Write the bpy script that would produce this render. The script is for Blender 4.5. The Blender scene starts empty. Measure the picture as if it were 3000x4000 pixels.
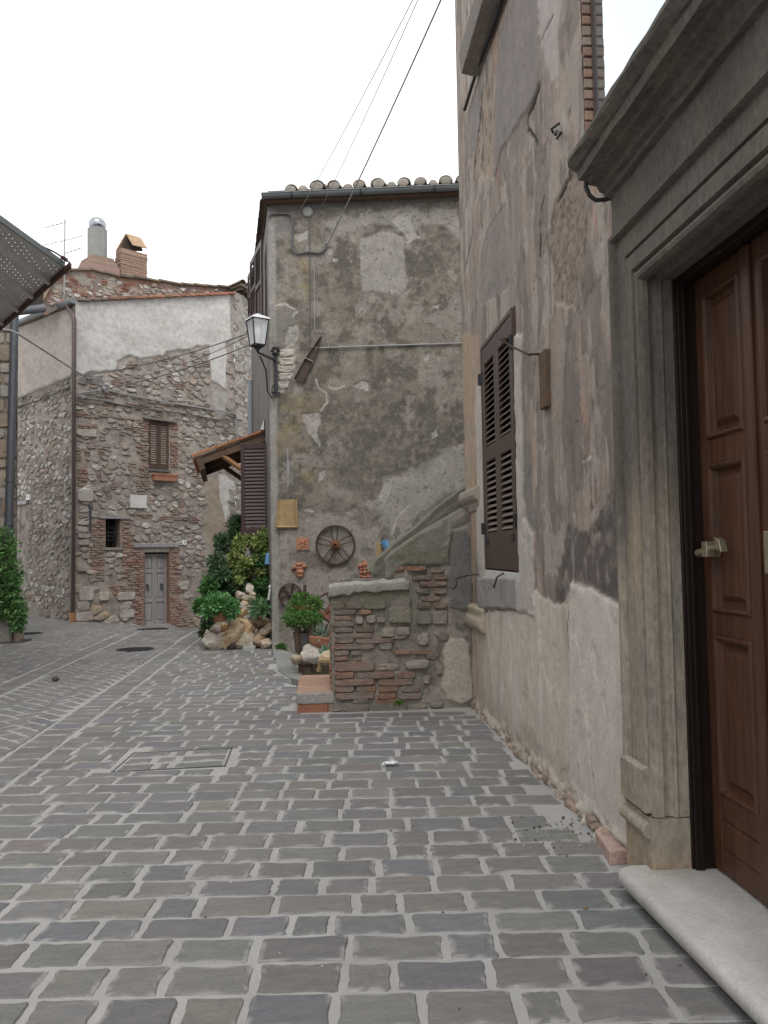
import bpy, math, random
import numpy as np
from mathutils import Vector, Matrix

S = bpy.context.scene
R_ = math.radians
random.seed(11)
rng = np.random.default_rng(11)

# ------------------------------------------------------------------ camera
F_, CX, CY, EYE = 3236.0, 1500.0, 2000.0, 1.5


def _basis(yaw, pitch, roll):
    y, p, r = R_(yaw), R_(pitch), R_(roll)
    f = np.array([math.sin(y) * math.cos(p), math.cos(y) * math.cos(p), math.sin(p)])
    rt = np.array([math.cos(y), -math.sin(y), 0.0])
    up = np.cross(rt, f)
    return rt * math.cos(r) - up * math.sin(r), up * math.cos(r) + rt * math.sin(r), f


BR, BU, BF = _basis(4.33, 2.85, 0.93)
cam = bpy.data.cameras.new('camera')
cam_o = bpy.data.objects.new('camera', cam)
S.collection.objects.link(cam_o)
cam.sensor_fit = 'VERTICAL'
cam.sensor_height = 36.0
cam.lens = F_ / 4000.0 * 36.0
cam.clip_start, cam.clip_end = 0.05, 500
cam_o.matrix_world = Matrix(((BR[0], BU[0], -BF[0], 0), (BR[1], BU[1], -BF[1], 0), (BR[2], BU[2], -BF[2], EYE), (0, 0, 0, 1)))
S.camera = cam_o

# ------------------------------------------------------------------ sky, sun, exposure (overcast)
SUN_EL, SUN_AZ = 52.0, 172.0
w = bpy.data.worlds.new('World')
S.world = w
w.use_nodes = True
nt = w.node_tree
nt.nodes.clear()
sky = nt.nodes.new('ShaderNodeTexSky')
sky.sky_type = 'NISHITA'
sky.sun_disc = False
sky.sun_elevation = R_(SUN_EL)
sky.sun_rotation = R_(SUN_AZ)
sky.air_density, sky.dust_density, sky.ozone_density = 1.0, 4.0, 1.0
hs = nt.nodes.new('ShaderNodeHueSaturation')
hs.inputs['Saturation'].default_value = 0.35
nt.links.new(sky.outputs[0], hs.inputs['Color'])
tc = nt.nodes.new('ShaderNodeTexCoord')
nz = nt.nodes.new('ShaderNodeTexNoise')
nz.inputs['Scale'].default_value = 2.2
nz.inputs['Detail'].default_value = 6
nt.links.new(tc.outputs['Generated'], nz.inputs['Vector'])
rp = nt.nodes.new('ShaderNodeValToRGB')
rp.color_ramp.elements[0].position, rp.color_ramp.elements[0].color = 0.30, (11.5, 11.8, 12.2, 1)
rp.color_ramp.elements[1].position, rp.color_ramp.elements[1].color = 0.70, (15.5, 15.6, 15.8, 1)
nt.links.new(nz.outputs['Fac'], rp.inputs['Fac'])
mx = nt.nodes.new('ShaderNodeMix')
mx.data_type = 'RGBA'
mx.inputs[0].default_value = 0.8          # a closed layer of cloud over the sky
nt.links.new(hs.outputs['Color'], mx.inputs[6])
nt.links.new(rp.outputs['Color'], mx.inputs[7])
bg = nt.nodes.new('ShaderNodeBackground')
bg.inputs['Strength'].default_value = 0.1
nt.links.new(mx.outputs[2], bg.inputs['Color'])
wo = nt.nodes.new('ShaderNodeOutputWorld')
nt.links.new(bg.outputs[0], wo.inputs['Surface'])

sl = bpy.data.lights.new('sun', 'SUN')
sl.energy, sl.angle, sl.color = 1.3, R_(35), (1.0, 0.97, 0.92)
so = bpy.data.objects.new('sun', sl)
S.collection.objects.link(so)
_d = Vector((math.sin(R_(SUN_AZ)) * math.cos(R_(SUN_EL)), math.cos(R_(SUN_AZ)) * math.cos(R_(SUN_EL)), math.sin(R_(SUN_EL))))
so.rotation_euler = _d.to_track_quat('Z', 'Y').to_euler()

S.view_settings.view_transform = 'Standard'
S.view_settings.look = 'None'
S.view_settings.exposure = 0.3
S.view_settings.gamma = 1.0
S.render.engine = 'CYCLES'
S.cycles.max_bounces = 6

# ------------------------------------------------------------------ measuring helpers
E3 = np.array([0, 0, EYE])


def ray(u, v):
    return BR * (u - CX) / F_ - BU * (v - CY) / F_ + BF


def ground(u, v, z=0.0):
    d = ray(u, v)
    return E3 + d * ((z - EYE) / d[2])


def at_depth(u, v, y):
    d = ray(u, v)
    return E3 + d * (y / d[1])


CROP = {'f': (0, 0, 1), 'd': (0, 0, 3000 / 1659), 'z1': (0, 750, .6631), 'z2': (0, 1600, .6631), 'z3': (900, 650, .6028), 'z4': (900, 1600, .6028),
        'z5': (1700, 0, .7836), 'z6': (1700, 1300, .7836), 'z7': (1700, 2600, .7836), 'za': (1350, 1750, .3617), 'zb': (1050, 2200, .2712),
        'zc': (700, 1600, .2712), 'zd': (700, 2050, .2712), 'ze': (0, 800, .2713), 'zf': (0, 1750, .3842), 'zg': (2200, 1000, .5424),
        'zh': (2200, 2200, .5878), 'zi': (0, 2350, .5425), 'zj': (1780, 1750, .339), 'zk': (1780, 0, .3737), 'zl': (950, 700, .3617)}


def px(c, a, b):
    o = CROP[c]
    return o[0] + a * o[2], o[1] + b * o[2]


Z3 = np.array([0, 0, 1.0])


class Plane:
    def __init__(s, O, U, flip=False):
        s.O = np.array(O, float)
        s.U = np.array(U, float) / np.linalg.norm(U)
        s.N = np.cross(s.U, Z3) * (-1 if flip else 1)

    def sz(s, c, a, b, d=0.0):
        r = ray(*px(c, a, b))
        t = (s.O + s.N * d - E3) @ s.N / (r @ s.N)
        p = E3 + r * t
        return np.array([(p - s.O) @ s.U, p[2] - s.O[2]])

    def pts(s, c, lst, d=0.0):
        return np.array([s.sz(c, a, b, d) for a, b in lst])

    def P(s, u, z, d=0.0):
        return s.O + s.U * u + Z3 * z + s.N * d


RW = Plane((1.45, 0, 0), (0, 1, 0), True)                         # plastered house on the right: s = y
MF = Plane((-.807, 13.367, 0), (math.cos(R_(8)), -math.sin(R_(8)), 0))   # house in the middle, front
MS = Plane((-.807, 13.367, 0), (-.117, .993, 0), True)            # its side along the alley
LF = Plane((-5.913, 20.363, 0), (math.sin(R_(49.8)), math.cos(R_(49.8)), 0))  # rubble house, front
LA = Plane((-5.913, 20.363, 0), (-math.sin(R_(45.4)), math.cos(R_(45.4)), 0), True)
PF = Plane((0, 8.0, 0), (1, 0, 0))                                # front of the stair parapet


# ------------------------------------------------------------------ noise and masks
_T = np.random.default_rng(5).random((64, 256, 256)).astype(np.float32)


def vnoise(x, y, seed=0):
    t = _T[seed % 64]
    xi, yi = np.floor(x).astype(int), np.floor(y).astype(int)
    fx, fy = x - xi, y - yi
    fx, fy = fx * fx * (3 - 2 * fx), fy * fy * (3 - 2 * fy)
    a, b = t[yi & 255, xi & 255], t[yi & 255, (xi + 1) & 255]
    c, d = t[(yi + 1) & 255, xi & 255], t[(yi + 1) & 255, (xi + 1) & 255]
    return (a * (1 - fx) + b * fx) * (1 - fy) + (c * (1 - fx) + d * fx) * fy


def fbm(x, y, o=4, seed=0):
    s, a, n = 0.0, 0.5, 0.0
    for i in range(o):
        s = s + a * vnoise(x * 2 ** i + 13.7 * i, y * 2 ** i + 7.3 * i, seed + i)
        n += a
        a *= .5
    return s / n


def ss(x, a=0.0, b=1.0):
    t = np.clip((x - a) / (b - a), 0, 1)
    return t * t * (3 - 2 * t)


def sdist(poly, x, y):
    poly = np.asarray(poly, float)
    d = np.full(np.shape(x), 1e9)
    ins = np.zeros(np.shape(x), bool)
    n = len(poly)
    for i in range(n):
        ax, ay = poly[i]
        bx, by = poly[(i + 1) % n]
        ex, ey = bx - ax, by - ay
        t = np.clip(((x - ax) * ex + (y - ay) * ey) / (ex * ex + ey * ey + 1e-12), 0, 1)
        d = np.minimum(d, (x - ax - t * ex) ** 2 + (y - ay - t * ey) ** 2)
        c = ((ay > y) != (by > y)) & (x < (bx - ax) * (y - ay) / (by - ay + 1e-12) + ax)
        ins ^= c
    d = np.sqrt(d)
    return np.where(ins, -d, d)


def pmask(poly, x, y, soft=.02, warp=.04, ws=6.0, seed=0):
    d = sdist(poly, x, y)
    if warp:
        d = d + warp * 2 * (fbm(x * ws, y * ws, 4, seed) - .5)
    return 1 - ss(d, -soft, soft)


def lmask(pl, x, y, wd=.01, warp=.01, seed=0):
    d = np.full(np.shape(x), 1e9)
    for (ax, ay), (bx, by) in zip(pl[:-1], pl[1:]):
        ex, ey = bx - ax, by - ay
        t = np.clip(((x - ax) * ex + (y - ay) * ey) / (ex * ex + ey * ey + 1e-12), 0, 1)
        d = np.minimum(d, np.hypot(x - ax - t * ex, y - ay - t * ey))
    d = d + warp * 2 * (fbm(x * 20, y * 20, 3, seed) - .5)
    return 1 - ss(d, wd * .5, wd * 1.3)


def over(col, c, m):
    m = np.asarray(m)[..., None]
    return col * (1 - m) + np.asarray(c) * m


# ------------------------------------------------------------------ materials
def mat(name, c1, c2=None, scale=6.0, rough=.85, bump=.15, bscale=None, attr=False, metal=0.0, stretch=(1, 1, 1), spec=.3, trans=0.0, fine=.25, bdist=.01):
    m = bpy.data.materials.new(name)
    m.use_nodes = True
    N, L = m.node_tree.nodes, m.node_tree.links
    b = N['Principled BSDF']
    b.inputs['Roughness'].default_value = rough
    b.inputs['Metallic'].default_value = metal
    b.inputs['Specular IOR Level'].default_value = spec
    c2 = c2 or tuple(x * .7 for x in c1)
    t = N.new('ShaderNodeTexCoord')
    mp = N.new('ShaderNodeMapping')
    mp.inputs['Scale'].default_value = stretch
    L.new(t.outputs['Object'], mp.inputs['Vector'])
    n1 = N.new('ShaderNodeTexNoise')
    n1.inputs['Scale'].default_value = scale
    n1.inputs['Detail'].default_value = 7
    n1.inputs['Roughness'].default_value = .65
    L.new(mp.outputs[0], n1.inputs['Vector'])
    r = N.new('ShaderNodeValToRGB')
    r.color_ramp.elements[0].position, r.color_ramp.elements[1].position = .32, .68
    r.color_ramp.elements[0].color = (*c1, 1)
    r.color_ramp.elements[1].color = (*c2, 1)
    L.new(n1.outputs['Fac'], r.inputs['Fac'])
    n2 = N.new('ShaderNodeTexNoise')
    n2.inputs['Scale'].default_value = (bscale or scale * 8)
    n2.inputs['Detail'].default_value = 6
    n2.inputs['Roughness'].default_value = .7
    L.new(mp.outputs[0], n2.inputs['Vector'])
    # fine grain in the colour
    g = N.new('ShaderNodeMapRange')
    g.inputs['From Min'].default_value, g.inputs['From Max'].default_value = .3, .7
    g.inputs['To Min'].default_value, g.inputs['To Max'].default_value = 1 - fine, 1 + fine
    L.new(n2.outputs['Fac'], g.inputs['Value'])
    mg = N.new('ShaderNodeMix')
    mg.data_type, mg.blend_type = 'RGBA', 'MULTIPLY'
    mg.inputs[0].default_value = 1
    L.new(r.outputs['Color'], mg.inputs[6])
    L.new(g.outputs[0], mg.inputs[7])
    out = mg.outputs[2]
    if attr:
        a = N.new('ShaderNodeAttribute')
        a.attribute_name = 'Col'
        ma = N.new('ShaderNodeMix')
        ma.data_type, ma.blend_type = 'RGBA', 'MULTIPLY'
        ma.inputs[0].default_value = 1
        L.new(out, ma.inputs[6])
        L.new(a.outputs['Color'], ma.inputs[7])
        out = ma.outputs[2]
    L.new(out, b.inputs['Base Color'])
    if bump:
        bp = N.new('ShaderNodeBump')
        bp.inputs['Strength'].default_value = bump
        bp.inputs['Distance'].default_value = bdist
        L.new(n2.outputs['Fac'], bp.inputs['Height'])
        L.new(bp.outputs[0], b.inputs['Normal'])
    if trans:
        o = N['Material Output']
        tr = N.new('ShaderNodeBsdfTranslucent')
        L.new(out, tr.inputs['Color'])
        ms = N.new('ShaderNodeMixShader')
        ms.inputs[0].default_value = trans
        L.new(b.outputs[0], ms.inputs[1])
        L.new(tr.outputs[0], ms.inputs[2])
        L.new(ms.outputs[0], o.inputs['Surface'])
    return m


W1 = (1, 1, 1)
A = {}
A['plaster'] = mat('weathered plaster', (1.08, 1.06, 1.04), (.87, .87, .88), scale=7, rough=.93, bump=.5, bscale=48, attr=True, fine=.16, bdist=.008)
A['roughplaster'] = mat('mossy render', (1.12, 1.1, 1.06), (.82, .82, .82), scale=9, rough=.95, bump=.7, bscale=55, attr=True, fine=.34, bdist=.01)
A['stone'] = mat('rubble stone', (1.1, 1.08, 1.05), (.78, .78, .8), scale=9, rough=.92, bump=.6, bscale=45, attr=True, fine=.28, bdist=.012)
A['paver'] = mat('paving stone', (1.22, 1.18, 1.13), (.90, .91, .93), scale=8, rough=.6, bump=.5, bscale=55, attr=True, fine=.2, bdist=.005, stretch=(1, 3, 1), spec=.35)
A['mortar'] = mat('paving mortar', (.40, .392, .378), (.32, .312, .30), scale=2.5, rough=.92, bump=.5, bscale=110, fine=.14, bdist=.004)
A['brick'] = mat('old brick', (1.1, 1.05, 1.0), (.8, .8, .82), scale=12, rough=.92, bump=.6, bscale=60, attr=True, fine=.25, bdist=.008)
A['leaf'] = mat('leaf', (1.1, 1.1, 1.0), (.85, .9, .8), scale=20, rough=.5, bump=0, attr=True, trans=.25, spec=.4, fine=.1)
A['darkwood'] = mat('stained door wood', (.118, .054, .030), (.055, .024, .014), scale=5, rough=.42, bump=.08, bscale=30, stretch=(6, 6, .6), fine=.18, spec=.4)
A['doorframe'] = mat('dark door frame wood', (.018, .009, .006), (.010, .006, .004), scale=5, rough=.45, bump=.08, bscale=30, stretch=(6, 6, .6), spec=.35)
A['shutter'] = mat('brown shutter paint', (.085, .053, .042), (.062, .038, .031), scale=4, rough=.5, bump=.06, bscale=40, stretch=(4, 4, .7), spec=.35, fine=.15)
A['slat'] = mat('worn shutter slat', (.24, .185, .155), (.17, .13, .105), scale=6, rough=.5, bump=.06, bscale=40, stretch=(1, 1, 4), spec=.4, fine=.15)
A['shutterpaint'] = mat('plum brown shutter paint', (.060, .032, .033), (.046, .025, .026), scale=4, rough=.45, bump=.05, bscale=40, spec=.4, fine=.1)
A['iron'] = mat('dark wrought iron', (.045, .046, .05), (.03, .03, .033), scale=10, rough=.55, bump=.2, metal=.3, fine=.2)
A['rust'] = mat('rusty iron', (.085, .045, .032), (.05, .032, .027), scale=14, rough=.85, bump=.3, metal=.1, fine=.3)
A['rustred'] = mat('red rust', (.19, .075, .045), (.11, .05, .035), scale=14, rough=.9, bump=.3, fine=.3)
A['zinc'] = mat('painted zinc gutter', (.17, .19, .19), (.12, .135, .135), scale=3, rough=.45, bump=.05, metal=.25, fine=.12, spec=.5)
A['brownpipe'] = mat('brown painted downpipe', (.075, .052, .048), (.055, .04, .038), scale=3, rough=.4, bump=.04, metal=.2, fine=.12, spec=.5)
A['greypipe'] = mat('slate grey downpipe', (.105, .11, .125), (.08, .085, .10), scale=3, rough=.4, bump=.04, metal=.2, fine=.12, spec=.5)
A['bluepipe'] = mat('pale blue grey downpipe', (.25, .29, .32), (.2, .235, .26), scale=3, rough=.45, bump=.04, fine=.1)
A['terracotta'] = mat('terracotta', (.40, .19, .12), (.30, .14, .09), scale=7, rough=.85, bump=.2, fine=.2)
A['tile'] = mat('old roof tile', (1.1, 1.05, 1.0), (.75, .75, .75), scale=9, rough=.95, bump=.5, attr=True, fine=.3)
A['oldwood'] = mat('weathered grey wood', (.33, .32, .32), (.22, .21, .21), scale=4, rough=.8, bump=.35, bscale=40, stretch=(7, 7, .5), fine=.3)
A['beam'] = mat('aged brown timber', (.15, .10, .068), (.09, .06, .042), scale=4, rough=.85, bump=.3, bscale=40, fine=.25)
A['palewood'] = mat('yellowed wood', (.36, .26, .13), (.26, .185, .10), scale=5, rough=.75, bump=.2, bscale=40, fine=.3)
A['rottenwood'] = mat('rotten rust stained wood', (.085, .062, .047), (.16, .095, .058), scale=14, rough=.9, bump=.6, bscale=40, stretch=(2, 2, .6), fine=.35)
A['dark'] = mat('unlit interior', (.014, .013, .012), (.01, .01, .01), rough=.9, bump=0, fine=.1)
A['cable'] = mat('grey cable sheath', (.115, .115, .12), (.085, .085, .09), scale=6, rough=.6, bump=0, fine=.1)
A['cable2'] = mat('pale cable sheath', (.30, .30, .31), (.22, .22, .23), scale=6, rough=.6, bump=0, fine=.1)
A['blackcable'] = mat('dark cable sheath', (.035, .036, .04), (.025, .025, .03), scale=6, rough=.6, bump=0, fine=.1)
A['marble'] = mat('pale stone slab', (.60, .59, .57), (.50, .49, .475), scale=5, rough=.7, bump=.15, bscale=60, fine=.1)
A['step'] = mat('worn limestone step', (.62, .605, .575), (.40, .385, .355), scale=2.2, rough=.75, bump=.4, bscale=60, fine=.14, bdist=.005)
A['portal'] = mat('weathered portal stone', (1.12, 1.1, 1.06), (.78, .78, .79), scale=3.5, rough=.9, bump=.8, bscale=38, attr=True, stretch=(1, 1, .5), fine=.3, bdist=.008)
A['brass'] = mat('tarnished brass', (.50, .45, .32), (.36, .32, .22), scale=20, rough=.38, bump=.08, metal=.75, fine=.15)
A['galv'] = mat('galvanised sheet', (.58, .565, .545), (.45, .44, .42), scale=2.5, rough=.5, bump=.08, metal=.1, fine=.15, spec=.4)
A['steel'] = mat('polished steel', (.42, .43, .46), (.3, .31, .34), scale=4, rough=.12, bump=0, metal=1.0, fine=.03)
A['redbrown'] = mat('red brown painted steel', (.085, .035, .03), (.06, .028, .025), scale=8, rough=.6, bump=.1, fine=.2)
A['enamel'] = mat('white enamel', (.72, .73, .74), (.62, .63, .65), scale=6, rough=.3, bump=0, fine=.06, spec=.5)
A['ink'] = mat('dark lettering', (.02, .022, .03), (.02, .02, .025), rough=.5, bump=0, fine=.05)
A['blue'] = mat('light blue enamel', (.16, .36, .62), (.12, .28, .5), rough=.35, bump=0, fine=.08, spec=.5)
A['black'] = mat('black plastic', (.012, .013, .014), (.009, .009, .01), rough=.5, bump=0, fine=.1)
A['bark'] = mat('bark', (.09, .065, .045), (.05, .038, .028), scale=14, rough=.95, bump=.5, fine=.3)
A['ochre'] = mat('orange timber', (.36, .185, .085), (.28, .14, .065), rough=.6, bump=.1, fine=.15)
A['paper'] = mat('crumpled paper', (.78, .79, .8), (.68, .69, .7), rough=.9, bump=.2, fine=.05)
A['cement'] = mat('grey cement', (.27, .275, .26), (.21, .21, .2), scale=3, rough=.92, bump=.4, bscale=60, fine=.16)
A['bucket'] = mat('dull grey plastic', (.13, .125, .125), (.10, .095, .095), rough=.6, bump=.05, fine=.15)


def glass_mat():
    m = bpy.data.materials.new('window glass')
    m.use_nodes = True
    b = m.node_tree.nodes['Principled BSDF']
    b.inputs['Base Color'].default_value = (.62, .71, .76, 1)
    b.inputs['Roughness'].default_value = .02
    b.inputs['IOR'].default_value = 1.5
    b.inputs['Metallic'].default_value = .9
    n = m.node_tree.nodes.new('ShaderNodeTexNoise')
    n.inputs['Scale'].default_value = 1.2
    p = m.node_tree.nodes.new('ShaderNodeBump')
    p.inputs['Strength'].default_value = .02
    m.node_tree.links.new(n.outputs['Fac'], p.inputs['Height'])
    m.node_tree.links.new(p.outputs[0], b.inputs['Normal'])
    return m


A['glass'] = glass_mat()


def lamp_glass():
    m = bpy.data.materials.new('lantern glass')
    m.use_nodes = True
    N, L = m.node_tree.nodes, m.node_tree.links
    b = N['Principled BSDF']
    b.inputs['Base Color'].default_value = (.8, .82, .84, 1)
    b.inputs['Roughness'].default_value = .15
    t = N.new('ShaderNodeBsdfTransparent')
    s = N.new('ShaderNodeMixShader')
    s.inputs[0].default_value = .45
    L.new(t.outputs[0], s.inputs[1])
    L.new(b.outputs[0], s.inputs[2])
    L.new(s.outputs[0], N['Material Output'].inputs['Surface'])
    return m


A['lampglass'] = lamp_glass()

# ------------------------------------------------------------------ mesh builder
COL = S.collection


class MB:
    def __init__(s):
        s.V, s.F, s.C = [], [], []

    def add(s, V, F, col=(1, 1, 1)):
        n = len(s.V)
        s.V += [tuple(map(float, v)) for v in V]
        s.F += [tuple(n + i for i in f) for f in F]
        if len(np.shape(col)) == 2:
            s.C += [tuple(c) for c in col]
        else:
            s.C += [tuple(col)] * len(V)

    def obox(s, o, a, b, c, col=(1, 1, 1)):
        o, a, b, c = (np.array(x, float) for x in (o, a, b, c))
        s.add([o, o + a, o + a + b, o + b, o + c, o + a + c, o + a + b + c, o + b + c],
              [(0, 3, 2, 1), (4, 5, 6, 7), (0, 1, 5, 4), (1, 2, 6, 5), (2, 3, 7, 6), (3, 0, 4, 7)], col)

    def box(s, x0, x1, y0, y1, z0, z1, col=(1, 1, 1)):
        s.obox((x0, y0, z0), (x1 - x0, 0, 0), (0, y1 - y0, 0), (0, 0, z1 - z0), col)

    def pbox(s, pl, s0, s1, z0, z1, d0, d1, col=(1, 1, 1)):
        s.obox(pl.P(s0, z0, d0), pl.U * (s1 - s0), Z3 * (z1 - z0), pl.N * (d1 - d0), col)

    def prism(s, poly, P, d0, d1, col=(1, 1, 1)):
        n = len(poly)
        s.add([P(a, b, d0) for a, b in poly] + [P(a, b, d1) for a, b in poly],
              [tuple(range(n))[::-1], tuple(range(n, 2 * n))] + [(i, (i + 1) % n, n + (i + 1) % n, n + i) for i in range(n)], col)

    def tube(s, pts, r, n=8, col=(1, 1, 1), closed=False):
        pts = [np.array(p, float) for p in pts]
        m = len(pts)
        rs = r if hasattr(r, '__len__') else [r] * m
        V, F = [], []
        prev = None
        for i, p in enumerate(pts):
            if closed:
                t = pts[(i + 1) % m] - pts[i - 1]
            else:
                t = pts[min(i + 1, m - 1)] - pts[max(i - 1, 0)]
            t = t / (np.linalg.norm(t) + 1e-12)
            a = prev if prev is not None else (np.array([0, 0, 1.0]) if abs(t[2]) < .9 else np.array([1.0, 0, 0]))
            a = a - t * (a @ t)
            a = a / (np.linalg.norm(a) + 1e-12)
            prev = a
            b = np.cross(t, a)
            for k in range(n):
                q = 2 * math.pi * k / n
                V.append(p + rs[i] * (a * math.cos(q) + b * math.sin(q)))
        for i in range(m if closed else m - 1):
            j = (i + 1) % m
            for k in range(n):
                F.append((i * n + k, i * n + (k + 1) % n, j * n + (k + 1) % n, j * n + k))
        if not closed:
            F += [tuple(range(n))[::-1], tuple(range((m - 1) * n, m * n))]
        s.add(V, F, col)

    def lathe(s, prof, o, ax=(0, 0, 1), n=16, col=(1, 1, 1)):
        ax = np.array(ax, float)
        ax /= np.linalg.norm(ax)
        a = np.cross(ax, (1, 0, 0) if abs(ax[0]) < .8 else (0, 1, 0))
        a /= np.linalg.norm(a)
        b = np.cross(ax, a)
        o = np.array(o, float)
        V, F = [], []
        for r, z in prof:
            for k in range(n):
                q = 2 * math.pi * k / n
                V.append(o + ax * z + max(r, 1e-4) * (a * math.cos(q) + b * math.sin(q)))
        for i in range(len(prof) - 1):
            for k in range(n):
                F.append((i * n + k, i * n + (k + 1) % n, (i + 1) * n + (k + 1) % n, (i + 1) * n + k))
        F += [tuple(range(n))[::-1], tuple(range((len(prof) - 1) * n, len(prof) * n))]
        s.add(V, F, col)

    def build(s, name, m, parent=None, smooth=False, bevel=0.0):
        me = bpy.data.meshes.new(name)
        me.from_pydata(s.V, [], s.F)
        ca = me.color_attributes.new('Col', 'FLOAT_COLOR', 'POINT')
        c = np.ones((len(s.V), 4), np.float32)
        c[:, :3] = np.array(s.C, np.float32)
        ca.data.foreach_set('color', c.ravel())
        import bmesh
        b = bmesh.new()
        b.from_mesh(me)
        bmesh.ops.recalc_face_normals(b, faces=b.faces)
        b.to_mesh(me)
        b.free()
        o = bpy.data.objects.new(name, me)
        me.materials.append(m if not isinstance(m, str) else A[m])
        if smooth:
            me.polygons.foreach_set('use_smooth', [True] * len(me.polygons))
            me.set_sharp_from_angle(angle=R_(40))
        if bevel:
            md = o.modifiers.new('Bevel', 'BEVEL')
            md.width, md.segments, md.limit_method = bevel, 2, 'ANGLE'
        COL.objects.link(o)
        attach(o, parent)
        return o


def attach(o, parent):
    if parent is not None:
        o.parent = parent
        o.location = -parent.location if parent.type == 'EMPTY' else (0, 0, 0)


def tag(o, label, cat, group=None, kind=None):
    o['label'] = label
    o['category'] = cat
    if group:
        o['group'] = group
    if kind:
        o['kind'] = kind
    return o


def thing(name, loc, label, cat, group=None):
    o = bpy.data.objects.new(name, None)
    o.location = [float(x) for x in loc]
    o.empty_display_size = .2
    COL.objects.link(o)
    return tag(o, label, cat, group)


def structure(o):
    o['kind'] = 'structure'
    return o


def grid_wall(name, m, parent, pl, us, vs, colf, dispf=None, holes=(), inside=None):
    us, vs = np.array(us), np.array(vs)
    for h in holes:
        for k in (0, 1):
            us[np.argmin(abs(us - h[k]))] = h[k]
            vs[np.argmin(abs(vs - h[2 + k]))] = h[2 + k]
    U, Vv = np.meshgrid(us, vs)
    col = colf(U, Vv)
    dsp = dispf(U, Vv) if dispf else np.zeros_like(U)
    P = pl.O + U[..., None] * pl.U + Vv[..., None] * Z3 + dsp[..., None] * pl.N
    nu, nv = len(us), len(vs)
    idx = np.arange(nu * nv).reshape(nv, nu)
    f = np.stack([idx[:-1, :-1], idx[:-1, 1:], idx[1:, 1:], idx[1:, :-1]], -1).reshape(-1, 4)
    cu, cv = (U[:-1, :-1] + U[1:, 1:]).ravel() / 2, (Vv[:-1, :-1] + Vv[1:, 1:]).ravel() / 2
    keep = np.ones(len(f), bool)
    for h in holes:
        keep &= ~((cu > h[0]) & (cu < h[1]) & (cv > h[2]) & (cv < h[3]))
    if inside is not None:
        keep &= sdist(inside, cu, cv) < 0
    f = f[keep]
    if np.cross(pl.U, Z3) @ pl.N < 0:
        f = f[:, ::-1]
    me = bpy.data.meshes.new(name)
    me.vertices.add(nu * nv)
    me.vertices.foreach_set('co', P.astype(np.float32).ravel())
    me.loops.add(len(f) * 4)
    me.loops.foreach_set('vertex_index', f.astype(np.int32).ravel())
    me.polygons.add(len(f))
    me.polygons.foreach_set('loop_start', np.arange(0, len(f) * 4, 4, dtype=np.int32))
    me.polygons.foreach_set('loop_total', np.full(len(f), 4, np.int32))
    me.update()
    me.validate()
    ca = me.color_attributes.new('Col', 'FLOAT_COLOR', 'POINT')
    c = np.ones((nu * nv, 4), np.float32)
    c[:, :3] = col.reshape(-1, 3)
    ca.data.foreach_set('color', c.ravel())
    me.polygons.foreach_set('use_smooth', [True] * len(me.polygons))
    me.materials.append(A[m])
    o = bpy.data.objects.new(name, me)
    COL.objects.link(o)
    attach(o, parent)
    return o


def wob(c, k=.12):
    """a little variation round a colour"""
    f = 1 + random.uniform(-k, k)
    return tuple(max(0.0, x * f * (1 + random.uniform(-k, k) * .35)) for x in c)


def stone_patch(mb, P, outline, dep, col, inset=.25, rough=.012):
    """one irregular stone lying in a wall plane: outline [(s,z)] -> low dome"""
    o = np.array(outline, float)
    c = o.mean(0)
    n = len(o)
    V = [P(a, b, -.03) for a, b in o]
    r1 = c + (o - c) * (1 - inset * .35)
    r2 = c + (o - c) * (1 - inset * 1.6)
    V += [P(a, b, dep * random.uniform(.6, .9)) for a, b in r1]
    V += [P(a, b, dep + random.uniform(-rough, rough)) for a, b in r2]
    V.append(P(c[0], c[1], dep + random.uniform(-rough, rough)))
    F = []
    for i in range(n):
        j = (i + 1) % n
        F += [(i, j, n + j, n + i), (n + i, n + j, 2 * n + j, 2 * n + i), (2 * n + i, 2 * n + j, 3 * n)]
    mb.add(V, F, wob(col, .08))


def blob_outline(s0, s1, z0, z1, n=9, jit=.12):
    out = []
    w, h = (s1 - s0) / 2, (z1 - z0) / 2
    cs, cz = (s0 + s1) / 2, (z0 + z1) / 2
    ph = random.random()
    for k in range(n):
        q = 2 * math.pi * (k + ph + random.uniform(-.2, .2)) / n
        c, s_ = math.cos(q), math.sin(q)
        e = .62 if n < 12 else .36    # squarish; cut stones and bricks squarer
        x = math.copysign(abs(c) ** e, c)
        y = math.copysign(abs(s_) ** e, s_)
        f = 1 - random.random() * jit * 1.6
        out.append((cs + w * x * f, cz + h * y * f))
    return out


def rough_outline(s0, s1, z0, z1, n, jit):
    """an angular field stone: a jittered polygon, slightly turned"""
    cs, cz, w, h = (s0 + s1) / 2, (z0 + z1) / 2, (s1 - s0) / 2, (z1 - z0) / 2
    a0, t = random.random() * 6.3, random.gauss(0, .22)
    out = []
    for k in range(n):
        q = a0 + 2 * math.pi * (k + random.uniform(-.32, .32)) / n
        r = 1 - random.random() * jit
        x, y = math.copysign(abs(math.cos(q)) ** .8, math.cos(q)) * w * r, math.copysign(abs(math.sin(q)) ** .8, math.sin(q)) * h * r
        out.append((cs + x * math.cos(t) - y * math.sin(t), cz + x * math.sin(t) + y * math.cos(t)))
    return out


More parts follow.
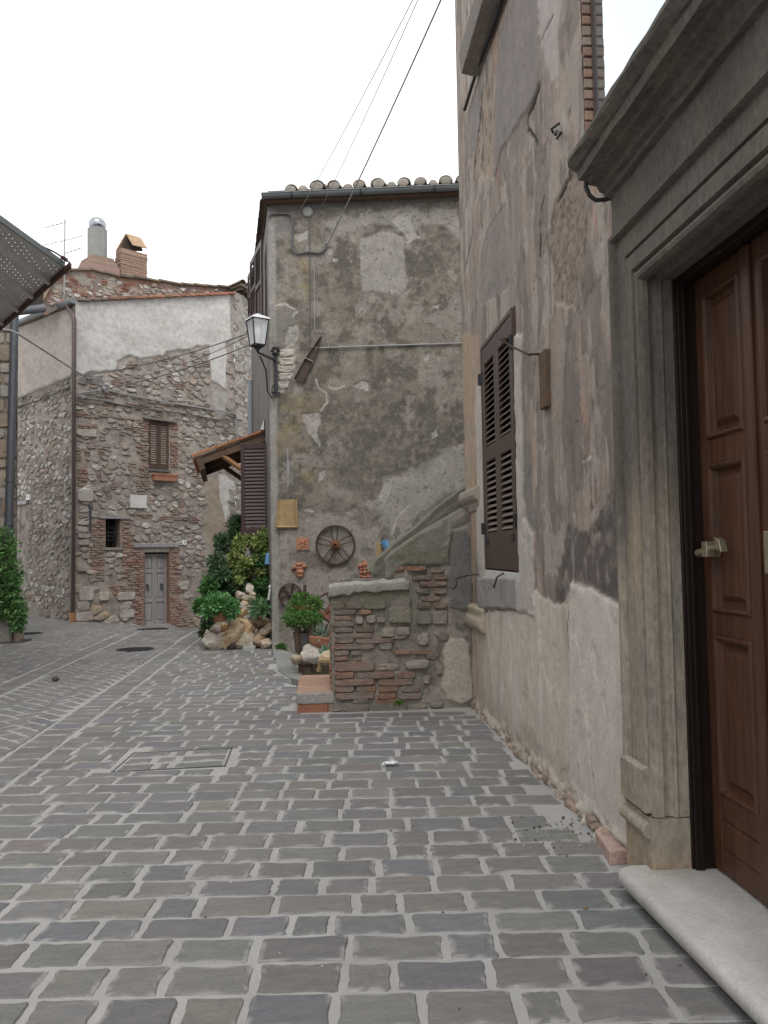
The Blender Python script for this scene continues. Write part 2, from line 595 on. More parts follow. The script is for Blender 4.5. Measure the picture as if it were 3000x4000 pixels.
def rubble(mb, P, bounds, inside, size=(.20, .13), pal=(), prob=.85, dep=(.01, .035), gap=(.012, .03), jit=.5):
    """field stones packed in rough courses: cells around jittered points, shrunk to leave the mortar"""
    dx, dz = size
    k = dx / dz
    pts, rowz = {}, bounds[2]
    nx, nz_ = int((bounds[1] - bounds[0]) / dx) + 3, int((bounds[3] - bounds[2]) / dz) + 3
    G = np.zeros((nz_, nx, 2))
    for r in range(nz_):
        sh_ = random.random()
        for c in range(nx):
            G[r, c] = (bounds[0] + (c - 1 + sh_ + random.uniform(-jit, jit) * .8) * dx, (bounds[2] + (r - 1 + random.uniform(-jit, jit) * .85) * dz + .03 * math.sin(c * .7 + r)) * k)
    for r in range(1, nz_ - 1):
        for c in range(nx):
            p = G[r, c]
            if random.random() > prob or not inside(p[0], p[1] / k, dx, dz):
                continue
            R2 = G[max(0, r - 2):r + 3].reshape(-1, 2)
            dd = R2 - p
            di = (dd ** 2).sum(1)
            nb = R2[np.argsort(di)[1:14]]
            poly = [p + np.array(q) * dx * 1.2 for q in ((-1, -1), (1, -1), (1, 1), (-1, 1))]
            g = random.uniform(*gap)
            for q in nb:
                n = q - p
                L = np.hypot(*n)
                n = n / L
                lim = L / 2 - g * (1 if random.random() < .8 else 2.2)
                out = []
                for a, b in zip(poly, poly[1:] + poly[:1]):
                    fa, fb = (a - p) @ n - lim, (b - p) @ n - lim
                    if fa <= 0:
                        out.append(a)
                    if fa * fb < 0:
                        out.append(a + (b - a) * fa / (fa - fb))
                poly = out
                if len(poly) < 3:
                    break
            if len(poly) < 3:
                continue
            # round the corners off a little and roughen
            po = []
            for a, b in zip(poly, poly[1:] + poly[:1]):
                for t in (.25, .75):
                    po.append(a + (b - a) * t + rng.normal(0, .004, 2))
            po = np.array(po)
            po[:, 1] /= k
            w_, h_ = np.ptp(po[:, 0]), np.ptp(po[:, 1])
            if w_ < .04 or h_ < .03 or not inside(po[:, 0].mean(), po[:, 1].mean(), w_, h_):
                continue
            c_, kind = random.choice(pal)
            if kind == 'b' and h_ > .05:
                m = max(1, int(h_ / .05))
                for q in range(m):
                    b0 = po[:, 1].min() + h_ * q / m
                    stone_patch(mb, P, blob_outline(po[:, 0].min(), po[:, 0].max(), b0 + .005, b0 + h_ / m - .004, 12, .07), random.uniform(.005, .02), c_, .1)
            else:
                stone_patch(mb, P, po, random.uniform(*dep), c_, .2)


def brick_area(mb, P, s0, s1, z0, z1, bw=.26, bh=.055, g=.012, pal=(), prob=.95, dep=(.004, .018), inside=None):
    z, r = z0, 0
    while z + bh * .8 < z1:
        x = s0 - (bw / 2 if r % 2 else 0)
        while x < s1:
            w_ = bw * random.uniform(.75, 1.15)
            a, b = max(x, s0), min(x + w_, s1)
            if b - a > .05 and random.random() < prob and (inside is None or inside((a + b) / 2, z + bh / 2)):
                stone_patch(mb, P, blob_outline(a + g / 2, b - g / 2, z + g / 2 + random.uniform(-.003, .003), z + bh - g / 2, 10, .05), random.uniform(*dep), random.choice(pal), .08, .003)
            x += w_
        z += bh
        r += 1


def rock_mesh(mb, c, r, seed, col, sub=3, axis_rot=0.0, facets=11):
    rg = np.random.default_rng(seed)
    bm_V, bm_F = ico(sub)
    d = bm_V
    nrm = rg.normal(size=(facets, 3))
    nrm /= np.linalg.norm(nrm, axis=1)[:, None]
    off = rg.uniform(.62, 1.0, facets)
    dot = d @ nrm.T
    rad = np.min(np.where(dot > .05, off / np.maximum(dot, .05), 9), axis=1)
    rad = np.minimum(rad, 1.15)
    rad *= 1 + .26 * (fbm(d[:, 0] * 2.4 + seed, d[:, 1] * 2.4 + d[:, 2] * 2.0, 4, seed) - .5) + .16 * (fbm(d[:, 0] * 9 + seed, d[:, 2] * 9 + d[:, 1] * 5, 2, seed + 3) - .5)
    p = d * rad[:, None] * np.array(r)
    ca, sa = math.cos(axis_rot), math.sin(axis_rot)       # tilt in the x-z plane
    p = np.stack([p[:, 0] * ca - p[:, 2] * sa, p[:, 1], p[:, 0] * sa + p[:, 2] * ca], 1)
    k = fbm(d[:, 0] * 2.5 + seed * 3.1, d[:, 2] * 2.5 + d[:, 1], 3, seed + 7)
    cols = np.array(col)[None] * (1 + .55 * (k - .5))[:, None]
    warm = ss(fbm(d[:, 1] * 3 + seed, d[:, 0] * 3, 3, seed + 11), .5, .65)[:, None]
    cols = cols * 1.12 * (1 - .4 * warm) + np.array((.44, .30, .16)) * .4 * warm
    mb.add(p + np.array(c), bm_F, cols)


_ico = {}


def ico(n):
    if n not in _ico:
        import bmesh
        b = bmesh.new()
        bmesh.ops.create_icosphere(b, subdivisions=n, radius=1)
        V = np.array([v.co[:] for v in b.verts])
        V /= np.linalg.norm(V, axis=1)[:, None]
        _ico[n] = (V, [tuple(v.index for v in f.verts) for f in b.faces])
        b.free()
    return _ico[n]


def leaves(mb, blobs, n, size, pal, aspect=.5, droop=.3, seed=0, shell=.55):
    rg = np.random.default_rng(seed)
    vol = np.array([max(b[1][0] * b[1][1] * b[1][2], 1e-6) ** .67 for b in blobs])
    pick = rg.choice(len(blobs), n, p=vol / vol.sum())
    V, F, C = [], [], []
    for i in range(n):
        c, r = blobs[pick[i]]
        d = rg.normal(size=3)
        d /= np.linalg.norm(d)
        q = (shell + (1 - shell) * rg.random()) if rg.random() < .75 else rg.random()
        p = np.array(c) + d * np.array(r) * q * (1 + .25 * (rg.random() - .5))
        a = d + rg.normal(size=3) * .7
        a[2] -= droop
        a /= np.linalg.norm(a)
        s_ = np.cross(a, rg.normal(size=3))
        s_ /= np.linalg.norm(s_) + 1e-9
        nn = np.cross(a, s_)
        L = size * rg.uniform(.4, 1.5)
        w_ = L * aspect * .5
        k = len(V)
        V += [p, p + a * L * .45 + s_ * w_ + nn * w_ * .35, p + a * L, p + a * L * .45 - s_ * w_ + nn * w_ * .35]
        F += [(k, k + 1, k + 2), (k, k + 2, k + 3)]
        cc = np.array(pal[rg.integers(len(pal))]) * rg.uniform(.75, 1.25)
        C += [cc] * 4
    mb.add(V, F, np.array(C))


def smear(mb, col, scale=4.0, lo=.45, hi=.62, amt=.7, seed=55):
    """mortar and dirt washed over the stones"""
    V = np.array(mb.V)
    k = ss(fbm(V[:, 0] * scale + V[:, 1] * scale * .7, V[:, 2] * scale, 4, seed), lo, hi)[:, None] * amt
    C = np.array(mb.C) * (1 - k) + np.array(col) * k
    mb.C = [tuple(c) for c in C]


BRK = [(.25, .13, .088), (.21, .112, .08), (.28, .16, .11), (.19, .115, .09), (.24, .155, .115)]
STN = [(.40, .37, .33), (.33, .31, .285), (.46, .435, .395), (.27, .25, .225), (.36, .325, .27), (.52, .50, .465)]

# ================================================================== GROUND AND PAVING
PIT = np.array([(-.82, 13.4), (-.62, 11.9), (-.36, 10.3), (-.25, 9.28), (.2, 9.28), (3.2, 9.28), (3.2, 13.3), (1.0, 13.2)])


def gz(x, y):
    x, y = np.asarray(x, float), np.asarray(y, float)
    z = -.42 * ss((y - 17) / 6) * ss((x + 6.4) / 3) + .2 * ss((y - 19) / 5) * ss((-5.9 - x) / 2.5)
    return z + .012 * (fbm(x * .5, y * .5, 2, 3) - .5) * ss(y, 2, 6)


APR = np.array([ground(*px('zb', a, b))[:2] for a, b in [(60, 1215), (330, 1300), (440, 1580), (480, 1560), (470, 1700), (290, 1650), (140, 1560), (100, 1400), (60, 1300)]])
gx = np.unique(np.concatenate([np.linspace(-40, -10, 10), np.linspace(-10, 4, 71), np.linspace(-1.2, 3.4, 58), np.linspace(4, 40, 10)]))
gy = np.unique(np.concatenate([np.linspace(-30, 0, 10), np.linspace(0, 9, 19), np.linspace(9, 13.6, 58), np.linspace(13.6, 32, 47), np.linspace(32, 80, 8)]))
GX, GY = np.meshgrid(gx, gy)
GZ = gz(GX, GY) - .35 * ss(-sdist(PIT, GX, GY), -.02, .05)
mb = MB()
nu = len(gx)
mb.add(np.stack([GX, GY, GZ], -1).reshape(-1, 3),
       [(j * nu + i, j * nu + i + 1, (j + 1) * nu + i + 1, (j + 1) * nu + i) for j in range(len(gy) - 1) for i in range(nu - 1)])
structure(mb.build('ground', 'mortar', smooth=True))

PAV = [(.165, .161, .158), (.160, .160, .163), (.172, .164, .156), (.152, .156, .162), (.166, .156, .155), (.164, .163, .155), (.150, .147, .149), (.180, .174, .167)]
mb = MB()


def paver(corn, z0=0.0, n=4, col=None):
    """one stone: four corners in the ground plane, roughly broken edges, a slightly raised top"""
    c4 = np.array(corn, float)
    cen = c4.mean(0)
    far = cen[1]
    k = 5 if far < 7 else (3 if far < 12 else 1)
    o = []
    for i in range(4):
        a, b = c4[i], c4[(i + 1) % 4]
        e = b - a
        L = np.linalg.norm(e)
        nrm = np.array([e[1], -e[0]]) / (L + 1e-9)
        cut = min(.012, L * .10) * random.uniform(.4, 1.5)
        ts = np.linspace(cut / L, 1 - cut / L, k + 1)
        bow = random.uniform(-.006, .004)
        for t in ts:
            o.append(a + e * t + nrm * (bow * 4 * t * (1 - t) + random.gauss(0, .0024 if far < 8 else .0015)))
    o = np.array(o)
    m = len(o)
    h = random.uniform(.004, .008)
    tilt = rng.normal(0, .004, 2)
    zf = gz(o[:, 0], o[:, 1]) + z0
    i1 = cen + (o - cen) * (1 - .012 / np.maximum(np.linalg.norm(o - cen, axis=1), .03))[:, None]
    i2 = cen + (o - cen) * (1 - .034 / np.maximum(np.linalg.norm(o - cen, axis=1), .05))[:, None]
    V = [(p[0], p[1], z - .006) for p, z in zip(o, zf)] + [(p[0], p[1], z + h + (p - cen) @ tilt) for p, z in zip(i1, zf)] + [(p[0], p[1], z + h + .0012 + (p - cen) @ tilt + random.gauss(0, .0006)) for p, z in zip(i2, zf)]
    F = [(i, (i + 1) % m, m + (i + 1) % m, m + i) for i in range(m)] + [(m + i, m + (i + 1) % m, 2 * m + (i + 1) % m, 2 * m + i) for i in range(m)] + [tuple(range(2 * m, 3 * m))]
    cb = np.array(wob(col or random.choice(PAV), .10))
    C = np.tile(cb, (3 * m, 1))
    sm = fbm(np.array([p[0] for p in V]) * 9, np.array([p[1] for p in V]) * 9, 2, 9)
    k_ = np.clip((sm - .47) * 6, 0, .75)[:, None] * (rng.random((3 * m, 1)) < .6)
    k_[:m] = np.maximum(k_[:m], .25)
    k_[2 * m:] = 0
    C = C * (1 - k_) + np.array((.34, .335, .325)) * k_          # mortar smeared over the edges
    mb.add(V, F, C)


MAN = (-1.50, -.70, 6.00, 6.60)          # paver filled cover
RWEDGE = 1.36
LB = [(-2.10, 5.6), (-2.20, 13.5)]


def b1(y):   # right edge of the border course
    return -2.09 - (y - 5.6) * .0155


ANG = R_(-3.6)
ca_, sa_ = math.cos(ANG), math.sin(ANG)


def courses(xmin, xmax, ymin, ymax, ok, rowh=(.187, .222), wid=(.21, .37), gap=(.013, .025), ang=(ca_, sa_)):
    c, s_ = ang
    q = ymin
    while q < ymax:
        h = random.uniform(*rowh)
        p = xmin - random.random() * .3
        while p < xmax:
            w_ = random.uniform(*wid)
            if random.random() < .12:
                w_ *= .75
            g, g2 = random.uniform(*gap) / 2, random.uniform(.009, .017) / 2
            cn = [(p + g, q + g2), (p + w_ - g, q + g2), (p + w_ - g, q + h - g2), (p + g, q + h - g2)]
            cn = [(x + random.gauss(0, .003), y + random.gauss(0, .003)) for x, y in cn]
            cn = np.array([(x * c - y * s_, x * s_ + y * c) for x, y in cn])
            r = ok(cn)
            if r is not None:
                paver(r)
            p += w_
        q += h


def okA(cn):
    x, y = cn.mean(0)
    if y < 1.2 or y > 24:
        return None
    xl = b1(y) + .012
    if x < xl - .13 or (x > RWEDGE and y < 8.05):
        return None
    cn = cn.copy()
    cn[:, 0] = np.maximum(cn[:, 0], xl)
    if y < 8.2:
        cn[:, 0] = np.minimum(cn[:, 0], 1.40)
    if cn[:, 0].max() - cn[:, 0].min() < .06:
        return None
    if y > 7.9 and x > -.28 and y < 9.35:
        return None
    if (sdist(PIT, np.array([x]), np.array([y]))[0] < .05 or sdist(APR, np.array([x]), np.array([y]))[0] < .06) and y > 8.5:
        return None
    if y > 13.2 and x > -.9:
        return None
    if MAN[2] - .09 < y < MAN[3] + .06:          # stones cut to fit round the cover
        if MAN[0] - .02 < x < MAN[1] + .02:
            lo_, hi_ = cn[:, 1].min(), cn[:, 1].max()
            if y < MAN[2] + .02:
                cn[:, 1] = np.minimum(cn[:, 1], MAN[2] - .012)
            elif y > MAN[3] - .02:
                cn[:, 1] = np.maximum(cn[:, 1], MAN[3] + .012)
            elif x < MAN[0] + .16:
                cn[:, 0] = np.minimum(cn[:, 0], MAN[0] - .015)
            elif x > MAN[1] - .16:
                cn[:, 0] = np.maximum(cn[:, 0], MAN[1] + .02)
            else:
                return None
            if np.ptp(cn[:, 0]) < .05 or np.ptp(cn[:, 1]) < .05:
                return None
        else:
            if x < MAN[0]:
                cn[:, 0] = np.minimum(cn[:, 0], MAN[0] - .015)
            else:
                cn[:, 0] = np.maximum(cn[:, 0], MAN[1] + .02)
    return cn


courses(-4, 3.5, 1.0, 25.5, okA)
# border course: stones laid along the street between two joint lines
y = 1.2
while y < 21:
    L = random.uniform(.17, .25)
    xr, xl = b1(y + L / 2) - .012, b1(y + L / 2) - .30
    paver([(xl, y + .013), (xr, y + .013 - .012), (xr, y + L - .013), (xl, y + L - .013)])
    y += L


def b2(y):
    return -3.55 - (y - 9.5) * .02


y = 1.2
while y < 19:
    L = random.uniform(.17, .25)
    xr, xl = b2(y + L / 2) - .012, b2(y + L / 2) - .28
    paver([(xl, y + .013), (xr, y + .001), (xr, y + L - .013), (xl, y + L - .013)])
    y += L


def okL(cn):
    x, y = cn.mean(0)
    if y < 1.2 or y > 25 or x > b2(y) - .19 or x < -12 or (x < -5.45 and y < 15.1):
        return None
    cn = cn.copy()
    cn[:, 0] = np.minimum(cn[:, 0], b2(y) - .305)
    if np.ptp(cn[:, 0]) < .05:
        return None
    return cn


courses(-12, -2, 1.0, 26, okL)
# herringbone band between the two borders
HB = .155
hc, hs_ = math.cos(R_(44)), math.sin(R_(44))


def hstone(a0, a1, b0, b1_):
    g_ = .011
    cn = np.array([(a0 * HB + g_, b0 * HB + g_), (a1 * HB - g_, b0 * HB + g_), (a1 * HB - g_, b1_ * HB - g_), (a0 * HB + g_, b1_ * HB - g_)])
    cn = np.stack([cn[:, 0] * hc - cn[:, 1] * hs_ - 3.0, cn[:, 0] * hs_ + cn[:, 1] * hc], 1)
    x, y = cn.mean(0)
    if not (1.2 < y < 20 and b2(y) - .05 < x < b1(y) - .24):
        return
    cn[:, 0] = np.clip(cn[:, 0], b2(y) + .02, b1(y) - .325)
    if np.ptp(cn[:, 0]) > .045:
        paver(cn)


for k in range(-60, 140):
    for m_ in range(-40, 60):
        x0, y0 = k + 4 * m_, k
        cx_, cy_ = (x0 + 1.5) * HB, y0 * HB
        yy = cx_ * hs_ + cy_ * hc
        xx = cx_ * hc - cy_ * hs_ - 3.0
        if 0.5 < yy < 21 and -4.6 < xx < -1.4:
            hstone(x0, x0 + 2, y0, y0 + 1)
            hstone(x0 + 2, x0 + 3, y0 - 1, y0 + 1)
structure(mb.build('paving', 'paver'))

# grey cement apron along the edge of the sunken corner
mb = MB()
ap = [ground(*px('zb', a, b))[:2] for a, b in [(60, 1215), (330, 1300), (440, 1580), (480, 1560), (470, 1700), (290, 1650), (140, 1560), (100, 1400), (60, 1300)]]
V = [(x, y, float(gz(x, y)) + .012) for x, y in ap] + [(x, y, -.33) for x, y in ap]
n = len(ap)
mb.add(V, [tuple(range(n))] + [(i, (i + 1) % n, n + (i + 1) % n, n + i) for i in range(n)])
structure(mb.build('apron', 'cement'))

# paver filled manhole cover
mc = thing('manhole_cover', (-1.1, 6.3, 0), 'square manhole cover filled with paving stones inside a thin steel rim', 'manhole cover')
mb = MB()
c0 = np.array([(-1.487, 6.0), (-.705, 6.065), (-.715, 6.62), (-1.46, 6.56)])
for a, b in zip(c0, np.roll(c0, -1, 0)):
    e = (b - a) / np.linalg.norm(b - a)
    nn = np.array([-e[1], e[0]])
    q = [a - e * .004, b + e * .004, b + e * .004 + nn * .009, a - e * .004 + nn * .009]
    mb.add([(x, y, -.004) for x, y in q] + [(x, y, .006) for x, y in q], [(0, 1, 2, 3), (4, 5, 6, 7), (0, 1, 5, 4), (1, 2, 6, 5), (2, 3, 7, 6), (3, 0, 4, 7)])
mb.build('rim', 'greypipe', mc)
mb_s = mb
mb = MB()
for r in range(3):
    u0 = 0.0
    cuts = [[0, .36, .5, 1], [0, .3, .52, 1], [0, .42, .58, 1]][r]
    for q0, q1 in zip(cuts[:-1], cuts[1:]):
        def bl_(u, v):
            return (c0[0] * (1 - u) + c0[1] * u) * (1 - v) + (c0[3] * (1 - u) + c0[2] * u) * v
        m_ = .028
        paver([bl_(q0 + m_, r / 3 + .04), bl_(q1 - m_, r / 3 + .04), bl_(q1 - m_, r / 3 + .30), bl_(q0 + m_, r / 3 + .30)])
mb.build('paving_infill', 'paver', mc)


def flat_cover(c, a, rx, ry, label):
    p = ground(*px(c, *a))
    m2 = MB()
    ns = 28
    g0 = float(gz(p[0], p[1]))
    V = [(p[0] + rx * math.cos(t) * r, p[1] + ry * math.sin(t) * r, g0 + z) for r, z in ((1, -.004), (1, .017), (.9, .017), (.88, .012)) for t in np.linspace(0, 2 * math.pi, ns, endpoint=False)]
    Fc = [(k * ns + i, k * ns + (i + 1) % ns, (k + 1) * ns + (i + 1) % ns, (k + 1) * ns + i) for k in range(3) for i in range(ns)] + [tuple(range(3 * ns, 4 * ns))]
    m2.add(V, Fc)
    for q in np.linspace(-.6, .6, 7):                      # cast ribs
        h = math.sqrt(1 - q * q) * .8
        m2.box(p[0] - rx * h, p[0] + rx * h, p[1] + ry * q - .012, p[1] + ry * q + .012, g0 + .012, g0 + .018)
    return tag(m2.build('manhole_cover', 'iron'), label, 'manhole cover')


flat_cover('zi', (975, 348), .30, .30, 'dark round cast iron manhole cover in the street before the grey wooden door')
flat_cover('zi', (205, 234), .27, .26, 'dark iron manhole cover near the plants at the left edge')
flat_cover('zi', (1100, 195), .33, .28, 'worn iron manhole cover right in front of the grey door')

# small things lying on the paving
p = ground(*px('d', 843, 1656))
mb = MB()
V, Fc = [], []
for j in range(5):
    for i in range(8):
        V.append((p[0] - .055 + .016 * i + random.gauss(0, .004), p[1] - .02 + .012 * j + random.gauss(0, .003), .016 + .012 * random.random() + .01 * abs(math.sin(i * 1.3 + j))))
for j in range(4):
    for i in range(7):
        Fc.append((j * 8 + i, j * 8 + i + 1, j * 8 + i + 9, j * 8 + i + 8))
mb.add(V, Fc)
o = mb.build('paper_scrap', 'paper', smooth=True)
o.modifiers.new('Solid', 'SOLIDIFY').thickness = .001
tag(o, 'crumpled scrap of white paper on the paving', 'litter')

p = ground(*px('zi', 395, 578))
mb = MB()
rock_mesh(mb, (p[0], p[1], .03), (.05, .04, .03), 5, (.04, .04, .045), 2)
tag(mb.build('stone', 'stone', smooth=True), 'small dark lump lying alone on the left paving', 'stone')

p = ground(*px('d', 1330, 1838))
q = ground(*px('d', 1310, 1800))
mb = MB()
f0, f1 = ground(*px('z7', 800, 880)), ground(*px('z7', 870, 998))
g0, g1 = ground(*px('z7', 905, 820)), ground(*px('z7', 1010, 985))
cs = [f1, g1, g0, f0]
V = [(a[0], a[1], -.002) for a in cs] + [(a[0] + random.gauss(0, .004), a[1] + random.gauss(0, .004), .062 + random.gauss(0, .003)) for a in cs]
mb.add(V, [(0, 1, 2, 3), (4, 5, 6, 7), (0, 1, 5, 4), (1, 2, 6, 5), (2, 3, 7, 6), (3, 0, 4, 7)], (.47, .345, .30))
tag(mb.build('brick', 'brick', bevel=.008), 'loose pale pink brick lying by the doorstep against the wall', 'brick')
mb = MB()
for k in range(90):
    a, b = random.gauss(640, 130), random.gauss(840, 60)
    if a > 800 or b < 750:
        continue
    p = ground(*px('z7', a, b))
    rock_mesh(mb, (p[0], p[1], .008), [random.uniform(.003, .010)] * 3, k, random.choice([(.06, .06, .065), (.35, .33, .3), (.12, .11, .10)]), 1)
tag(mb.build('gravel', 'stone'), 'scattered dark grit and crumbs on the paving near the doorstep', 'gravel', kind='stuff')

mb = MB()
rg_ = random.Random(77)
for k in range(140):
    x, y = rg_.uniform(-4.5, 1.3), rg_.uniform(2.0, 10.0)
    r_ = rg_.uniform(.003, .008)
    rock_mesh(mb, (x, y, float(gz(x, y)) + .008), (r_ * rg_.uniform(.7, 2), r_, r_ * .6), k + 400, rg_.choice([(.07, .065, .06), (.3, .28, .25), (.16, .11, .06), (.5, .48, .45)]), 1)
tag(mb.build('crumbs', 'stone'), 'tiny crumbs and bits of dry leaf strewn over the whole paving', 'litter', kind='stuff')

# ================================================================== PLASTERED HOUSE ON THE RIGHT
rh = thing('plastered_house', (1.45, 6, 0), 'tall weathered plaster house with stone portal and louvred shutters on the right', 'house')
DX = 1.672                                       # door plane
WIN = (5.96, 7.19, 1.33, 3.32)                   # shuttered window y0,y1,z0,z1
GLZ = (2.85, 4.30, 3.46, 5.7)                    # window above the portal

q5 = lambda l: RW.pts('z5', l)
q6 = lambda l: RW.pts('z6', l)
q7 = lambda l: RW.pts('z7', l)
qj = lambda l: RW.pts('zj', l)
qk = lambda l: RW.pts('zk', l)
RWP = dict(
    light=np.vstack([q6([(168, 1500), (270, 1385), (500, 1402), (505, 1290), (560, 1330), (605, 1352), (668, 1356), (676, 1300), (686, 1240), (730, 1272), (785, 1270), (860, 1318), (945, 1365)]), [(3.6, .0), (3.6, -.2), (8.4, -.2)]]),
    newer=q6([(676, 1350), (686, 1240), (730, 1272), (785, 1270), (860, 1318), (945, 1365), (1010, 2600), (676, 2600)]),
    dark=q6([(670, 960), (760, 980), (850, 850), (915, 680), (945, 1000), (950, 1365), (785, 1280), (690, 1240), (640, 1350), (600, 1350), (620, 1180)]),
    slab=qk([(540, 120), (700, -120), (890, -120), (882, 300), (886, 860), (800, 1100), (700, 1230), (600, 1400), (480, 1560), (420, 1860), (415, 1200), (440, 700)]),
    pale=qk([(880, -80), (1110, -80), (1070, 250), (1100, 560), (1080, 800), (1000, 860), (945, 700), (900, 480), (880, 300)]),
    pit=q5([(668, 850), (640, 930), (590, 1005), (565, 1110), (560, 1300), (580, 1400), (580, 1515), (640, 1530), (700, 1540), (745, 1330), (755, 1150), (752, 900)]),
    grey2=q5([(340, 1005), (250, 1160), (228, 1260), (222, 1520), (290, 1490), (362, 1420), (352, 1200)]),
    strip=q5([(395, 690), (425, 690), (440, 1500), (405, 1500)]),
    edge=q6([(135, 0), (215, 0), (230, 780), (190, 1390), (160, 1390), (160, 900), (135, 850)]),
    surround=qj([(245, -700), (700, -1300), (780, -1300), (795, 800), (905, 1000), (930, 1930), (740, 1890), (730, 1500), (290, 1500), (270, 1300)]),
    below=qj([(275, 1490), (735, 1490), (742, 1875), (520, 1850), (272, 1860)]),
    grime=qj([(790, -100), (880, -100), (905, 960), (850, 930), (815, 880), (795, 500)]),
    tall=qk([(120, 1180), (260, 900), (215, 1560), (140, 1680), (110, 1500)]),
    peel=qk([(290, 900), (410, 760), (415, 1860), (205, 1870), (215, 1500)]),
)
CR = dict(a=q5([(521, 420), (505, 480), (487, 530), (462, 575), (460, 640), (485, 675), (512, 715)]),
          b=q5([(545, 985), (532, 1040), (522, 1110), (527, 1180), (525, 1275)]),
          c=q5([(257, 965), (246, 1040), (248, 1105)]), d=qk([(280, 930), (262, 1130), (225, 1450), (205, 1700), (195, 1860)]),
          e=qk([(120, -20), (110, 300), (100, 700), (125, 1100)]), f=q5([(665, 850), (640, 940), (598, 1005)]),
          g=q5([(190, 1010), (180, 1200), (150, 1350), (148, 1500)]), h=qk([(740, 1200), (735, 1370), (830, 1440), (855, 1500)]),
          i=qk([(1020, 150), (930, 330), (890, 450)]), j=q6([(578, 1060), (585, 1120)]), k=q6([(672, 1400), (674, 1700)]))


def rw_masks(y, z):
    M = {k: pmask(v, y, z, .012, .035, 7, i) for i, (k, v) in enumerate(RWP.items()) if k not in ('surround', 'below', 'light', 'newer')}
    M['light'] = pmask(RWP['light'], y, z, .008, .03, 9, 3)
    M['newer'] = pmask(RWP['newer'], y, z, .006, .02, 12, 3)
    M['surround'] = pmask(RWP['surround'], y, z, .012, .016, 6, 4)
    M['below'] = pmask(RWP['below'], y, z, .012, .012, 6, 4)
    for k, v in CR.items():
        M['c' + k] = lmask(v, y, z, .015 if k in 'abdeg' else .009, .012, ord(k))
    return M


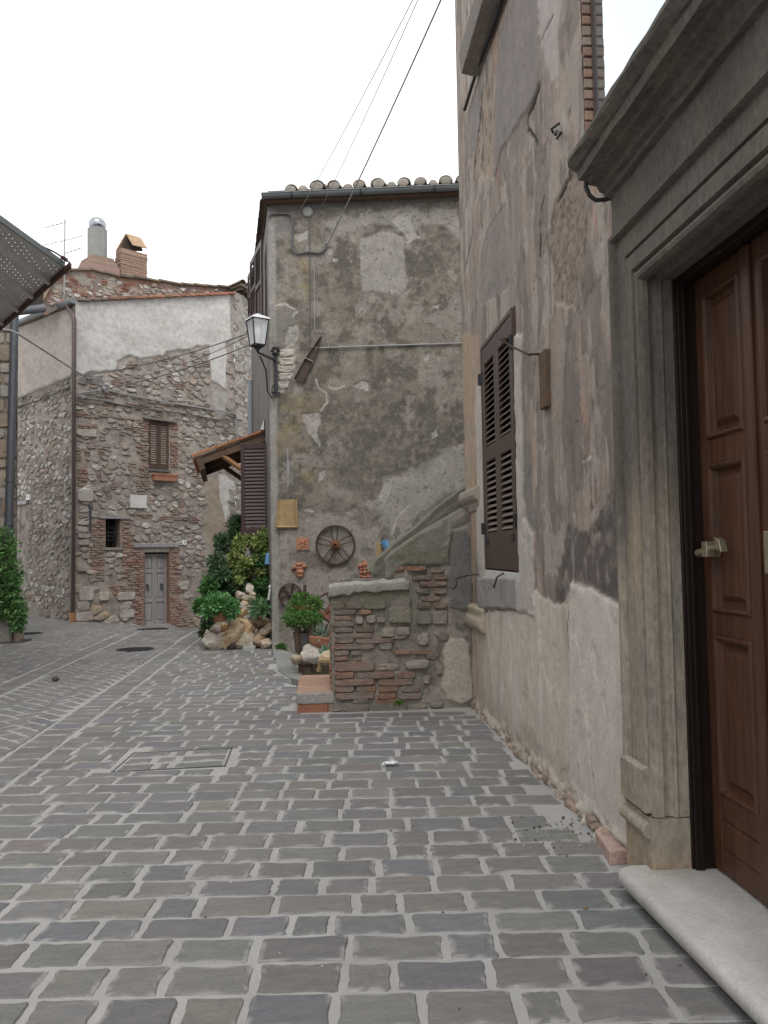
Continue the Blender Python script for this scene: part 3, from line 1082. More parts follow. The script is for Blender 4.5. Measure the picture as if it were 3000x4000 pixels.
def rw_col(y, z):
    M = rw_masks(y, z)
    c = np.zeros(y.shape + (3,)) + (.315, .275, .240)
    vs_ = fbm(y * 9, z * 1.5, 5, 21)
    bl_ = fbm(y * 2.2, z * 1.6, 5, 31)
    c = over(c, (.395, .335, .285), ss(vs_, .42, .68) * .8)
    c = over(c, (.43, .285, .215), ss(fbm(y * 7, z * 1.1, 5, 41), .54, .70) * ss(bl_, .42, .6) * .75)
    c = over(c, (.20, .18, .165), ss(fbm(y * 3, z * 2, 5, 51), .56, .74) * .7)
    c = over(c, (.445, .42, .39), ss(fbm(y * 12, z * 3, 4, 35), .62, .72) * .7)
    fl = ss(fbm(y * 4.2, z * 2.6, 6, 23), .555, .572)                       # flakes with crisp edges
    c = over(c, (.405, .36, .32), fl * .75)
    f2 = ss(fbm(y * 5.5 + 9, z * 2.2, 6, 24), .59, .605)
    c = over(c, (.20, .178, .16), f2 * .65)
    c = over(c, (.17, .15, .135), ss(fbm(y * 16, z * .9, 5, 25), .60, .74) * .6)
    c = over(c, (.08, .07, .06), ss(vnoise(y * 26, z * 22, 26), .90, .96) * ss(fbm(y * 2, z * 2, 3, 27), .42, .6) * .8)
    c = over(c, (.26, .24, .232), M['slab'] * .92)
    c = over(c, (.31, .285, .27), M['slab'] * ss(fbm(y * 8, z * 1.2, 4, 13), .45, .7) * .6)
    c = over(c, (.46, .43, .415), M['pale'] * (.35 + .6 * ss(fbm(y * 10, z * 1.5, 4, 14), .35, .6)))
    c = over(c, (.30, .25, .205), M['pit'] * .9)
    c = over(c, (.16, .135, .115), M['pit'] * ss(fbm(y * 30, z * 30, 3, 15), .55, .66) * .7)
    c = over(c, (.27, .25, .235), M['grey2'] * .85)
    c = over(c, (.24, .22, .205), M['strip'] * .55)
    c = over(c, (.25, .235, .23), M['tall'] * .8)
    c = over(c, (.385, .31, .245), M['peel'] * .7)
    c = over(c, (.15, .125, .11), M['peel'] * ss(fbm(y * 18, z * 10, 3, 17), .58, .68) * .8)
    m2 = M['dark'] * (.35 + .65 * ss(fbm(y * 14, z * 14, 5, 18), .33, .58))
    c = over(c, (.115, .105, .10), m2 * .9)
    # soft dirt under the dark patch
    c = over(c, (.15, .135, .125), ss(fbm(y * 5, z * 4, 5, 61), .60, .72) * ss(z, 2.1, 1.2) * .6)
    c = over(c, (.225, .215, .205), M['grime'] * .85)
    lt = np.zeros_like(c) + (.52, .475, .41)
    st = fbm(y * 10, z * 1.1, 5, 71)
    lt = over(lt, (.60, .57, .52), ss(st, .5, .7) * .8)
    lt = over(lt, (.40, .345, .285), ss(fbm(y * 6, z * .8, 5, 73), .55, .72) * .7)
    lt = over(lt, (.40, .36, .30), ss(z, .5, .0) * .7)
    lt = over(lt, (.30, .26, .215), ss(fbm(y * 3, z * 4, 4, 75), .5, .65) * ss(z, .3, 0) * .8)
    lt = over(lt, (.43, .35, .26), ss(y, 7.0, 7.9) * .6)
    lt = lt * np.array([1.16, 1.19, 1.22])
    c = c * (1 - M['light'][..., None]) + lt * M['light'][..., None]
    c = over(c, (.66, .635, .59), M['newer'] * .6)
    c = over(c, (.43, .345, .245), M['edge'] * .75)
    c = over(c, (.46, .32, .19), pmask(q6([(918, 900), (975, 1100), (1000, 1900), (955, 1900)]), y, z, .02, .03, 8, 5) * .6)
    c = over(c, (.515, .49, .455), M['surround'] * .9)
    c = over(c, (.305, .305, .305), M['below'] * (.7 + .3 * ss(fbm(y * 10, z * 2, 4, 9), .3, .7)))
    for k in CR:
        c = over(c, (.03, .027, .024), M['c' + k] * (1.0 if k in 'abde' else .8))
    # scratches
    for l in (q6([(730, 1715), (850, 1750), (930, 1800)]), q7([(437, 110), (445, 200), (460, 278)]), q6([(735, 640), (772, 622)]), q7([(890, 545), (895, 600)])):
        c = over(c, (.68, .67, .65), lmask(l, y, z, .006, .003, 9) * .8)
    for a, b, r in ((795, 545, .014), (800, 580, .01)):
        h = RW.sz('z7', a, b)
        c = over(c, (.10, .09, .08), (np.hypot(y - h[0], (z - h[1])) < r).astype(float))
    return c * np.array([.955, .925, .905]) * (.90 + .2 * fbm(y * 40, z * 40, 3, 81))[..., None]


def rw_dsp(y, z):
    M = rw_masks(y, z)
    d = .016 * (fbm(y * 1.6, z * 1.6, 4, 91) - .5) + .006 * (fbm(y * 9, z * 9, 4, 92) - .5)
    d = d - .005 * ss(fbm(y * 4.2, z * 2.6, 6, 23), .555, .572) + .004 * ss(fbm(y * 5.5 + 9, z * 2.2, 6, 24), .59, .605)
    d = d + .014 * M['slab'] + .010 * M['light'] + .004 * M['newer'] + np.maximum(.018 * M['surround'], .032 * M['below'])
    d = d - .016 * M['pit'] * (1 - .9 * (fbm(y * 35, z * 35, 3, 93) - .3)) - .006 * M['grey2'] - .01 * M['peel'] * fbm(y * 14, z * 9, 3, 94) * 1.5
    d = d - .003 * M['dark'] * (fbm(y * 40, z * 40, 3, 95) * 2)
    for k in CR:
        d = d - M['c' + k] * (.014 if k in 'abdeg' else .006)
    ragged = ss(z, .16, .0) * (fbm(y * 9, z * 20, 3, 96) - .35) * .09
    return d + ragged


ys = np.concatenate([np.arange(3.80, 5.2, .009), np.arange(5.2, 8.25, .0125)])
zs = np.concatenate([np.arange(-.06, 5.2, .0125), np.arange(5.2, 8.3, .03)])
grid_wall('wall', 'plaster', rh, RW, ys, zs, rw_col, rw_dsp, holes=[WIN, (2.0, 4.30, 3.46, 5.7), (2.0, 3.90, -.1, 3.25)])
grid_wall('wall', 'plaster', rh, RW, np.arange(-4, 3.82, .05), np.arange(-.06, 8.3, .05), lambda a, b: np.zeros(a.shape + (3,)) + (.30, .265, .235), None,
          holes=[(2.85, 3.82, 3.46, 5.7), (2.10, 3.82, -.2, 3.25)])
mb = MB()
mb.add([(1.45, 8.25, -.4), (7, 8.25, -.4), (7, 8.25, 8.3), (1.45, 8.25, 8.3), (7, -4, 8.3), (1.45, -4, 8.3), (7, -4, -.4), (1.45, -4, -.4)],
       [(0, 1, 2, 3), (3, 2, 4, 5), (1, 6, 4, 2), (6, 7, 5, 4)], (.3, .265, .235))
mb.build('rear_wall', 'plaster', rh)

# broken stone footing along the wall
mb = MB()
y = 4.0
while y < 8.2:
    L = random.uniform(.05, .16)
    rock_mesh(mb, (1.455 - random.uniform(0, .02), y, random.uniform(-.02, .04)), (random.uniform(.02, .05), L * .7, random.uniform(.02, .06)), int(y * 100), random.choice([(.30, .265, .225), (.23, .2, .17), (.34, .31, .27), (.27, .21, .175)]), 2)
    y += L * .8
mb.build('footing', 'stone', rh)

# shuttered window
wn = MB()
wn.pbox(RW, WIN[0], WIN[1], WIN[2], WIN[3], -.16, -.13)
for a, b, c_, d_ in ((WIN[0], WIN[0] + .01, WIN[2], WIN[3]), (WIN[1] - .01, WIN[1], WIN[2], WIN[3]), (WIN[0], WIN[1], WIN[3] - .01, WIN[3])):
    wn.pbox(RW, a, b, c_, d_, -.14, -.005)
win = wn.build('window', 'dark', rh)
fr = MB()
for a, b, c_, d_ in ((WIN[0] + .012, WIN[0] + .05, WIN[2] + .02, WIN[3] - .012), (WIN[1] - .05, WIN[1] - .012, WIN[2] + .02, WIN[3] - .012), (WIN[0] + .05, WIN[1] - .05, WIN[3] - .05, WIN[3] - .012)):
    fr.pbox(RW, a, b, c_, d_, -.04, .030)
fr.build('frame', 'shutter', win, bevel=.004)


def louvre(pl, s0, s1, z0, z1, d, panels, stile=.075, rails=(), pitch=.045, th=.036, slope=.7, mb=None, sl=None):
    mb = mb or MB()
    sl = sl or mb
    mb.pbox(pl, s0, s0 + stile, z0, z1, d, d + th)
    mb.pbox(pl, s1 - stile, s1, z0, z1, d, d + th)
    zz = [z0]
    for a, b in panels:
        zz += [a, b]
    zz.append(z1)
    for a, b in zip(zz[::2], zz[1::2]):
        mb.pbox(pl, s0 + stile, s1 - stile, a, b, d, d + th - .001)
    for a, b in panels:
        z = a + .01
        while z < b - .015:
            sl.obox(pl.P(s0 + stile, z, d + th * .92), pl.U * (s1 - s0 - 2 * stile), -pl.N * th * .8 + Z3 * th * slope, Z3 * .008 + pl.N * .003)
            z += pitch
    return mb, sl


ymid = (WIN[0] + WIN[1]) / 2
for a, b in ((WIN[0] + .052, ymid - .003), (ymid + .003, WIN[1] - .052)):
    m1, m2 = louvre(RW, a, b, WIN[2] + .025, WIN[3] - .053, -.012, [(1.66, 2.27), (2.40, 3.12)], stile=.085, pitch=.046)[0], None
    lf = MB()
    louvre(RW, a, b, WIN[2] + .025, WIN[3] - .053, -.012, [(1.66, 2.27), (2.40, 3.12)], stile=.085, pitch=.050, mb=(sh := MB()), sl=lf)
    so_ = sh.build('shutter', 'shutter', win, bevel=.003)
    lf.build('louvres', 'slat', win)
for s_, z in ((WIN[1] - .03, 3.02), (WIN[1] - .03, 1.70), (WIN[0] + .04, 3.05), (WIN[0] + .04, 1.72)):
    hg = MB()
    hg.pbox(RW, s_ - .035, s_ + .035, z - .05, z + .05, .024, .036)
    e_ = s_ + (.03 if s_ > 6.5 else -.03)
    hg.tube([RW.P(e_, z - .05, .04), RW.P(e_, z + .05, .04)], .013, 8)
    hg.build('hinge', 'iron', win)
for s_, z in ((WIN[1] - .13, 1.585), (WIN[0] + .15, 1.60)):
    hg = MB()
    hg.pbox(RW, s_ - .055, s_ + .055, z - .025, z + .03, .020, .034)
    hg.build('latch', 'iron', win)
sm = MB()
sm.pbox(RW, WIN[0] - .01, WIN[1] + .01, WIN[2] - .06, WIN[2] + .012, -.1, .022)
sm.build('sill', 'marble', win, bevel=.004)
hk = MB()
h0 = RW.sz('zj', 585, 1440)
hk.tube([RW.P(h0[0], h0[1] + .0, .02), RW.P(h0[0] - .02, h0[1] - .03, .08), RW.P(h0[0] - .02, h0[1] - .09, .10), RW.P(h0[0] + .05, h0[1] - .115, .09), RW.P(h0[0] + .12, h0[1] - .10, .085)], .007, 6)
hk.build('hook', 'iron', win)
h1 = RW.sz('zj', 270, 1455)
hk = MB()
hk.tube([RW.P(h1[0], h1[1], 0), RW.P(h1[0] + .05, h1[1] - .01, .10), RW.P(h1[0] + .1, h1[1] - .04, .2), RW.P(h1[0] + .06, h1[1] - .09, .2), RW.P(h1[0] + .12, h1[1] - .14, .22), RW.P(h1[0] + .18, h1[1] - .13, .24)], .006, 6)
hk.build('hook', 'iron', rh)

# rod and rusted plate that hold the shutter open
rb = MB()
t0, t1 = RW.sz('z6', 548, 100), RW.sz('z6', 575, 368)
rb.pbox(RW, t1[0] - .02, t0[0] + .04, t1[1], t0[1], -.005, .035)
for i in range(len(rb.V)):
    pass
sb = rb.build('shutter_stay', 'rottenwood', rh, bevel=.006)
rb = MB()
e0 = RW.sz('z6', 545, 105)
e1 = RW.sz('z6', 370, 38)
rb.tube([RW.P(e0[0], e0[1], .03), RW.P(e0[0] + .02, e0[1], .10), RW.P((e0[0] + e1[0]) / 2, (e0[1] + e1[1]) / 2, .10), RW.P(e1[0] - .04, e1[1], .08), RW.P(e1[0], e1[1] + .01, .03)], .008, 8)
e2 = RW.sz('z6', 435, 42)
rb.tube([RW.P(e1[0] - .03, e1[1] + .01, .08), RW.P(e2[0], e2[1], .12)], .006, 6)
rb.build('rod', 'rust', sb)

# remains of the string course and of the corner base at the far end
mo = MB()
a, b = RW.sz('zj', 70, 600), RW.sz('zj', 245, 500)
prof = [(-.02, -.20), (.015, -.16), (.03, -.09), (.055, -.07), (.07, -.03), (.065, .03), (.03, .05), (-.02, .05)]
zc = .5 * (a[1] + b[1])
y0_, y1_ = 7.42, 8.27
V = [(1.45 - d_, yy, zc + z) for yy in (y0_, y1_) for d_, z in prof]
n = len(prof)
mo.add(V, [(i, (i + 1) % n, n + (i + 1) % n, n + i) for i in range(n)] + [tuple(range(n)), tuple(range(n, 2 * n))], (.33, .29, .245))
mo.build('string_course', 'stone', rh, bevel=.012)
mo = MB()
a = RW.sz('zj', 250, 1980)
prof = [(.0, -.09), (.05, -.08), (.075, -.03), (.07, .02), (.045, .05), (.05, .12), (.0, .15)]
V = [(1.45 - d_ * (1 + .1 * math.sin(k)), yy, a[1] + z) for k, yy in enumerate((7.28, 8.27)) for d_, z in prof]
n = len(prof)
mo.add(V, [(i, (i + 1) % n, n + (i + 1) % n, n + i) for i in range(n)] + [tuple(range(n)), tuple(range(n, 2 * n))], (.42, .36, .28))
mo.build('corner_moulding', 'stone', rh, bevel=.012)

# underside of the stone sill of the upper window, with its cable
mo = MB()
s0 = 8.06
prof = [(.0, 6.0), (.17, 6.30), (.20, 6.34), (.20, 6.46), (0, 6.46)]
V = [(1.45 - d_, yy, z) for yy in (5.2, 8.0) for d_, z in prof]
V = []
for yy in (5.4, 8.03):
    V += [(1.45 + .0, yy, 5.74), (1.40, yy, 5.80), (1.34, yy, 6.20), (1.34, yy, 6.36), (1.45, yy, 6.40)]
V = []
for yy in (5.0, 7.07):
    V += [(1.46, yy, 5.71), (1.38, yy, 5.715), (1.285, yy, 5.735), (1.265, yy, 5.92), (1.46, yy, 5.96)]
n = 5
mo.add(V, [(i, (i + 1) % n, n + (i + 1) % n, n + i) for i in range(n)] + [tuple(range(n)), tuple(range(n, 2 * n))], (.24, .215, .195))
mo.build('upper_sill', 'stone', rh, bevel=.008)
cb = MB()
pp = [RW.sz('zk', a_, b_) for a_, b_ in ((545, -60), (470, 180), (370, 450), (270, 720), (215, 880), (130, 1150))]
cb.tube([RW.P(a_, b_, .035) for a_, b_ in pp], .016, 8)
tag(cb.build('cable', 'blackcable'), 'thick dark cable running slantwise up the right house wall below the stone sill', 'cable', 'cables')
cb = MB()
pp = [RW.sz('zk', a_, b_) for a_, b_ in ((1118, 1290), (1085, 1350), (1060, 1395), (1120, 1410), (1105, 1370), (1160, 1390), (1130, 1450))]
cb.tube([RW.P(a_, b_, .02 + .03 * math.sin(i * 1.4) ** 2) for i, (a_, b_) in enumerate(pp)], .008, 6)
cb.build('hook', 'iron', rh)

# ---- window above the portal
gw = MB()
gw.pbox(RW, 2.86, GLZ[1] - .012, GLZ[2], GLZ[3], -.072, -.062)
gwin = gw.build('upper_window', 'glass', rh)
fr = MB()
fr.pbox(RW, GLZ[1] - .026, GLZ[1] - .012, GLZ[2], GLZ[3], -.061, -.048)
fr.pbox(RW, 2.86, GLZ[1] - .028, GLZ[2], GLZ[2] + .05, -.061, -.05)
fr.pbox(RW, 2.86, 2.91, GLZ[2] + .05, GLZ[3], -.061, -.05)
fr.build('frame', 'shutter', gwin)
br = MB()
z = GLZ[2]
while z < GLZ[3]:
    h = random.uniform(.055, .066)
    c = random.choice([(.26, .165, .125), (.29, .19, .14), (.23, .165, .135), (.30, .23, .185), (.33, .27, .22)])
    br.box(1.455, 1.55, GLZ[1] - .014 - random.uniform(0, .008), GLZ[1] + .05, z, z + h - .012, wob(c, .12))
    br.box(1.456, 1.55, GLZ[1] - .002, GLZ[1] + .045, z + h - .012, z + h, (.36, .32, .28))
    z += h
br.build('brick_reveal', 'brick', gwin, bevel=.005)

# ---- portal
Y0, Y1, ZT, ZB = 3.54, 2.36, 2.70, .12
prof = [(.30, -.03), (.30, .05), (.290, .058), (.272, .056), (.266, .044), (.262, .026), (.160, .026), (.154, .002), (.138, .002), (.132, .036), (.062, .036), (.056, .016), (.050, .012), (.040, .030), (.026, .036), (.010, .030), (.0, .012), (-.002, -.012), (.016, -.020), (.020, -.040), (.010, -.056), (-.003, -.060), (-.006, -.072), (0, -.080), (0, -.14)]
sw = MB()
st = [lambda d: (Y0 + d, ZB + .22), lambda d: (Y0 + d, ZT + d), lambda d: (Y1 - d, ZT + d), lambda d: (Y1 - d, ZB + .22)]
V = []
for f in st:
    for d_, p_ in prof:
        a, b = f(d_)
        V.append((1.45 - p_, a, b))
n = len(prof)
sw.add(V, [(k * n + i, k * n + i + 1, (k + 1) * n + i + 1, (k + 1) * n + i) for k in range(3) for i in range(n - 1)])
# plinth blocks with a torus
for sg, yy in ((1, Y0), (-1, Y1)):
    ya, yb = (yy, yy + .30) if sg > 0 else (yy - .30, yy)
    sw.box(1.40, 1.592, ya, yb, .0, ZB + .215)
    sw.tube([(1.405, ya + (.012 if sg > 0 else -.01), ZB + .16), (1.405, yb, ZB + .16)], .036, 12)
    sw.box(1.385, 1.45, ya + .02, yb + .012, ZB + .235, ZB + .40)
    sw.tube([(1.405, ya + .03, ZB + .405), (1.405, yb, ZB + .405)], .022, 10)
# frieze and cornice
sw.box(1.42, 1.60, Y1 - .30, Y0 + .30, ZT + .301, 3.215)
def patina_shade(mb):
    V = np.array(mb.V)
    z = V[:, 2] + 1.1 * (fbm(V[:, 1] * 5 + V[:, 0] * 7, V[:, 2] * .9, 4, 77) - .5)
    t = ss(z, .9, 2.0)[:, None]  # dirt plus painted shade: the stone darkens upward towards the cornice
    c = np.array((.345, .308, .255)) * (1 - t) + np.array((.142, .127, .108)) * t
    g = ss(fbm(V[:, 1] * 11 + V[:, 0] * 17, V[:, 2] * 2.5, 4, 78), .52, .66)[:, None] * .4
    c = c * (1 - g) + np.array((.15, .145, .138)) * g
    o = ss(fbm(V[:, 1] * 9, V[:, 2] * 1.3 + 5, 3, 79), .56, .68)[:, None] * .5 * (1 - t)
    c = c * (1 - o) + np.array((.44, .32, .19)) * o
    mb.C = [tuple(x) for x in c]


def subdivide_z(mb, step=.09):
    """cut long faces so that the painted dirt and shade have points to sit on"""
    V, Fq = list(mb.V), []
    for f in mb.F:
        if len(f) != 4:
            Fq.append(f)
            continue
        p = [np.array(V[i]) for i in f]
        L0, L1 = np.linalg.norm(p[1] - p[0]), np.linalg.norm(p[2] - p[1])
        k = 0 if L0 > L1 else 1
        L = max(L0, L1)
        n_ = int(L / step)
        if n_ < 2:
            Fq.append(f)
            continue
        a0, a1, b1_, b0 = (p[0], p[1], p[2], p[3]) if k == 0 else (p[1], p[2], p[3], p[0])
        base_ = len(V)
        for i in range(n_ + 1):
            t = i / n_
            V.append(tuple(a0 + (a1 - a0) * t))
            V.append(tuple(b0 + (b1_ - b0) * t))
        for i in range(n_):
            Fq.append((base_ + 2 * i, base_ + 2 * i + 2, base_ + 2 * i + 3, base_ + 2 * i + 1))
    mb.V, mb.F = V, Fq
    mb.C = [(1, 1, 1)] * len(V)


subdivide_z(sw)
patina_shade(sw)
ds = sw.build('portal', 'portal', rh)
co = MB()
pr = [(.02, 3.20), (.055, 3.205), (.062, 3.225), (.085, 3.235), (.095, 3.262), (.135, 3.268), (.145, 3.285), (.185, 3.292), (.192, 3.33), (.205, 3.335), (.232, 3.362), (.240, 3.372), (.238, 3.392), (.0, 3.44), (-.05, 3.44), (-.05, 3.20)]
n = len(pr)
V = []
for yy in np.linspace(1.75, Y0 + .31, 18):
    V += [(1.45 - d_ - .004 * random.random(), yy + (0 if yy < 3.8 else random.gauss(0, .004)), z + .003 * random.gauss(0, 1)) for d_, z in pr]
co.add(V, [(k * n + i, k * n + (i + 1) % n, (k + 1) * n + (i + 1) % n, (k + 1) * n + i) for k in range(17) for i in range(n)] + [tuple(range(n)), tuple(range(17 * n, 18 * n))], W1)
patina_shade(co)
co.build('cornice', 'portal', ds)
hk = MB()
pts_ = [at_depth(*px('z5', a_, b_), 3.86) for a_, b_ in ((752, 880), (752, 930), (770, 975), (800, 998), (850, 995), (880, 985))]
hk.tube(pts_, .011, 8)
hk.build('iron_hook', 'iron', ds)

# door
dr = MB()
dr.box(1.583, 1.625, Y0 - .030, Y0 + .05, ZB, ZT + .02)
dr.box(1.625, 1.70, Y0 - .014, Y0 + .05, ZB, ZT + .02)
dr.box(1.583, 1.625, Y1 - .05, Y1 + .030, ZB, ZT + .02)
dr.box(1.625, 1.70, Y1 - .05, Y1 + .014, ZB, ZT + .02)
dr.box(1.583, 1.625, Y1 + .030, Y0 - .030, ZT - .035, ZT + .02)
dr.box(1.625, 1.70, Y1 + .014, Y0 - .014, ZT - .015, ZT + .02)
dr.box(1.574, 1.586, Y0 - .012, Y0 + .03, ZB, ZT)
dr.box(1.605, 1.612, Y0 - .036, Y0 + .0, ZB, ZT)
door = dr.build('door', 'doorframe', rh, bevel=.003)


def panel(mb, y0, y1, z0, z1, x):
    """sunk frame moulding with a raised field"""
    rings = [(0, 0), (.010, -.012), (.022, -.006), (.030, .022), (.050, .022), (.075, .002)]
    V = []
    for i, d_ in rings:
        V += [(x + d_, y0 + i, z0 + i), (x + d_, y1 - i, z0 + i), (x + d_, y1 - i, z1 - i), (x + d_, y0 + i, z1 - i)]
    Fc = [(4 * k + i, 4 * k + (i + 1) % 4, 4 * k + 4 + (i + 1) % 4, 4 * k + 4 + i) for k in range(len(rings) - 1) for i in range(4)]
    m_ = 4 * (len(rings) - 1)
    Fc.append((m_, m_ + 1, m_ + 2, m_ + 3))
    mb.add(V, Fc)


def leaf(ya, yb):
    mb = MB()
    sw_ = .075
    a, b = ya + sw_, yb - sw_
    x = DX
    mb.box(x, x + .045, ya, a, ZB + .01, ZT - .016)
    mb.box(x, x + .045, b, yb, ZB + .01, ZT - .016)
    zz = [(.46, 1.13), (1.225, 1.86), (1.965, 2.60)]
    rails = [(ZB + .235 - .12, .0)]
    for z0, z1 in ((.40, .46), (1.13, 1.225), (1.86, 1.965), (2.60, ZT - .016)):
        mb.box(x + .001, x + .044, a, b, z0, z1)
    for z0, z1 in ((ZB + .01, .232), (.236, .352), (.356, .40)):
        mb.box(x + .003, x + .044, a, b, z0, z1)
    for z0, z1 in zz:
        panel(mb, a, b, z0, z1, x)
    return mb


ym = 3.066
for ya, yb in ((ym + .002, Y0 - .014), (Y1 + .014, ym - .002)):
    leaf(ya, yb).build('leaf', 'darkwood', door, bevel=.0025)
cv = MB()
cv.box(DX - .016, DX + .002, ym - .028, ym + .030, ZB + .02, ZT - .02)
cv.build('cover_strip', 'darkwood', door, bevel=.006)
hd = MB()
zh = 1.49
hd.lathe([(.006, 0), (.030, .003), (.031, .008), (.014, .014), (.012, .04), (.014, .055), (.012, .06), (0, .062)], (DX, 3.39, zh), (-1, 0, 0), 16)
hd.tube([(DX - .05, 3.47, zh - .012), (DX - .052, 3.42, zh - .004), (DX - .05, 3.34, zh + .008), (DX - .05, 3.27, zh + .014)], [.019, .014, .013, .009], 10)
hd.obox((DX - .07, 3.355, zh - .028), (0, .045, 0), (.04, 0, 0), (0, 0, .065))
hd.obox((DX - .072, 3.225, zh - .006), (0, .04, .012), (.03, 0, 0), (.0, .018, .048))
hd.build('handle', 'brass', door, bevel=.006)
hd = MB()
hd.obox((DX - .012, 2.97, 1.40), (0, .04, 0), (.012, 0, 0), (0, 0, .16))
hd.build('handle', 'brass', door, bevel=.003)
hd = MB()
hd.obox((DX - .01, 2.96, 1.10), (0, .03, 0), (.01, 0, 0), (0, 0, .07))
hd.build('keyhole_plate', 'brass', door, bevel=.003)
bk = MB()
bk.box(1.74, 1.78, Y1 - .1, Y0 + .1, 0, ZT + .1)
bk.build('backing', 'dark', door)

# threshold step with a rounded nose
st_ = MB()
pts_ = [(1.262, 3.57), (1.275, 3.61), (1.31, 3.632), (1.40, 3.632), (1.75, 3.632), (1.75, 1.7), (1.315, 1.7)]
rings = [(.040, .048), (.010, .052), (.0, .070), (.0, .092), (.008, .108), (.022, .117), (.045, .120)]
cxy = np.array([1.55, 2.8])
V = []
base = np.array(pts_)
for i_, z in rings:
    for k, p in enumerate(base):
        d_ = np.array([i_ if p[0] < 1.7 else 0, -i_ if p[1] > 3.5 else 0])
        if k == 1:
            d_ = np.array([i_ * .8, -i_ * .7])
        V.append((*(p + d_), z + random.gauss(0, .0006)))
n = len(base)
st_.add(V, [(k * n + i, k * n + (i + 1) % n, (k + 1) * n + (i + 1) % n, (k + 1) * n + i) for k in range(len(rings) - 1) for i in range(n)] + [tuple(range(n)), tuple(range((len(rings) - 1) * n, len(rings) * n))])
st_.box(1.37, 1.74, 1.72, 3.60, -.02, .05)
st_.build('doorstep', 'step', rh, smooth=True)

# ================================================================== HOUSE IN THE MIDDLE
mh = thing('rendered_house', (-.8, 13.4, 0), 'tall house with blotchy mossy render under a tiled eave in the middle', 'house')
m3 = lambda l: MF.pts('z3', l)
m4 = lambda l: MF.pts('z4', l)
ml = lambda l: MF.pts('zl', l)
MP = dict(
    top=m3([(560, 360), (700, 270), (1500, 255), (1500, 450), (1350, 430), (1200, 400), (1050, 400), (850, 470), (760, 470), (660, 450), (590, 420)]),
    rect=m3([(838, 465), (1000, 430), (1128, 450), (1142, 800), (1080, 845), (960, 820), (850, 815)]),
    darkL=m3([(665, 480), (740, 460), (835, 500), (852, 820), (760, 840), (700, 800), (665, 640)]),
    darkR=m3([(1140, 540), (1230, 470), (1300, 560), (1290, 800), (1150, 830)]),
    leftmid=m3([(285, 905), (350, 890), (440, 940), (420, 1080), (330, 1200), (275, 1150)]),
    lower=m4([(262, 760), (330, 640), (540, 640), (700, 620), (930, 560), (1010, 440), (1180, 420), (1330, 330), (1520, 220), (1700, 160), (1700, 2400), (262, 2400)]),
    diag=m4([(940, 640), (1010, 445), (1130, 420), (1300, 300), (1520, 220), (1700, 180), (1700, 420), (1400, 560), (1180, 700), (1050, 760)]),
    moss=m4([(600, -80), (1700, -80), (1700, 170), (1400, 260), (1130, 420), (1000, 450), (930, 560), (700, 560), (580, 420), (560, 200)]),
    bandmoss=m4([(1300, 500), (1520, 300), (1700, 300), (1700, 560), (1050, 860), (1120, 760)]),
    ochre1=m3([(420, 600), (500, 575), (560, 600), (560, 850), (470, 880), (400, 910), (290, 890), (285, 865), (420, 840), (470, 760)]),
    ochre2=m3([(310, 1480), (480, 1490), (600, 1560), (560, 1600), (420, 1720), (300, 1760)]),
    ochre3=m4([(280, 140), (400, 40), (430, 240), (300, 300)]),
    ochre4=m4([(490, 420), (560, 420), (560, 465), (500, 470)]),
    quoin=m3([(310, 1195), (420, 1180), (425, 1240), (410, 1330), (350, 1480), (310, 1470)]),
)
MW = [m3([(1045, 345), (1090, 310), (1170, 290), (1180, 370), (1225, 460), (1190, 470), (1140, 515), (1130, 440), (1060, 380)]), m3([(412, 440), (500, 412), (512, 470), (440, 492)]),
      m3([(380, 1040), (440, 1015), (445, 1060), (420, 1160), (360, 1175), (350, 1120)]), m3([(465, 1600), (575, 1590), (590, 1640), (560, 1720), (590, 1790), (580, 1810), (500, 1720)]),
      m3([(795, 1420), (860, 1380), (895, 1400), (895, 1450), (840, 1440)]), m3([(660, 590), (690, 585), (690, 610), (665, 612)]), m3([(640, 530), (665, 530), (660, 570), (600, 560)]),
      m4([(1000, 450), (1060, 430), (1040, 520), (1000, 600), (960, 560)]), m4([(570, 400), (620, 380), (600, 450), (570, 470)]), m3([(1320, 900), (1350, 895), (1345, 915), (1310, 912)]),
      m3([(1250, 1215), (1285, 1210), (1285, 1250), (1260, 1260)]), m4([(470, 640), (520, 630), (540, 660), (480, 660)]), m4([(1300, 150), (1340, 110), (1345, 160), (1310, 190)]), m3([(405, 940), (425, 940), (418, 975), (400, 978)])]
MC = [m3([(555, 1380), (570, 1430), (620, 1470), (625, 1530), (590, 1580)]), m3([(640, 1430), (680, 1440), (740, 1425)]), m3([(285, 905), (350, 888), (435, 945)]), m4([(1160, 620), (1080, 700), (1050, 800)])]


def mf_masks(s, z):
    M = {k: pmask(v, s, z, .05, .30, 2.2, i + 5) for i, (k, v) in enumerate(MP.items())}
    M['rect'] = pmask(MP['rect'], s, z, .02, .05, 5, 4)
    M['quoin'] = pmask(MP['quoin'], s, z, .012, .04, 8, 4)
    M['leftmid'] = pmask(MP['leftmid'], s, z, .012, .06, 7, 4)
    M['diag'] = pmask(MP['diag'], s, z, .06, .10, 5, 14)
    M['white'] = np.max([pmask(p, s, z, .008, .028, 9, i) for i, p in enumerate(MW)], 0)
    M['crack'] = np.max([lmask(p, s, z, .018, .015, i) for i, p in enumerate(MC)], 0)
    M['edge'] = ss(s + .04 * (fbm(s * 3 + 4, z * 5, 3, 5) - .5), .14, .09)
    return M


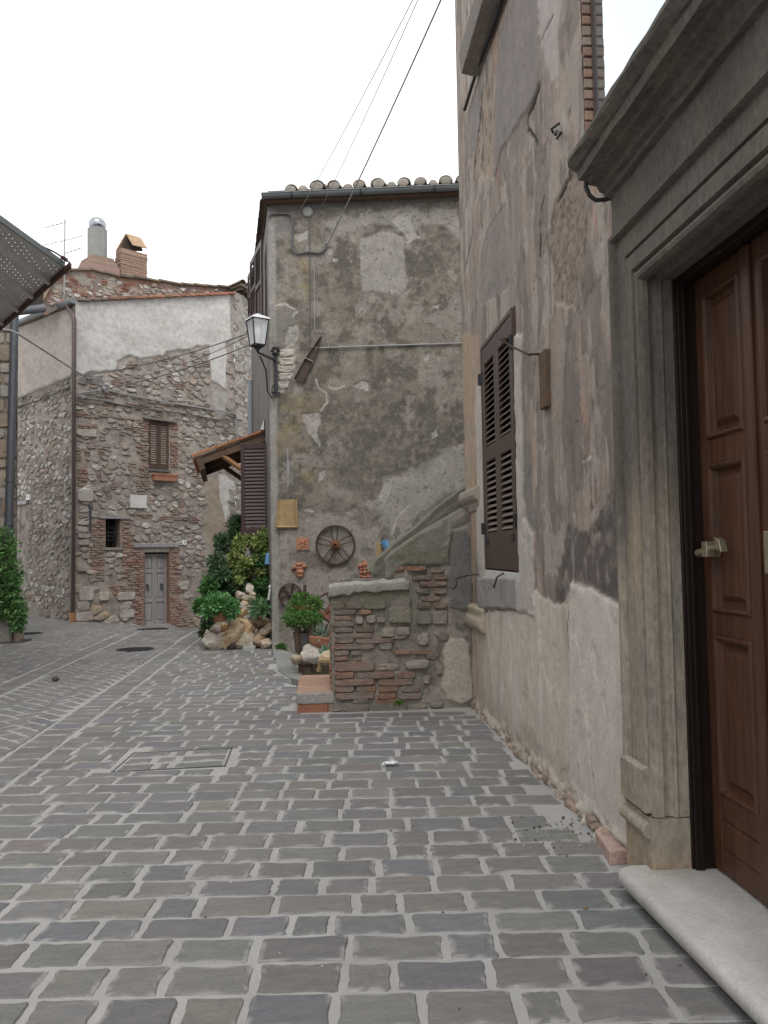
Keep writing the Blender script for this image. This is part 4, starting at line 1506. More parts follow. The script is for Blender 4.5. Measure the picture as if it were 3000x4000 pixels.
def mf_col(s, z):
    M = mf_masks(s, z)
    big = fbm(s * 1.1, z * .9, 4, 11)
    sp = fbm(s * 17, z * 17, 4, 12)
    sp2 = vnoise(s * 36, z * 36, 13)
    c = np.zeros(s.shape + (3,)) + (.245, .22, .19)
    c = over(c, (.152, .138, .118), ss(big, .36, .56) * ss(sp, .34, .60) * .8)
    c = over(c, (.115, .103, .085), ss(fbm(s * 5, z * 5, 5, 14), .52, .64) * .7)
    c = over(c, (.34, .31, .28), ss(fbm(s * 4, z * 4, 5, 15), .56, .66) * .65)
    dk = np.clip(M['darkL'] + M['darkR'] * .8 + M['moss'] * .9, 0, 1)
    c = over(c, (.132, .12, .102), dk * (.15 + .85 * ss(sp, .38, .58)) * .75)
    c = over(c, (.16, .147, .115), .5 * M['moss'] * ss(fbm(s * 3, z * 3, 4, 16), .52, .66) * .6)
    c = over(c, (.365, .335, .315), M['top'] * .85)
    c = over(c, (.30, .275, .26), M['top'] * ss(fbm(s * 5, z * 5, 4, 17), .48, .62) * .7)
    c = over(c, (.36, .335, .318), M['rect'] * .95)
    c = over(c, (.31, .285, .265), M['rect'] * ss(fbm(s * 9, z * 9, 4, 27), .5, .66) * .5)
    c = over(c, (.255, .235, .22), M['leftmid'] * .8)
    lo = np.zeros_like(c) + (.335, .305, .28)
    lo = over(lo, (.235, .21, .178), ss(fbm(s * 2.6, z * 2.6, 5, 18), .50, .62) * .85)
    lo = over(lo, (.165, .15, .125), ss(fbm(s * 6, z * 6, 4, 19), .56, .68) * .7)
    k = M['lower'][..., None]
    c = c * (1 - k) + lo * k
    c = over(c, (.355, .335, .31), M['diag'] * (.55 + .4 * ss(fbm(s * 4, z * 4, 3, 29), .3, .6)))
    c = over(c, (.17, .155, .115), M['bandmoss'] * (1 - M['diag']) * ss(sp, .36, .6) * .85)
    for kk, a in (('ochre1', .5), ('ochre2', .3), ('ochre3', .25), ('ochre4', .6)):
        c = over(c, (.34, .265, .135), M[kk] * a * (.25 + .75 * ss(fbm(s * 7, z * 7, 4, 20), .36, .58)))
    c = over(c, (.45, .425, .40), M['white'] * .8)
    c = over(c, (.44, .41, .375), M['quoin'] * .9)
    c = over(c, (.50, .47, .42), ss(sp2, .86, .95) * .5 * (1 - M['rect'] * .8) * ss(fbm(s * 3, z * 3, 3, 63), .35, .6))
    c = over(c, (.10, .09, .075), ss(fbm(s * 26, z * 26, 2, 33), .70, .8) * .6)
    c = over(c, (.50, .47, .44), M['crack'] * .75)
    c = over(c, (.355, .345, .33), M['edge'] * .8)
    # dark grey line with an uneven lower edge under the gutter
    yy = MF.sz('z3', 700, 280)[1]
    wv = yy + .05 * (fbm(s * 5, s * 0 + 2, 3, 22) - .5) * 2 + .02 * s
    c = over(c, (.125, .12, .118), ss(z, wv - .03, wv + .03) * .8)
    c = c * (.80 * np.array([1.0, 1.005, 1.0]))
    c = over(c, (.17, .172, .18), pmask(ml([(345, 420), (520, 400), (530, 560), (420, 600), (350, 590)]), s, z, .05, .08, 5, 3) * .7)
    return c


def mf_dsp(s, z):
    M = mf_masks(s, z)
    d = .03 * (fbm(s * .8, z * .8, 3, 41) - .5) + .014 * (fbm(s * 7, z * 7, 4, 42) - .5)
    d = d + .008 * M['rect'] + .010 * M['top'] - .016 * M['white'] + .012 * M['leftmid'] + .006 * M['lower'] + .016 * M['diag'] * .5
    d = d + M['quoin'] * .02 * np.abs(np.sin(z * 22))
    return d


ss_ = np.concatenate([np.arange(0, 3.5, .0135), np.arange(3.5, 5.2, .05)])
zs_ = np.concatenate([np.arange(-.5, 7.45, .0145)])
grid_wall('wall', 'roughplaster', mh, MF, ss_, zs_, mf_col, mf_dsp)
grid_wall('wall', 'plaster', mh, MS, np.arange(0, 8.2, .05), np.arange(-.6, 7.45, .05),
          lambda s, z: over(np.zeros(s.shape + (3,)) + (.235, .215, .20), (.15, .14, .13), ss(fbm(s * 4, z * .8, 4, 3), .45, .65) * .7),
          lambda s, z: .02 * (fbm(s * 3, z * 3, 4, 4) - .5))
mb = MB()
c0, c1 = MF.P(5.15, 0), MS.P(8.15, 0)
far = c0 + MS.U * 8.15
mb.add([(*c0[:2], -.5), (*far[:2], -.5), (*far[:2], 7.4), (*c0[:2], 7.4), (*c1[:2], -.5), (*c1[:2], 7.4), (*MF.O[:2], 7.4)], [(0, 1, 2, 3), (1, 4, 5, 2), (3, 2, 5, 6)], (.25, .23, .21))
mb.build('rear_wall', 'plaster', mh)

# roof: slab, rows of round tiles over the eave and steps of tiles along the side
GT = MF.sz('z3', 250, 190, .14)[1]
mb = MB()
up = -MF.N * math.cos(R_(15)) + Z3 * math.sin(R_(15))
O_ = MF.P(-.05, GT - .02, .10)
mb.obox(O_, MF.U * 5.4, up * 8.6, Z3 * .05 - MF.N * .0, (.2, .17, .14))
r0 = mb.build('roof', 'tile', mh)
tl = MB()


def barrel(mb, a, dirv, side, r, L, col, n=8, th=.014, taper=.86, upv=None):
    upv = np.cross(side, dirv) if upv is None else upv
    V = []
    for k, (f, rr) in enumerate(((0, r), (1, r * taper))):
        for q in np.linspace(0, math.pi, n + 1):
            V.append(a + dirv * L * f + side * rr * math.cos(q) + upv * rr * .85 * math.sin(q))
        for q in np.linspace(0, math.pi, n + 1):
            V.append(a + dirv * L * f + side * (rr - th) * math.cos(q) + upv * (rr - th) * .85 * math.sin(q))
    m = n + 1
    F = []
    for i in range(n):
        F += [(i, i + 1, 2 * m + i + 1, 2 * m + i), (m + i, 3 * m + i, 3 * m + i + 1, m + i + 1), (i, m + i, m + i + 1, i + 1), (2 * m + i, 2 * m + i + 1, 3 * m + i + 1, 3 * m + i)]
    F += [(0, 2 * m, 3 * m, m), (n, m + n, 3 * m + n, 2 * m + n)]
    mb.add(V, F, col)


upn = np.cross(MF.U, up)
TILES = [(360, 445, 1), (455, 520, .7), (522, 622, 1.1), (640, 726, 1.05), (738, 806, .75), (800, 882, 1.1), (918, 1012, 1.1), (1018, 1082, .75), (1080, 1166, 1.1), (1190, 1272, 1.1), (1288, 1346, .75), (1352, 1440, 1.1), (1460, 1540, 1.1), (1560, 1640, .8), (1640, 1730, 1.1), (1750, 1830, 1.1)]
for i, (a, b, hgt) in enumerate(TILES):
    s0, s1 = MF.sz('z3', a, 150)[0], MF.sz('z3', b, 150)[0]
    for r in range(3):
        barrel(tl, MF.P((s0 + s1) / 2 + random.gauss(0, .008), GT + .03 + (.055 if hgt > 1 else .02) + r * .012, .19 + random.gauss(0, .012)) + up * r * .36, up, MF.U, (s1 - s0) / 2 * hgt ** .3, .46, wob(random.choice([(.30, .245, .19), (.26, .225, .18), (.33, .265, .195), (.24, .215, .185)]), .15))
pg = MB()
for i, (a, b, hgt) in enumerate(TILES):
    s0, s1 = MF.sz('z3', a, 150)[0], MF.sz('z3', b, 150)[0]
    V, Fi = ico(2)
    r = (s1 - s0) / 2 * .86
    pg.add([MF.P((s0 + s1) / 2 + v[0] * r, GT + .03 + (.055 if hgt > 1 else .02) + v[2] * r * .75, .215 + v[1] * .02) for v in V], Fi, wob((.27, .245, .215), .12))
pg.build('mortar', 'stone', r0)
tl.build('tiles', 'tile', r0, smooth=True)
# stepped ends of the tiles along the side eave
vg = MB()
for k in range(22):
    s = .02 + k * .36
    barrel(vg, MS.P(s, GT - .03 - .022 * (k % 2), .06), MS.U, -MS.N, .075, .42, wob((.17, .145, .12), .2))
vg.pbox(MS, -.05, 8.0, GT - .10, GT - .05, -.02, .03, (.13, .10, .08))
vg.build('tiles', 'tile', r0, smooth=True)

# half round gutter
gt = MB()
V = []
ns = 9
for k, s in enumerate(np.linspace(-.055, 4.6, 12)):
    for rr in (.068, .060):
        for q in np.linspace(math.pi, 2 * math.pi, ns):
            V.append(MF.P(s, GT - .01 + rr * math.sin(q) + .018 * s * 0, .20 + rr * math.cos(q)))
m = 2 * ns
F = []
for k in range(11):
    for i in range(ns - 1):
        F += [(k * m + i, k * m + i + 1, (k + 1) * m + i + 1, (k + 1) * m + i), (k * m + ns + i, (k + 1) * m + ns + i, (k + 1) * m + ns + i + 1, k * m + ns + i + 1)]
    F += [(k * m, (k + 1) * m, (k + 1) * m + ns, k * m + ns), (k * m + ns - 1, k * m + m - 1, (k + 1) * m + m - 1, (k + 1) * m + ns - 1)]
F.append(tuple(range(ns)))
gt.add(V, F)
gt.tube([MF.P(-.055, GT - .008, .268), MF.P(4.6, GT - .008, .268)], .011, 8)
gtr = gt.build('gutter', 'zinc', mh, smooth=True)
for a in (395, 842, 1325):
    hk = MB()
    s = MF.sz('z3', a, 170, .27)[0]
    hk.tube([MF.P(s, GT + .0, .275), MF.P(s, GT - .05, .27), MF.P(s, GT - .085, .2), MF.P(s, GT - .06, .13), MF.P(s, GT + .02, .10)], .010, 6)
    hk.build('gutter_hook', 'iron', gtr)
ev = MB()
ev.pbox(MF, -.02, 4.6, GT - .10, GT - .03, -.02, .13, (.12, .11, .105))
ev.build('eave_board', 'beam', mh)

# shutters standing open along the alley side, seen nearly edge on
for k, (a, vt, vb, dep, sw_) in enumerate([(242, 475, 1000, .55, .50), (196, 560, 965, 3.0, .52), (178, 655, 955, 4.6, .50)]):
    pt = MS.P(dep, 0, .0)
    yt = at_depth(*px('z3', a, vt), pt[1])[2]
    yb = at_depth(*px('z3', a, vb), pt[1])[2]
    # opened back, turned so that only the edge and a sliver of the leaf show
    dirv = MS.U * math.cos(R_(8)) + MS.N * math.sin(R_(8))
    pl = Plane(MS.P(dep, 0, .06), dirv, True)
    sl_ = MB()
    sh = MB()
    louvre(pl, 0, sw_ + .1, yb, yt, 0, [(yb + .1, (yb + yt) / 2 - .04), ((yb + yt) / 2 + .04, yt - .1)], stile=.06, pitch=.06, slope=1.3, mb=sh, sl=sl_)
    so_ = sh.build('shutter', 'shutterpaint', mh)
    sl_.build('louvres', 'shutterpaint', so_)

# the shutter under the little roof, square to the wall
SH_O = MS.P(1.05, 0, .0)
psh = Plane(SH_O, MF.U, False)
a = psh.sz('zc', 890, 490)
b = psh.sz('zc', 1300, 1810)
sh, sl_ = MB(), MB()
louvre(psh, a[0], b[0], b[1], a[1], 0, [(b[1] + .13, a[1] - .10)], stile=.065, pitch=.062, th=.04, slope=1.75, mb=sh, sl=sl_)
so_ = sh.build('shutter', 'shutterpaint', mh, bevel=.004)
sl_.build('louvres', 'shutterpaint', so_)
# orange timber stub beside it
pw = MB()
a = psh.sz('zc', 1282, 915)
b = psh.sz('zc', 1318, 1240)
pw.pbox(psh, a[0], b[0] + .02, b[1], a[1], -.10, -.04)
pw.build('timber_stub', 'ochre', mh)
cp = MB()
a = psh.sz('zc', 1225, 140)
b = psh.sz('zc', 1195, 295)
q = Plane(MS.P(1.35, 0, 0), MF.U)
cp.prism([(q.sz('zc', 1165, 290)[0], q.sz('zc', 1165, 290)[1]), (q.sz('zc', 1222, 290)[0], q.sz('zc', 1222, 290)[1]), (q.sz('zc', 1222, 140)[0], q.sz('zc', 1222, 140)[1])], q.P, -.6, 0)
cp.build('flashing', 'marble', mh)

# little tiled roof over the side door
PR0, PR1 = 1.45, 3.9
pr = Plane(MS.P(PR0, 0, 0), MF.U)
hi, lo = pr.sz('zc', 1215, 290), pr.sz('zc', 200, 665)
dv = np.array([lo[0] - hi[0], lo[1] - hi[1]])
Lr = np.linalg.norm(dv)
dn = pr.U * dv[0] / Lr + Z3 * dv[1] / Lr
nr = np.cross(MS.U, dn)
nr = nr if nr[2] > 0 else -nr
top = pr.P(hi[0], hi[1])
pb = MB()
pb.obox(top - nr * .07, dn * Lr, MS.U * (PR1 - PR0), nr * .03, (1, 1, 1))
porch = pb.build('porch_roof', 'beam', mh)
tl = MB()
for k in range(12):
    for r in range(3):
        barrel(tl, top + dn * (Lr * (r + 1) / 3 + .03) + MS.U * (.09 + k * .2) - nr * (.03 - .012 * r * 0), -dn, MS.U, .085, Lr / 3 + .06, wob((.44, .19, .105), .15))
for r in range(3):
    tl.obox(top + dn * Lr * r / 3 - nr * .03 - MS.U * .03 + nr * .012 * r, dn * (Lr / 3 + .02), MS.U * .10, nr * .035, wob((.46, .20, .11), .1))
tl.build('tiles', 'tile', porch, smooth=True)
bm_ = MB()
for k, o in enumerate((.02, 1.1, 2.2)):
    bm_.obox(top + MS.U * o - nr * .20 + dn * .02, dn * (Lr - .10), MS.U * .07, nr * .12)
bm_.obox(top + dn * (Lr - .13) - nr * .30, dn * .10, MS.U * (PR1 - PR0), nr * .22)
for o in np.linspace(.15, PR1 - PR0 - .2, 8):
    bm_.obox(top + MS.U * o - nr * .085, dn * Lr * .97, MS.U * .13, nr * .012)
bm_.build('rafter', 'beam', porch)
for o, m_ in ((.05, 'ochre'), (1.7, 'beam')):
    bb = MB()
    e = top + dn * (Lr * .62) + MS.U * o - nr * .2
    f = top + MS.U * o + np.array([0, 0, -1.05]) + dn * .02
    f = np.array([f[0] , f[1], e[2] - .52])
    bb.tube([e, f], .045, 4)
    bb.build('brace', m_, porch)

# cracked tile gutter set into the wall
tr = MB()
A_ = MF.pts('z3', [(585, 1095), (598, 1150), (475, 1408), (415, 1370), (510, 1195)])
e0, e1 = MF.sz('z3', 592, 1110), MF.sz('z3', 445, 1395)
ax_ = np.array([e1[0] - e0[0], e1[1] - e0[1]])
Lg = np.linalg.norm(ax_)
ad_ = MF.U * ax_[0] / Lg + Z3 * ax_[1] / Lg
sd = np.cross(ad_, MF.N)
V = []
for f, wdt in ((0, .03), (.5, .14), (.52, .15), (1, .17)):
    p = MF.P(e0[0], e0[1], .02) + ad_ * Lg * f
    for o, d_ in ((-.5, .055), (-.42, .012), (.42, .012), (.5, .055)):
        V.append(p + sd * wdt * o + MF.N * d_)
F = [(k * 4 + i, k * 4 + i + 1, k * 4 + 5 + i, k * 4 + 4 + i) for k in range(3) for i in range(3)]
tr.add(V, F, (.085, .062, .052))
p = MF.P(e0[0], e0[1], .03) + ad_ * Lg * .51
tr.obox(p - sd * .085, sd * .17, ad_ * .02, MF.N * .05, (.2, .19, .18))
o = tr.build('chute', 'brick', mh)
o.modifiers.new('Solid', 'SOLIDIFY').thickness = .012

# stone quoins showing where the render has gone
qn = MB()
for a, b, c_, d_ in ((312, 1185, 420, 1235), (318, 1240, 415, 1290), (308, 1295, 405, 1335), (315, 1340, 400, 1385), (308, 1395, 380, 1440)):
    s0, z1 = MF.sz('z3', a, b)
    s1, z0 = MF.sz('z3', c_, d_)
    stone_patch(qn, MF.P, blob_outline(s0, s1, z0, z1, 12, .06), .03, (.44, .40, .36), .2)
qn.build('quoins', 'stone', mh)

# iron strap on the render and box under the eave
st_ = MB()
a, b = MF.sz('z4', 370, 250), MF.sz('z4', 375, 500)
st_.pbox(MF, a[0] - .006, a[0] + .016, b[1], a[1], 0, .02)
st_.pbox(MF, a[0] - .012, a[0] + .03, (a[1] + b[1]) / 2 - .12, (a[1] + b[1]) / 2 + .12, 0, .015)
st_.build('wall_strap', 'cable2', mh)
jb = MB()
a = MF.sz('zl', 700, 360)
jb.lathe([(.085, 0), (.085, .03), (.07, .045), (0, .047)], MF.P(a[0], a[1], 0.0), MF.N, 16)
tag(jb.build('junction_box', 'cement', smooth=True), 'round grey junction box on the render below the gutter', 'junction box')


def cable(name, pts, r, m_, label, n=6, sub=1, sag=0.0):
    P_ = [np.array(p, float) for p in pts]
    if sag:
        a, b = P_[0], P_[-1]
        P_ = [a + (b - a) * t - Z3 * sag * 4 * t * (1 - t) for t in np.linspace(0, 1, 17)]
    elif sub > 1:
        Q = []
        for i in range(len(P_) - 1):
            p0, p1, p2, p3 = P_[max(i - 1, 0)], P_[i], P_[i + 1], P_[min(i + 2, len(P_) - 1)]
            for t in np.linspace(0, 1, sub, endpoint=False):
                Q.append(.5 * (2 * p1 + (p2 - p0) * t + (2 * p0 - 5 * p1 + 4 * p2 - p3) * t * t + (3 * p1 - p0 - 3 * p2 + p3) * t ** 3))
        P_ = Q + [P_[-1]]
    m2 = MB()
    m2.tube(P_, r, n)
    return tag(m2.build(name, m_, smooth=True), label, 'cable', 'cables')


mfp = lambda c, l, d=.03: [MF.P(*MF.sz(c, a, b), d) for a, b in l]
cable('cable', mfp('zl', [(300, 420), (290, 400), (330, 385), (470, 382), (520, 410), (540, 500), (530, 700), (545, 780), (590, 812), (700, 795), (760, 800), (830, 805), (890, 760), (900, 700)], .035), .018, 'cable',
      'grey cable drooping in a U from the house corner below the gutter', sub=4)
cable('cable', mfp('zl', [(712, 400), (720, 800), (722, 1800)], .02), .009, 'cable', 'thin cable running straight down the render from the round junction box', 6)
cable('cable', mfp('zl', [(768, 830), (775, 1640), (800, 1650), (895, 1655), (905, 1700), (925, 1815)], .02), .007, 'cable2', 'thin pale cable stepping sideways above the horizontal cable', 6)
cable('cable', mfp('z3', [(520, 1165), (560, 1180), (900, 1167), (1300, 1155), (1720, 1140)], .03), .014, 'cable2', 'pale cable strung level across the mossy render')
# overhead wires coming from behind the camera's right
for k, (a, b, top_, dep, r, lab) in enumerate([(455, 285, (916, -60), 7.5, .0045, 'thin overhead wire reaching the eave farthest left'), (590, 270, (924, -60), 7.6, .0045, 'thin overhead wire reaching the eave in the middle of three'), (625, 520, (974, -60), 7.8, .009, 'thick twisted overhead wire dropping onto the render right of its thin neighbours')]):
    e = MF.P(*MF.sz('z3', a, b), .03)
    f = at_depth(*px('d', *top_), dep)
    f2 = e + (f - e) * 1.25
    mid = (e + f) / 2
    cable('overhead_wire', [f2 + (e - f2) * t - Z3 * .22 * 4 * t * (1 - t) * (0 if t < .0 else 1) * .35 for t in np.linspace(0, 1, 20)], r, 'cable2', lab)['group'] = 'overhead wires'

# ------------------------------------------------------------------ things hung on the render
def wheel(c_, R, seed, spokes, rim_r, label, hubmat='rustred', curved=True, parent_d=.05):
    s, z = c_
    root = thing('wheel_ornament', MF.P(s, z, parent_d), label, 'wheel', 'iron wheels on the wall')
    m2 = MB()
    n = 48
    V = []
    for k in range(n):
        q = 2 * math.pi * k / n
        for rr, d_ in ((R, 0), (R, .05), (R - rim_r, .05), (R - rim_r, 0)):
            V.append(MF.P(s + rr * math.cos(q), z + rr * math.sin(q), parent_d - .03 + d_))
    m2.add(V, [(4 * k + i, 4 * k + (i + 1) % 4, 4 * ((k + 1) % n) + (i + 1) % 4, 4 * ((k + 1) % n) + i) for k in range(n) for i in range(4)])
    m2.build('rim', 'rust', root, bevel=.003)
    m2 = MB()
    m2.lathe([(.07, -.02), (.075, .01), (.05, .02), (.035, .03), (.034, .07), (.022, .075), (.02, .03), (0, .03)] if R > .3 else [(.028, -.02), (.03, .02), (.012, .03), (0, .03)], MF.P(s, z, parent_d), MF.N, 18)
    m2.build('hub', hubmat, root, smooth=True)
    for k in range(spokes):
        q = 2 * math.pi * (k + (.25 if R < .3 else .1)) / spokes
        m3_ = MB()
        if curved:
            bend = (-1 if k % 2 else 1) * .22
            pts = [MF.P(s + r_ * math.cos(q + bend * ((r_ / R) ** 2)), z + r_ * math.sin(q + bend * ((r_ / R) ** 2)), parent_d) for r_ in np.linspace(.05, R - .012, 9)]
            m3_.tube(pts, .008, 6)
        else:
            e = np.array([math.cos(q), math.sin(q)])
            pr_ = np.array([-e[1], e[0]])
            o_ = MF.P(s + e[0] * .02 - pr_[0] * .017, z + e[1] * .02 - pr_[1] * .017, parent_d - .02)
            m3_.obox(o_, (MF.U * e[0] + Z3 * e[1]) * (R - .025), (MF.U * pr_[0] + Z3 * pr_[1]) * .034, MF.N * .02)
        m3_.build('spoke', 'rust', root)
    return root


wc, wr = MF.sz('z4', 683, 877), MF.sz('z4', 811, 877)
wheel(wc, wr[0] - wc[0], 1, 10, .022, 'large rusty wagon wheel with thin curved spokes hung on the render')
wc, wr = MF.sz('z4', 392, 1202), MF.sz('z4', 469, 1202)
wheel(wc, wr[0] - wc[0], 2, 6, .018, 'small dark iron wheel with six flat spokes behind the bush', 'iron', False)

# old wooden tray
tb = [MF.sz('z4', a, b) for a, b in ((303, 762), (432, 762), (426, 582), (318, 584))]
root = thing('wooden_tray', MF.P(*tb[0], .0), 'yellowed wooden tray narrowing towards its top, fixed to the render', 'tray')
m2 = MB()
m2.add([MF.P(*p, .015) for p in tb] + [MF.P(*p, .03) for p in tb], [(0, 1, 2, 3), (4, 5, 6, 7), (0, 1, 5, 4), (1, 2, 6, 5), (2, 3, 7, 6), (3, 0, 4, 7)])
m2.build('board', 'palewood', root)
for i, j in ((0, 1), (1, 2), (3, 0)):
    m2 = MB()
    m2.tube([MF.P(*tb[i], .04), MF.P(*tb[j], .04)], .022, 4)
    m2.build('edge_strip', 'palewood', root)

# terracotta reliefs
a, b = MF.sz('z4', 431, 910), MF.sz('z4', 509, 828)
root = thing('relief_plaque', MF.P(a[0], a[1], 0), 'square terracotta plaque with a small raised figure on the render', 'plaque')
m2 = MB()
m2.pbox(MF, a[0], b[0], a[1], b[1], .01, .035)
m2.build('plate', 'terracotta', root, bevel=.004)
m2 = MB()
cx_, cz_ = (a[0] + b[0]) / 2, (a[1] + b[1]) / 2
for dx_, dz_, r_ in ((-.03, .045, .028), (.03, .045, .026), (0, .02, .035), (-.045, .0, .022), (.05, .0, .022), (0, -.025, .03), (-.03, -.055, .024), (.035, -.05, .022), (0, .06, .02), (.055, -.03, .016)):
    V, Fi = ico(2)
    m2.add([MF.P(cx_ + dx_ + v[0] * r_, cz_ + dz_ + v[1] * r_, .035 + v[2] * r_ * .6) for v in V], Fi)
m2.build('relief', 'terracotta', root, smooth=True)


def relief(name, lst, label, cat, base):
    root = thing(name, base, label, cat)
    m2 = MB()
    for s, z, rs_, rz, d_ in lst:
        V, Fi = ico(2)
        m2.add([MF.P(s + v[0] * rs_, z + v[1] * rz, d_ * .5 + v[2] * d_) for v in V], Fi)
    m2.build('body', 'terracotta', root, smooth=True)
    return root


k_ = MF.sz('z4', 450, 1040)
e_ = MF.sz('z4', 460, 1040)[0] - k_[0]
u = abs(e_) / 10     # metres per crop pixel
L_ = [((x - 450) * u + k_[0], (1040 - y) * u + k_[1], rx * u, ry * u, d_) for x, y, rx, ry, d_ in
      [(450, 1025, 44, 14, .05), (420, 1020, 16, 14, .06), (450, 1003, 22, 14, .06), (480, 1015, 18, 14, .06), (408, 1030, 12, 8, .05), (455, 1050, 26, 22, .06), (452, 1075, 22, 14, .05), (432, 1055, 10, 26, .04), (470, 1000, 12, 10, .05), (435, 1000, 12, 10, .05)]]
relief('wall_pot', L_, 'terracotta wall pot shaped like a crowned head below the square plaque', 'wall pot', MF.P(*k_, 0))
k_ = MF.sz('z4', 870, 1045)
L_ = [((x - 870) * u + k_[0], (1045 - y) * u + k_[1], rx * u, ry * u, d_) for x, y, rx, ry, d_ in
      [(870, 1045, 34, 55, .03), (870, 1005, 24, 20, .06), (845, 1012, 18, 16, .05), (895, 1015, 18, 16, .05), (872, 1053, 15, 15, .08), (848, 1055, 14, 14, .05), (898, 1050, 14, 14, .05), (870, 1085, 16, 14, .06), (848, 1080, 13, 12, .05), (893, 1082, 13, 12, .05), (870, 1030, 12, 10, .06), (850, 1035, 10, 9, .05), (890, 1035, 10, 9, .05), (856, 1098, 10, 9, .04), (885, 1098, 10, 9, .04), (868, 985, 10, 12, .04)]]
relief('fruit_relief', L_, 'orange terracotta relief of clustered fruit hanging above the parapet cap', 'wall relief', MF.P(*k_, 0))

# pale plank and blue cup
a, b = MF.sz('z4', 948, 1000), MF.sz('z4', 978, 858)
m2 = MB()
m2.pbox(MF, a[0], b[0] + .01, a[1], b[1], .0, .03)
tag(m2.build('plank', 'palewood', bevel=.003), 'short upright yellow plank fixed to the render beside the blue cup', 'plank')
k_ = MF.sz('z4', 1010, 880)
root = thing('blue_cup', MF.P(*k_, .06), 'small light blue enamel cup hanging tilted on the render', 'cup')
m2 = MB()
ax_ = Z3 * .88 - MF.U * .42 + MF.N * .2
m2.lathe([(.050, -.075), (.058, -.04), (.064, .06), (.068, .075), (.060, .073), (.055, -.05), (0, -.055)], MF.P(*k_, .08), ax_, 16)
m2.build('body', 'blue', root, smooth=True)
m2 = MB()
m2.tube([MF.P(k_[0] - .05, k_[1] + .05, .1), MF.P(k_[0] - .07, k_[1] + .11, .05), MF.P(k_[0] - .03, k_[1] + .14, .0)], .005, 6)
m2.build('handle', 'iron', root)

# ------------------------------------------------------------------ street lantern on the corner
root = thing('street_lantern', MF.P(0, 4.3, 0), 'iron wall lantern with white cap on a scrolled bracket at the house corner', 'street lamp')
LD = 12.95
wpt = MF.P(MF.sz('z3', 293, 1330, .04)[0], 0, .04)
zt, zb = MF.sz('z3', 290, 1210)[1], MF.sz('z3', 285, 1470)[1]
m2 = MB()
m2.obox((wpt[0] - .03, wpt[1] - .02, zb), (.06, 0, 0), (0, .035, 0), (0, 0, zt - zb))
m2.obox((wpt[0] - .07, wpt[1] - .02, zb - .02), (.14, 0, 0), (0, .03, 0), (0, 0, .03))
for q in range(6):
    t = q * math.pi / 3
    m2.lathe([(.0, -.02), (.03, 0), (.0, .03)], (wpt[0] + .05 * math.cos(t), wpt[1] - .03, zt + .02 + .05 * math.sin(t)), (0, -1, 0), 8)
lb = at_depth(*px('z3', 178, 1205), LD)
arm0 = np.array([wpt[0], wpt[1] - .03, MF.sz('z3', 285, 1265)[1]])
m2.tube([arm0, lb + Z3 * -.0], .018, 8)
sc = [arm0 + np.array([0, 0, -.55]), arm0 + np.array([-.06, -.03, -.62]), arm0 + np.array([-.13, -.06, -.50]), arm0 * .45 + lb * .55 + np.array([0, 0, -.22]), lb + np.array([.03, 0, -.06])]
m2.tube(sc, .013, 8)
m2.tube([arm0 + np.array([-.01, -.02, -.38]), arm0 + np.array([-.05, -.03, -.42]), arm0 + np.array([-.06, -.04, -.5]), arm0 + np.array([-.02, -.02, -.55])], .01, 8)
m2.build('bracket', 'iron', root, bevel=.003)


def lq(a, b):
    return at_depth(*px('z3', a, b), LD)


cx3 = lq(177, 1180)
zbot, ztop, zcap = lq(175, 1160)[2], lq(165, 995)[2], lq(160, 960)[2]
wt, wb = (lq(240, 1000)[0] - lq(105, 1000)[0]) * .5, (lq(220, 1160)[0] - lq(130, 1160)[0]) * .5
rot = R_(28)


def ringp(h, w_, k):
    t = rot + math.pi / 4 + k * math.pi / 2
    return np.array([cx3[0] + w_ * .98 * math.cos(t), cx3[1] + w_ * .98 * math.sin(t), h])


m2 = MB()
for k in range(4):
    m2.tube([ringp(zbot, wb * 1.2, k), ringp(ztop, wt * 1.2, k)], .011, 6)
    m2.tube([ringp(zbot, wb * 1.2, k), ringp(zbot, wb * 1.2, k + 1)], .013, 6)
    m2.tube([ringp(ztop, wt * 1.2, k), ringp(ztop, wt * 1.2, k + 1)], .013, 6)
m2.lathe([(.0, -.10), (.02, -.09), (.035, -.05), (.06, -.03), (.1, .0), (.0, .01)], (cx3[0], cx3[1], zbot - .01), Z3, 12)
m2.build('frame', 'iron', root)
for k in range(4):
    m2 = MB()
    m2.add([ringp(zbot, wb * 1.15, k), ringp(zbot, wb * 1.15, k + 1), ringp(ztop, wt * 1.15, k + 1), ringp(ztop, wt * 1.15, k)], [(0, 1, 2, 3)])
    m2.build('pane', 'lampglass', root)
m2 = MB()
m2.add([ringp(ztop, wt * 1.35, k) for k in range(4)] + [ringp(ztop + .02, wt * 1.3, k) for k in range(4)] + [np.array([cx3[0], cx3[1], zcap + .02])],
       [(0, 1, 2, 3)] + [(k, (k + 1) % 4, 4 + (k + 1) % 4, 4 + k) for k in range(4)] + [(4 + k, 4 + (k + 1) % 4, 8) for k in range(4)])
m2.build('cap', 'enamel', root)
m2 = MB()
zm = (zbot + ztop) / 2
m2.lathe([(.02, -.16), (.025, -.10), (.055, -.04), (.062, .02), (.045, .09), (.0, .12)], (cx3[0], cx3[1], zm), Z3, 14)
m2.build('bulb', 'enamel', root, smooth=True)
# downpipe of pale blue grey on the alley side
dp = MB()
pd = MS.P(4.2, 0, .10)
u0 = at_depth(*px('z1', 1475, 1150), pd[1])
pd = np.array([u0[0], pd[1], 0])
dp.tube([pd + Z3 * 1.5, pd + Z3 * 5.2], .055, 10)
dp.build('downpipe', 'bluepipe', mh, smooth=True)

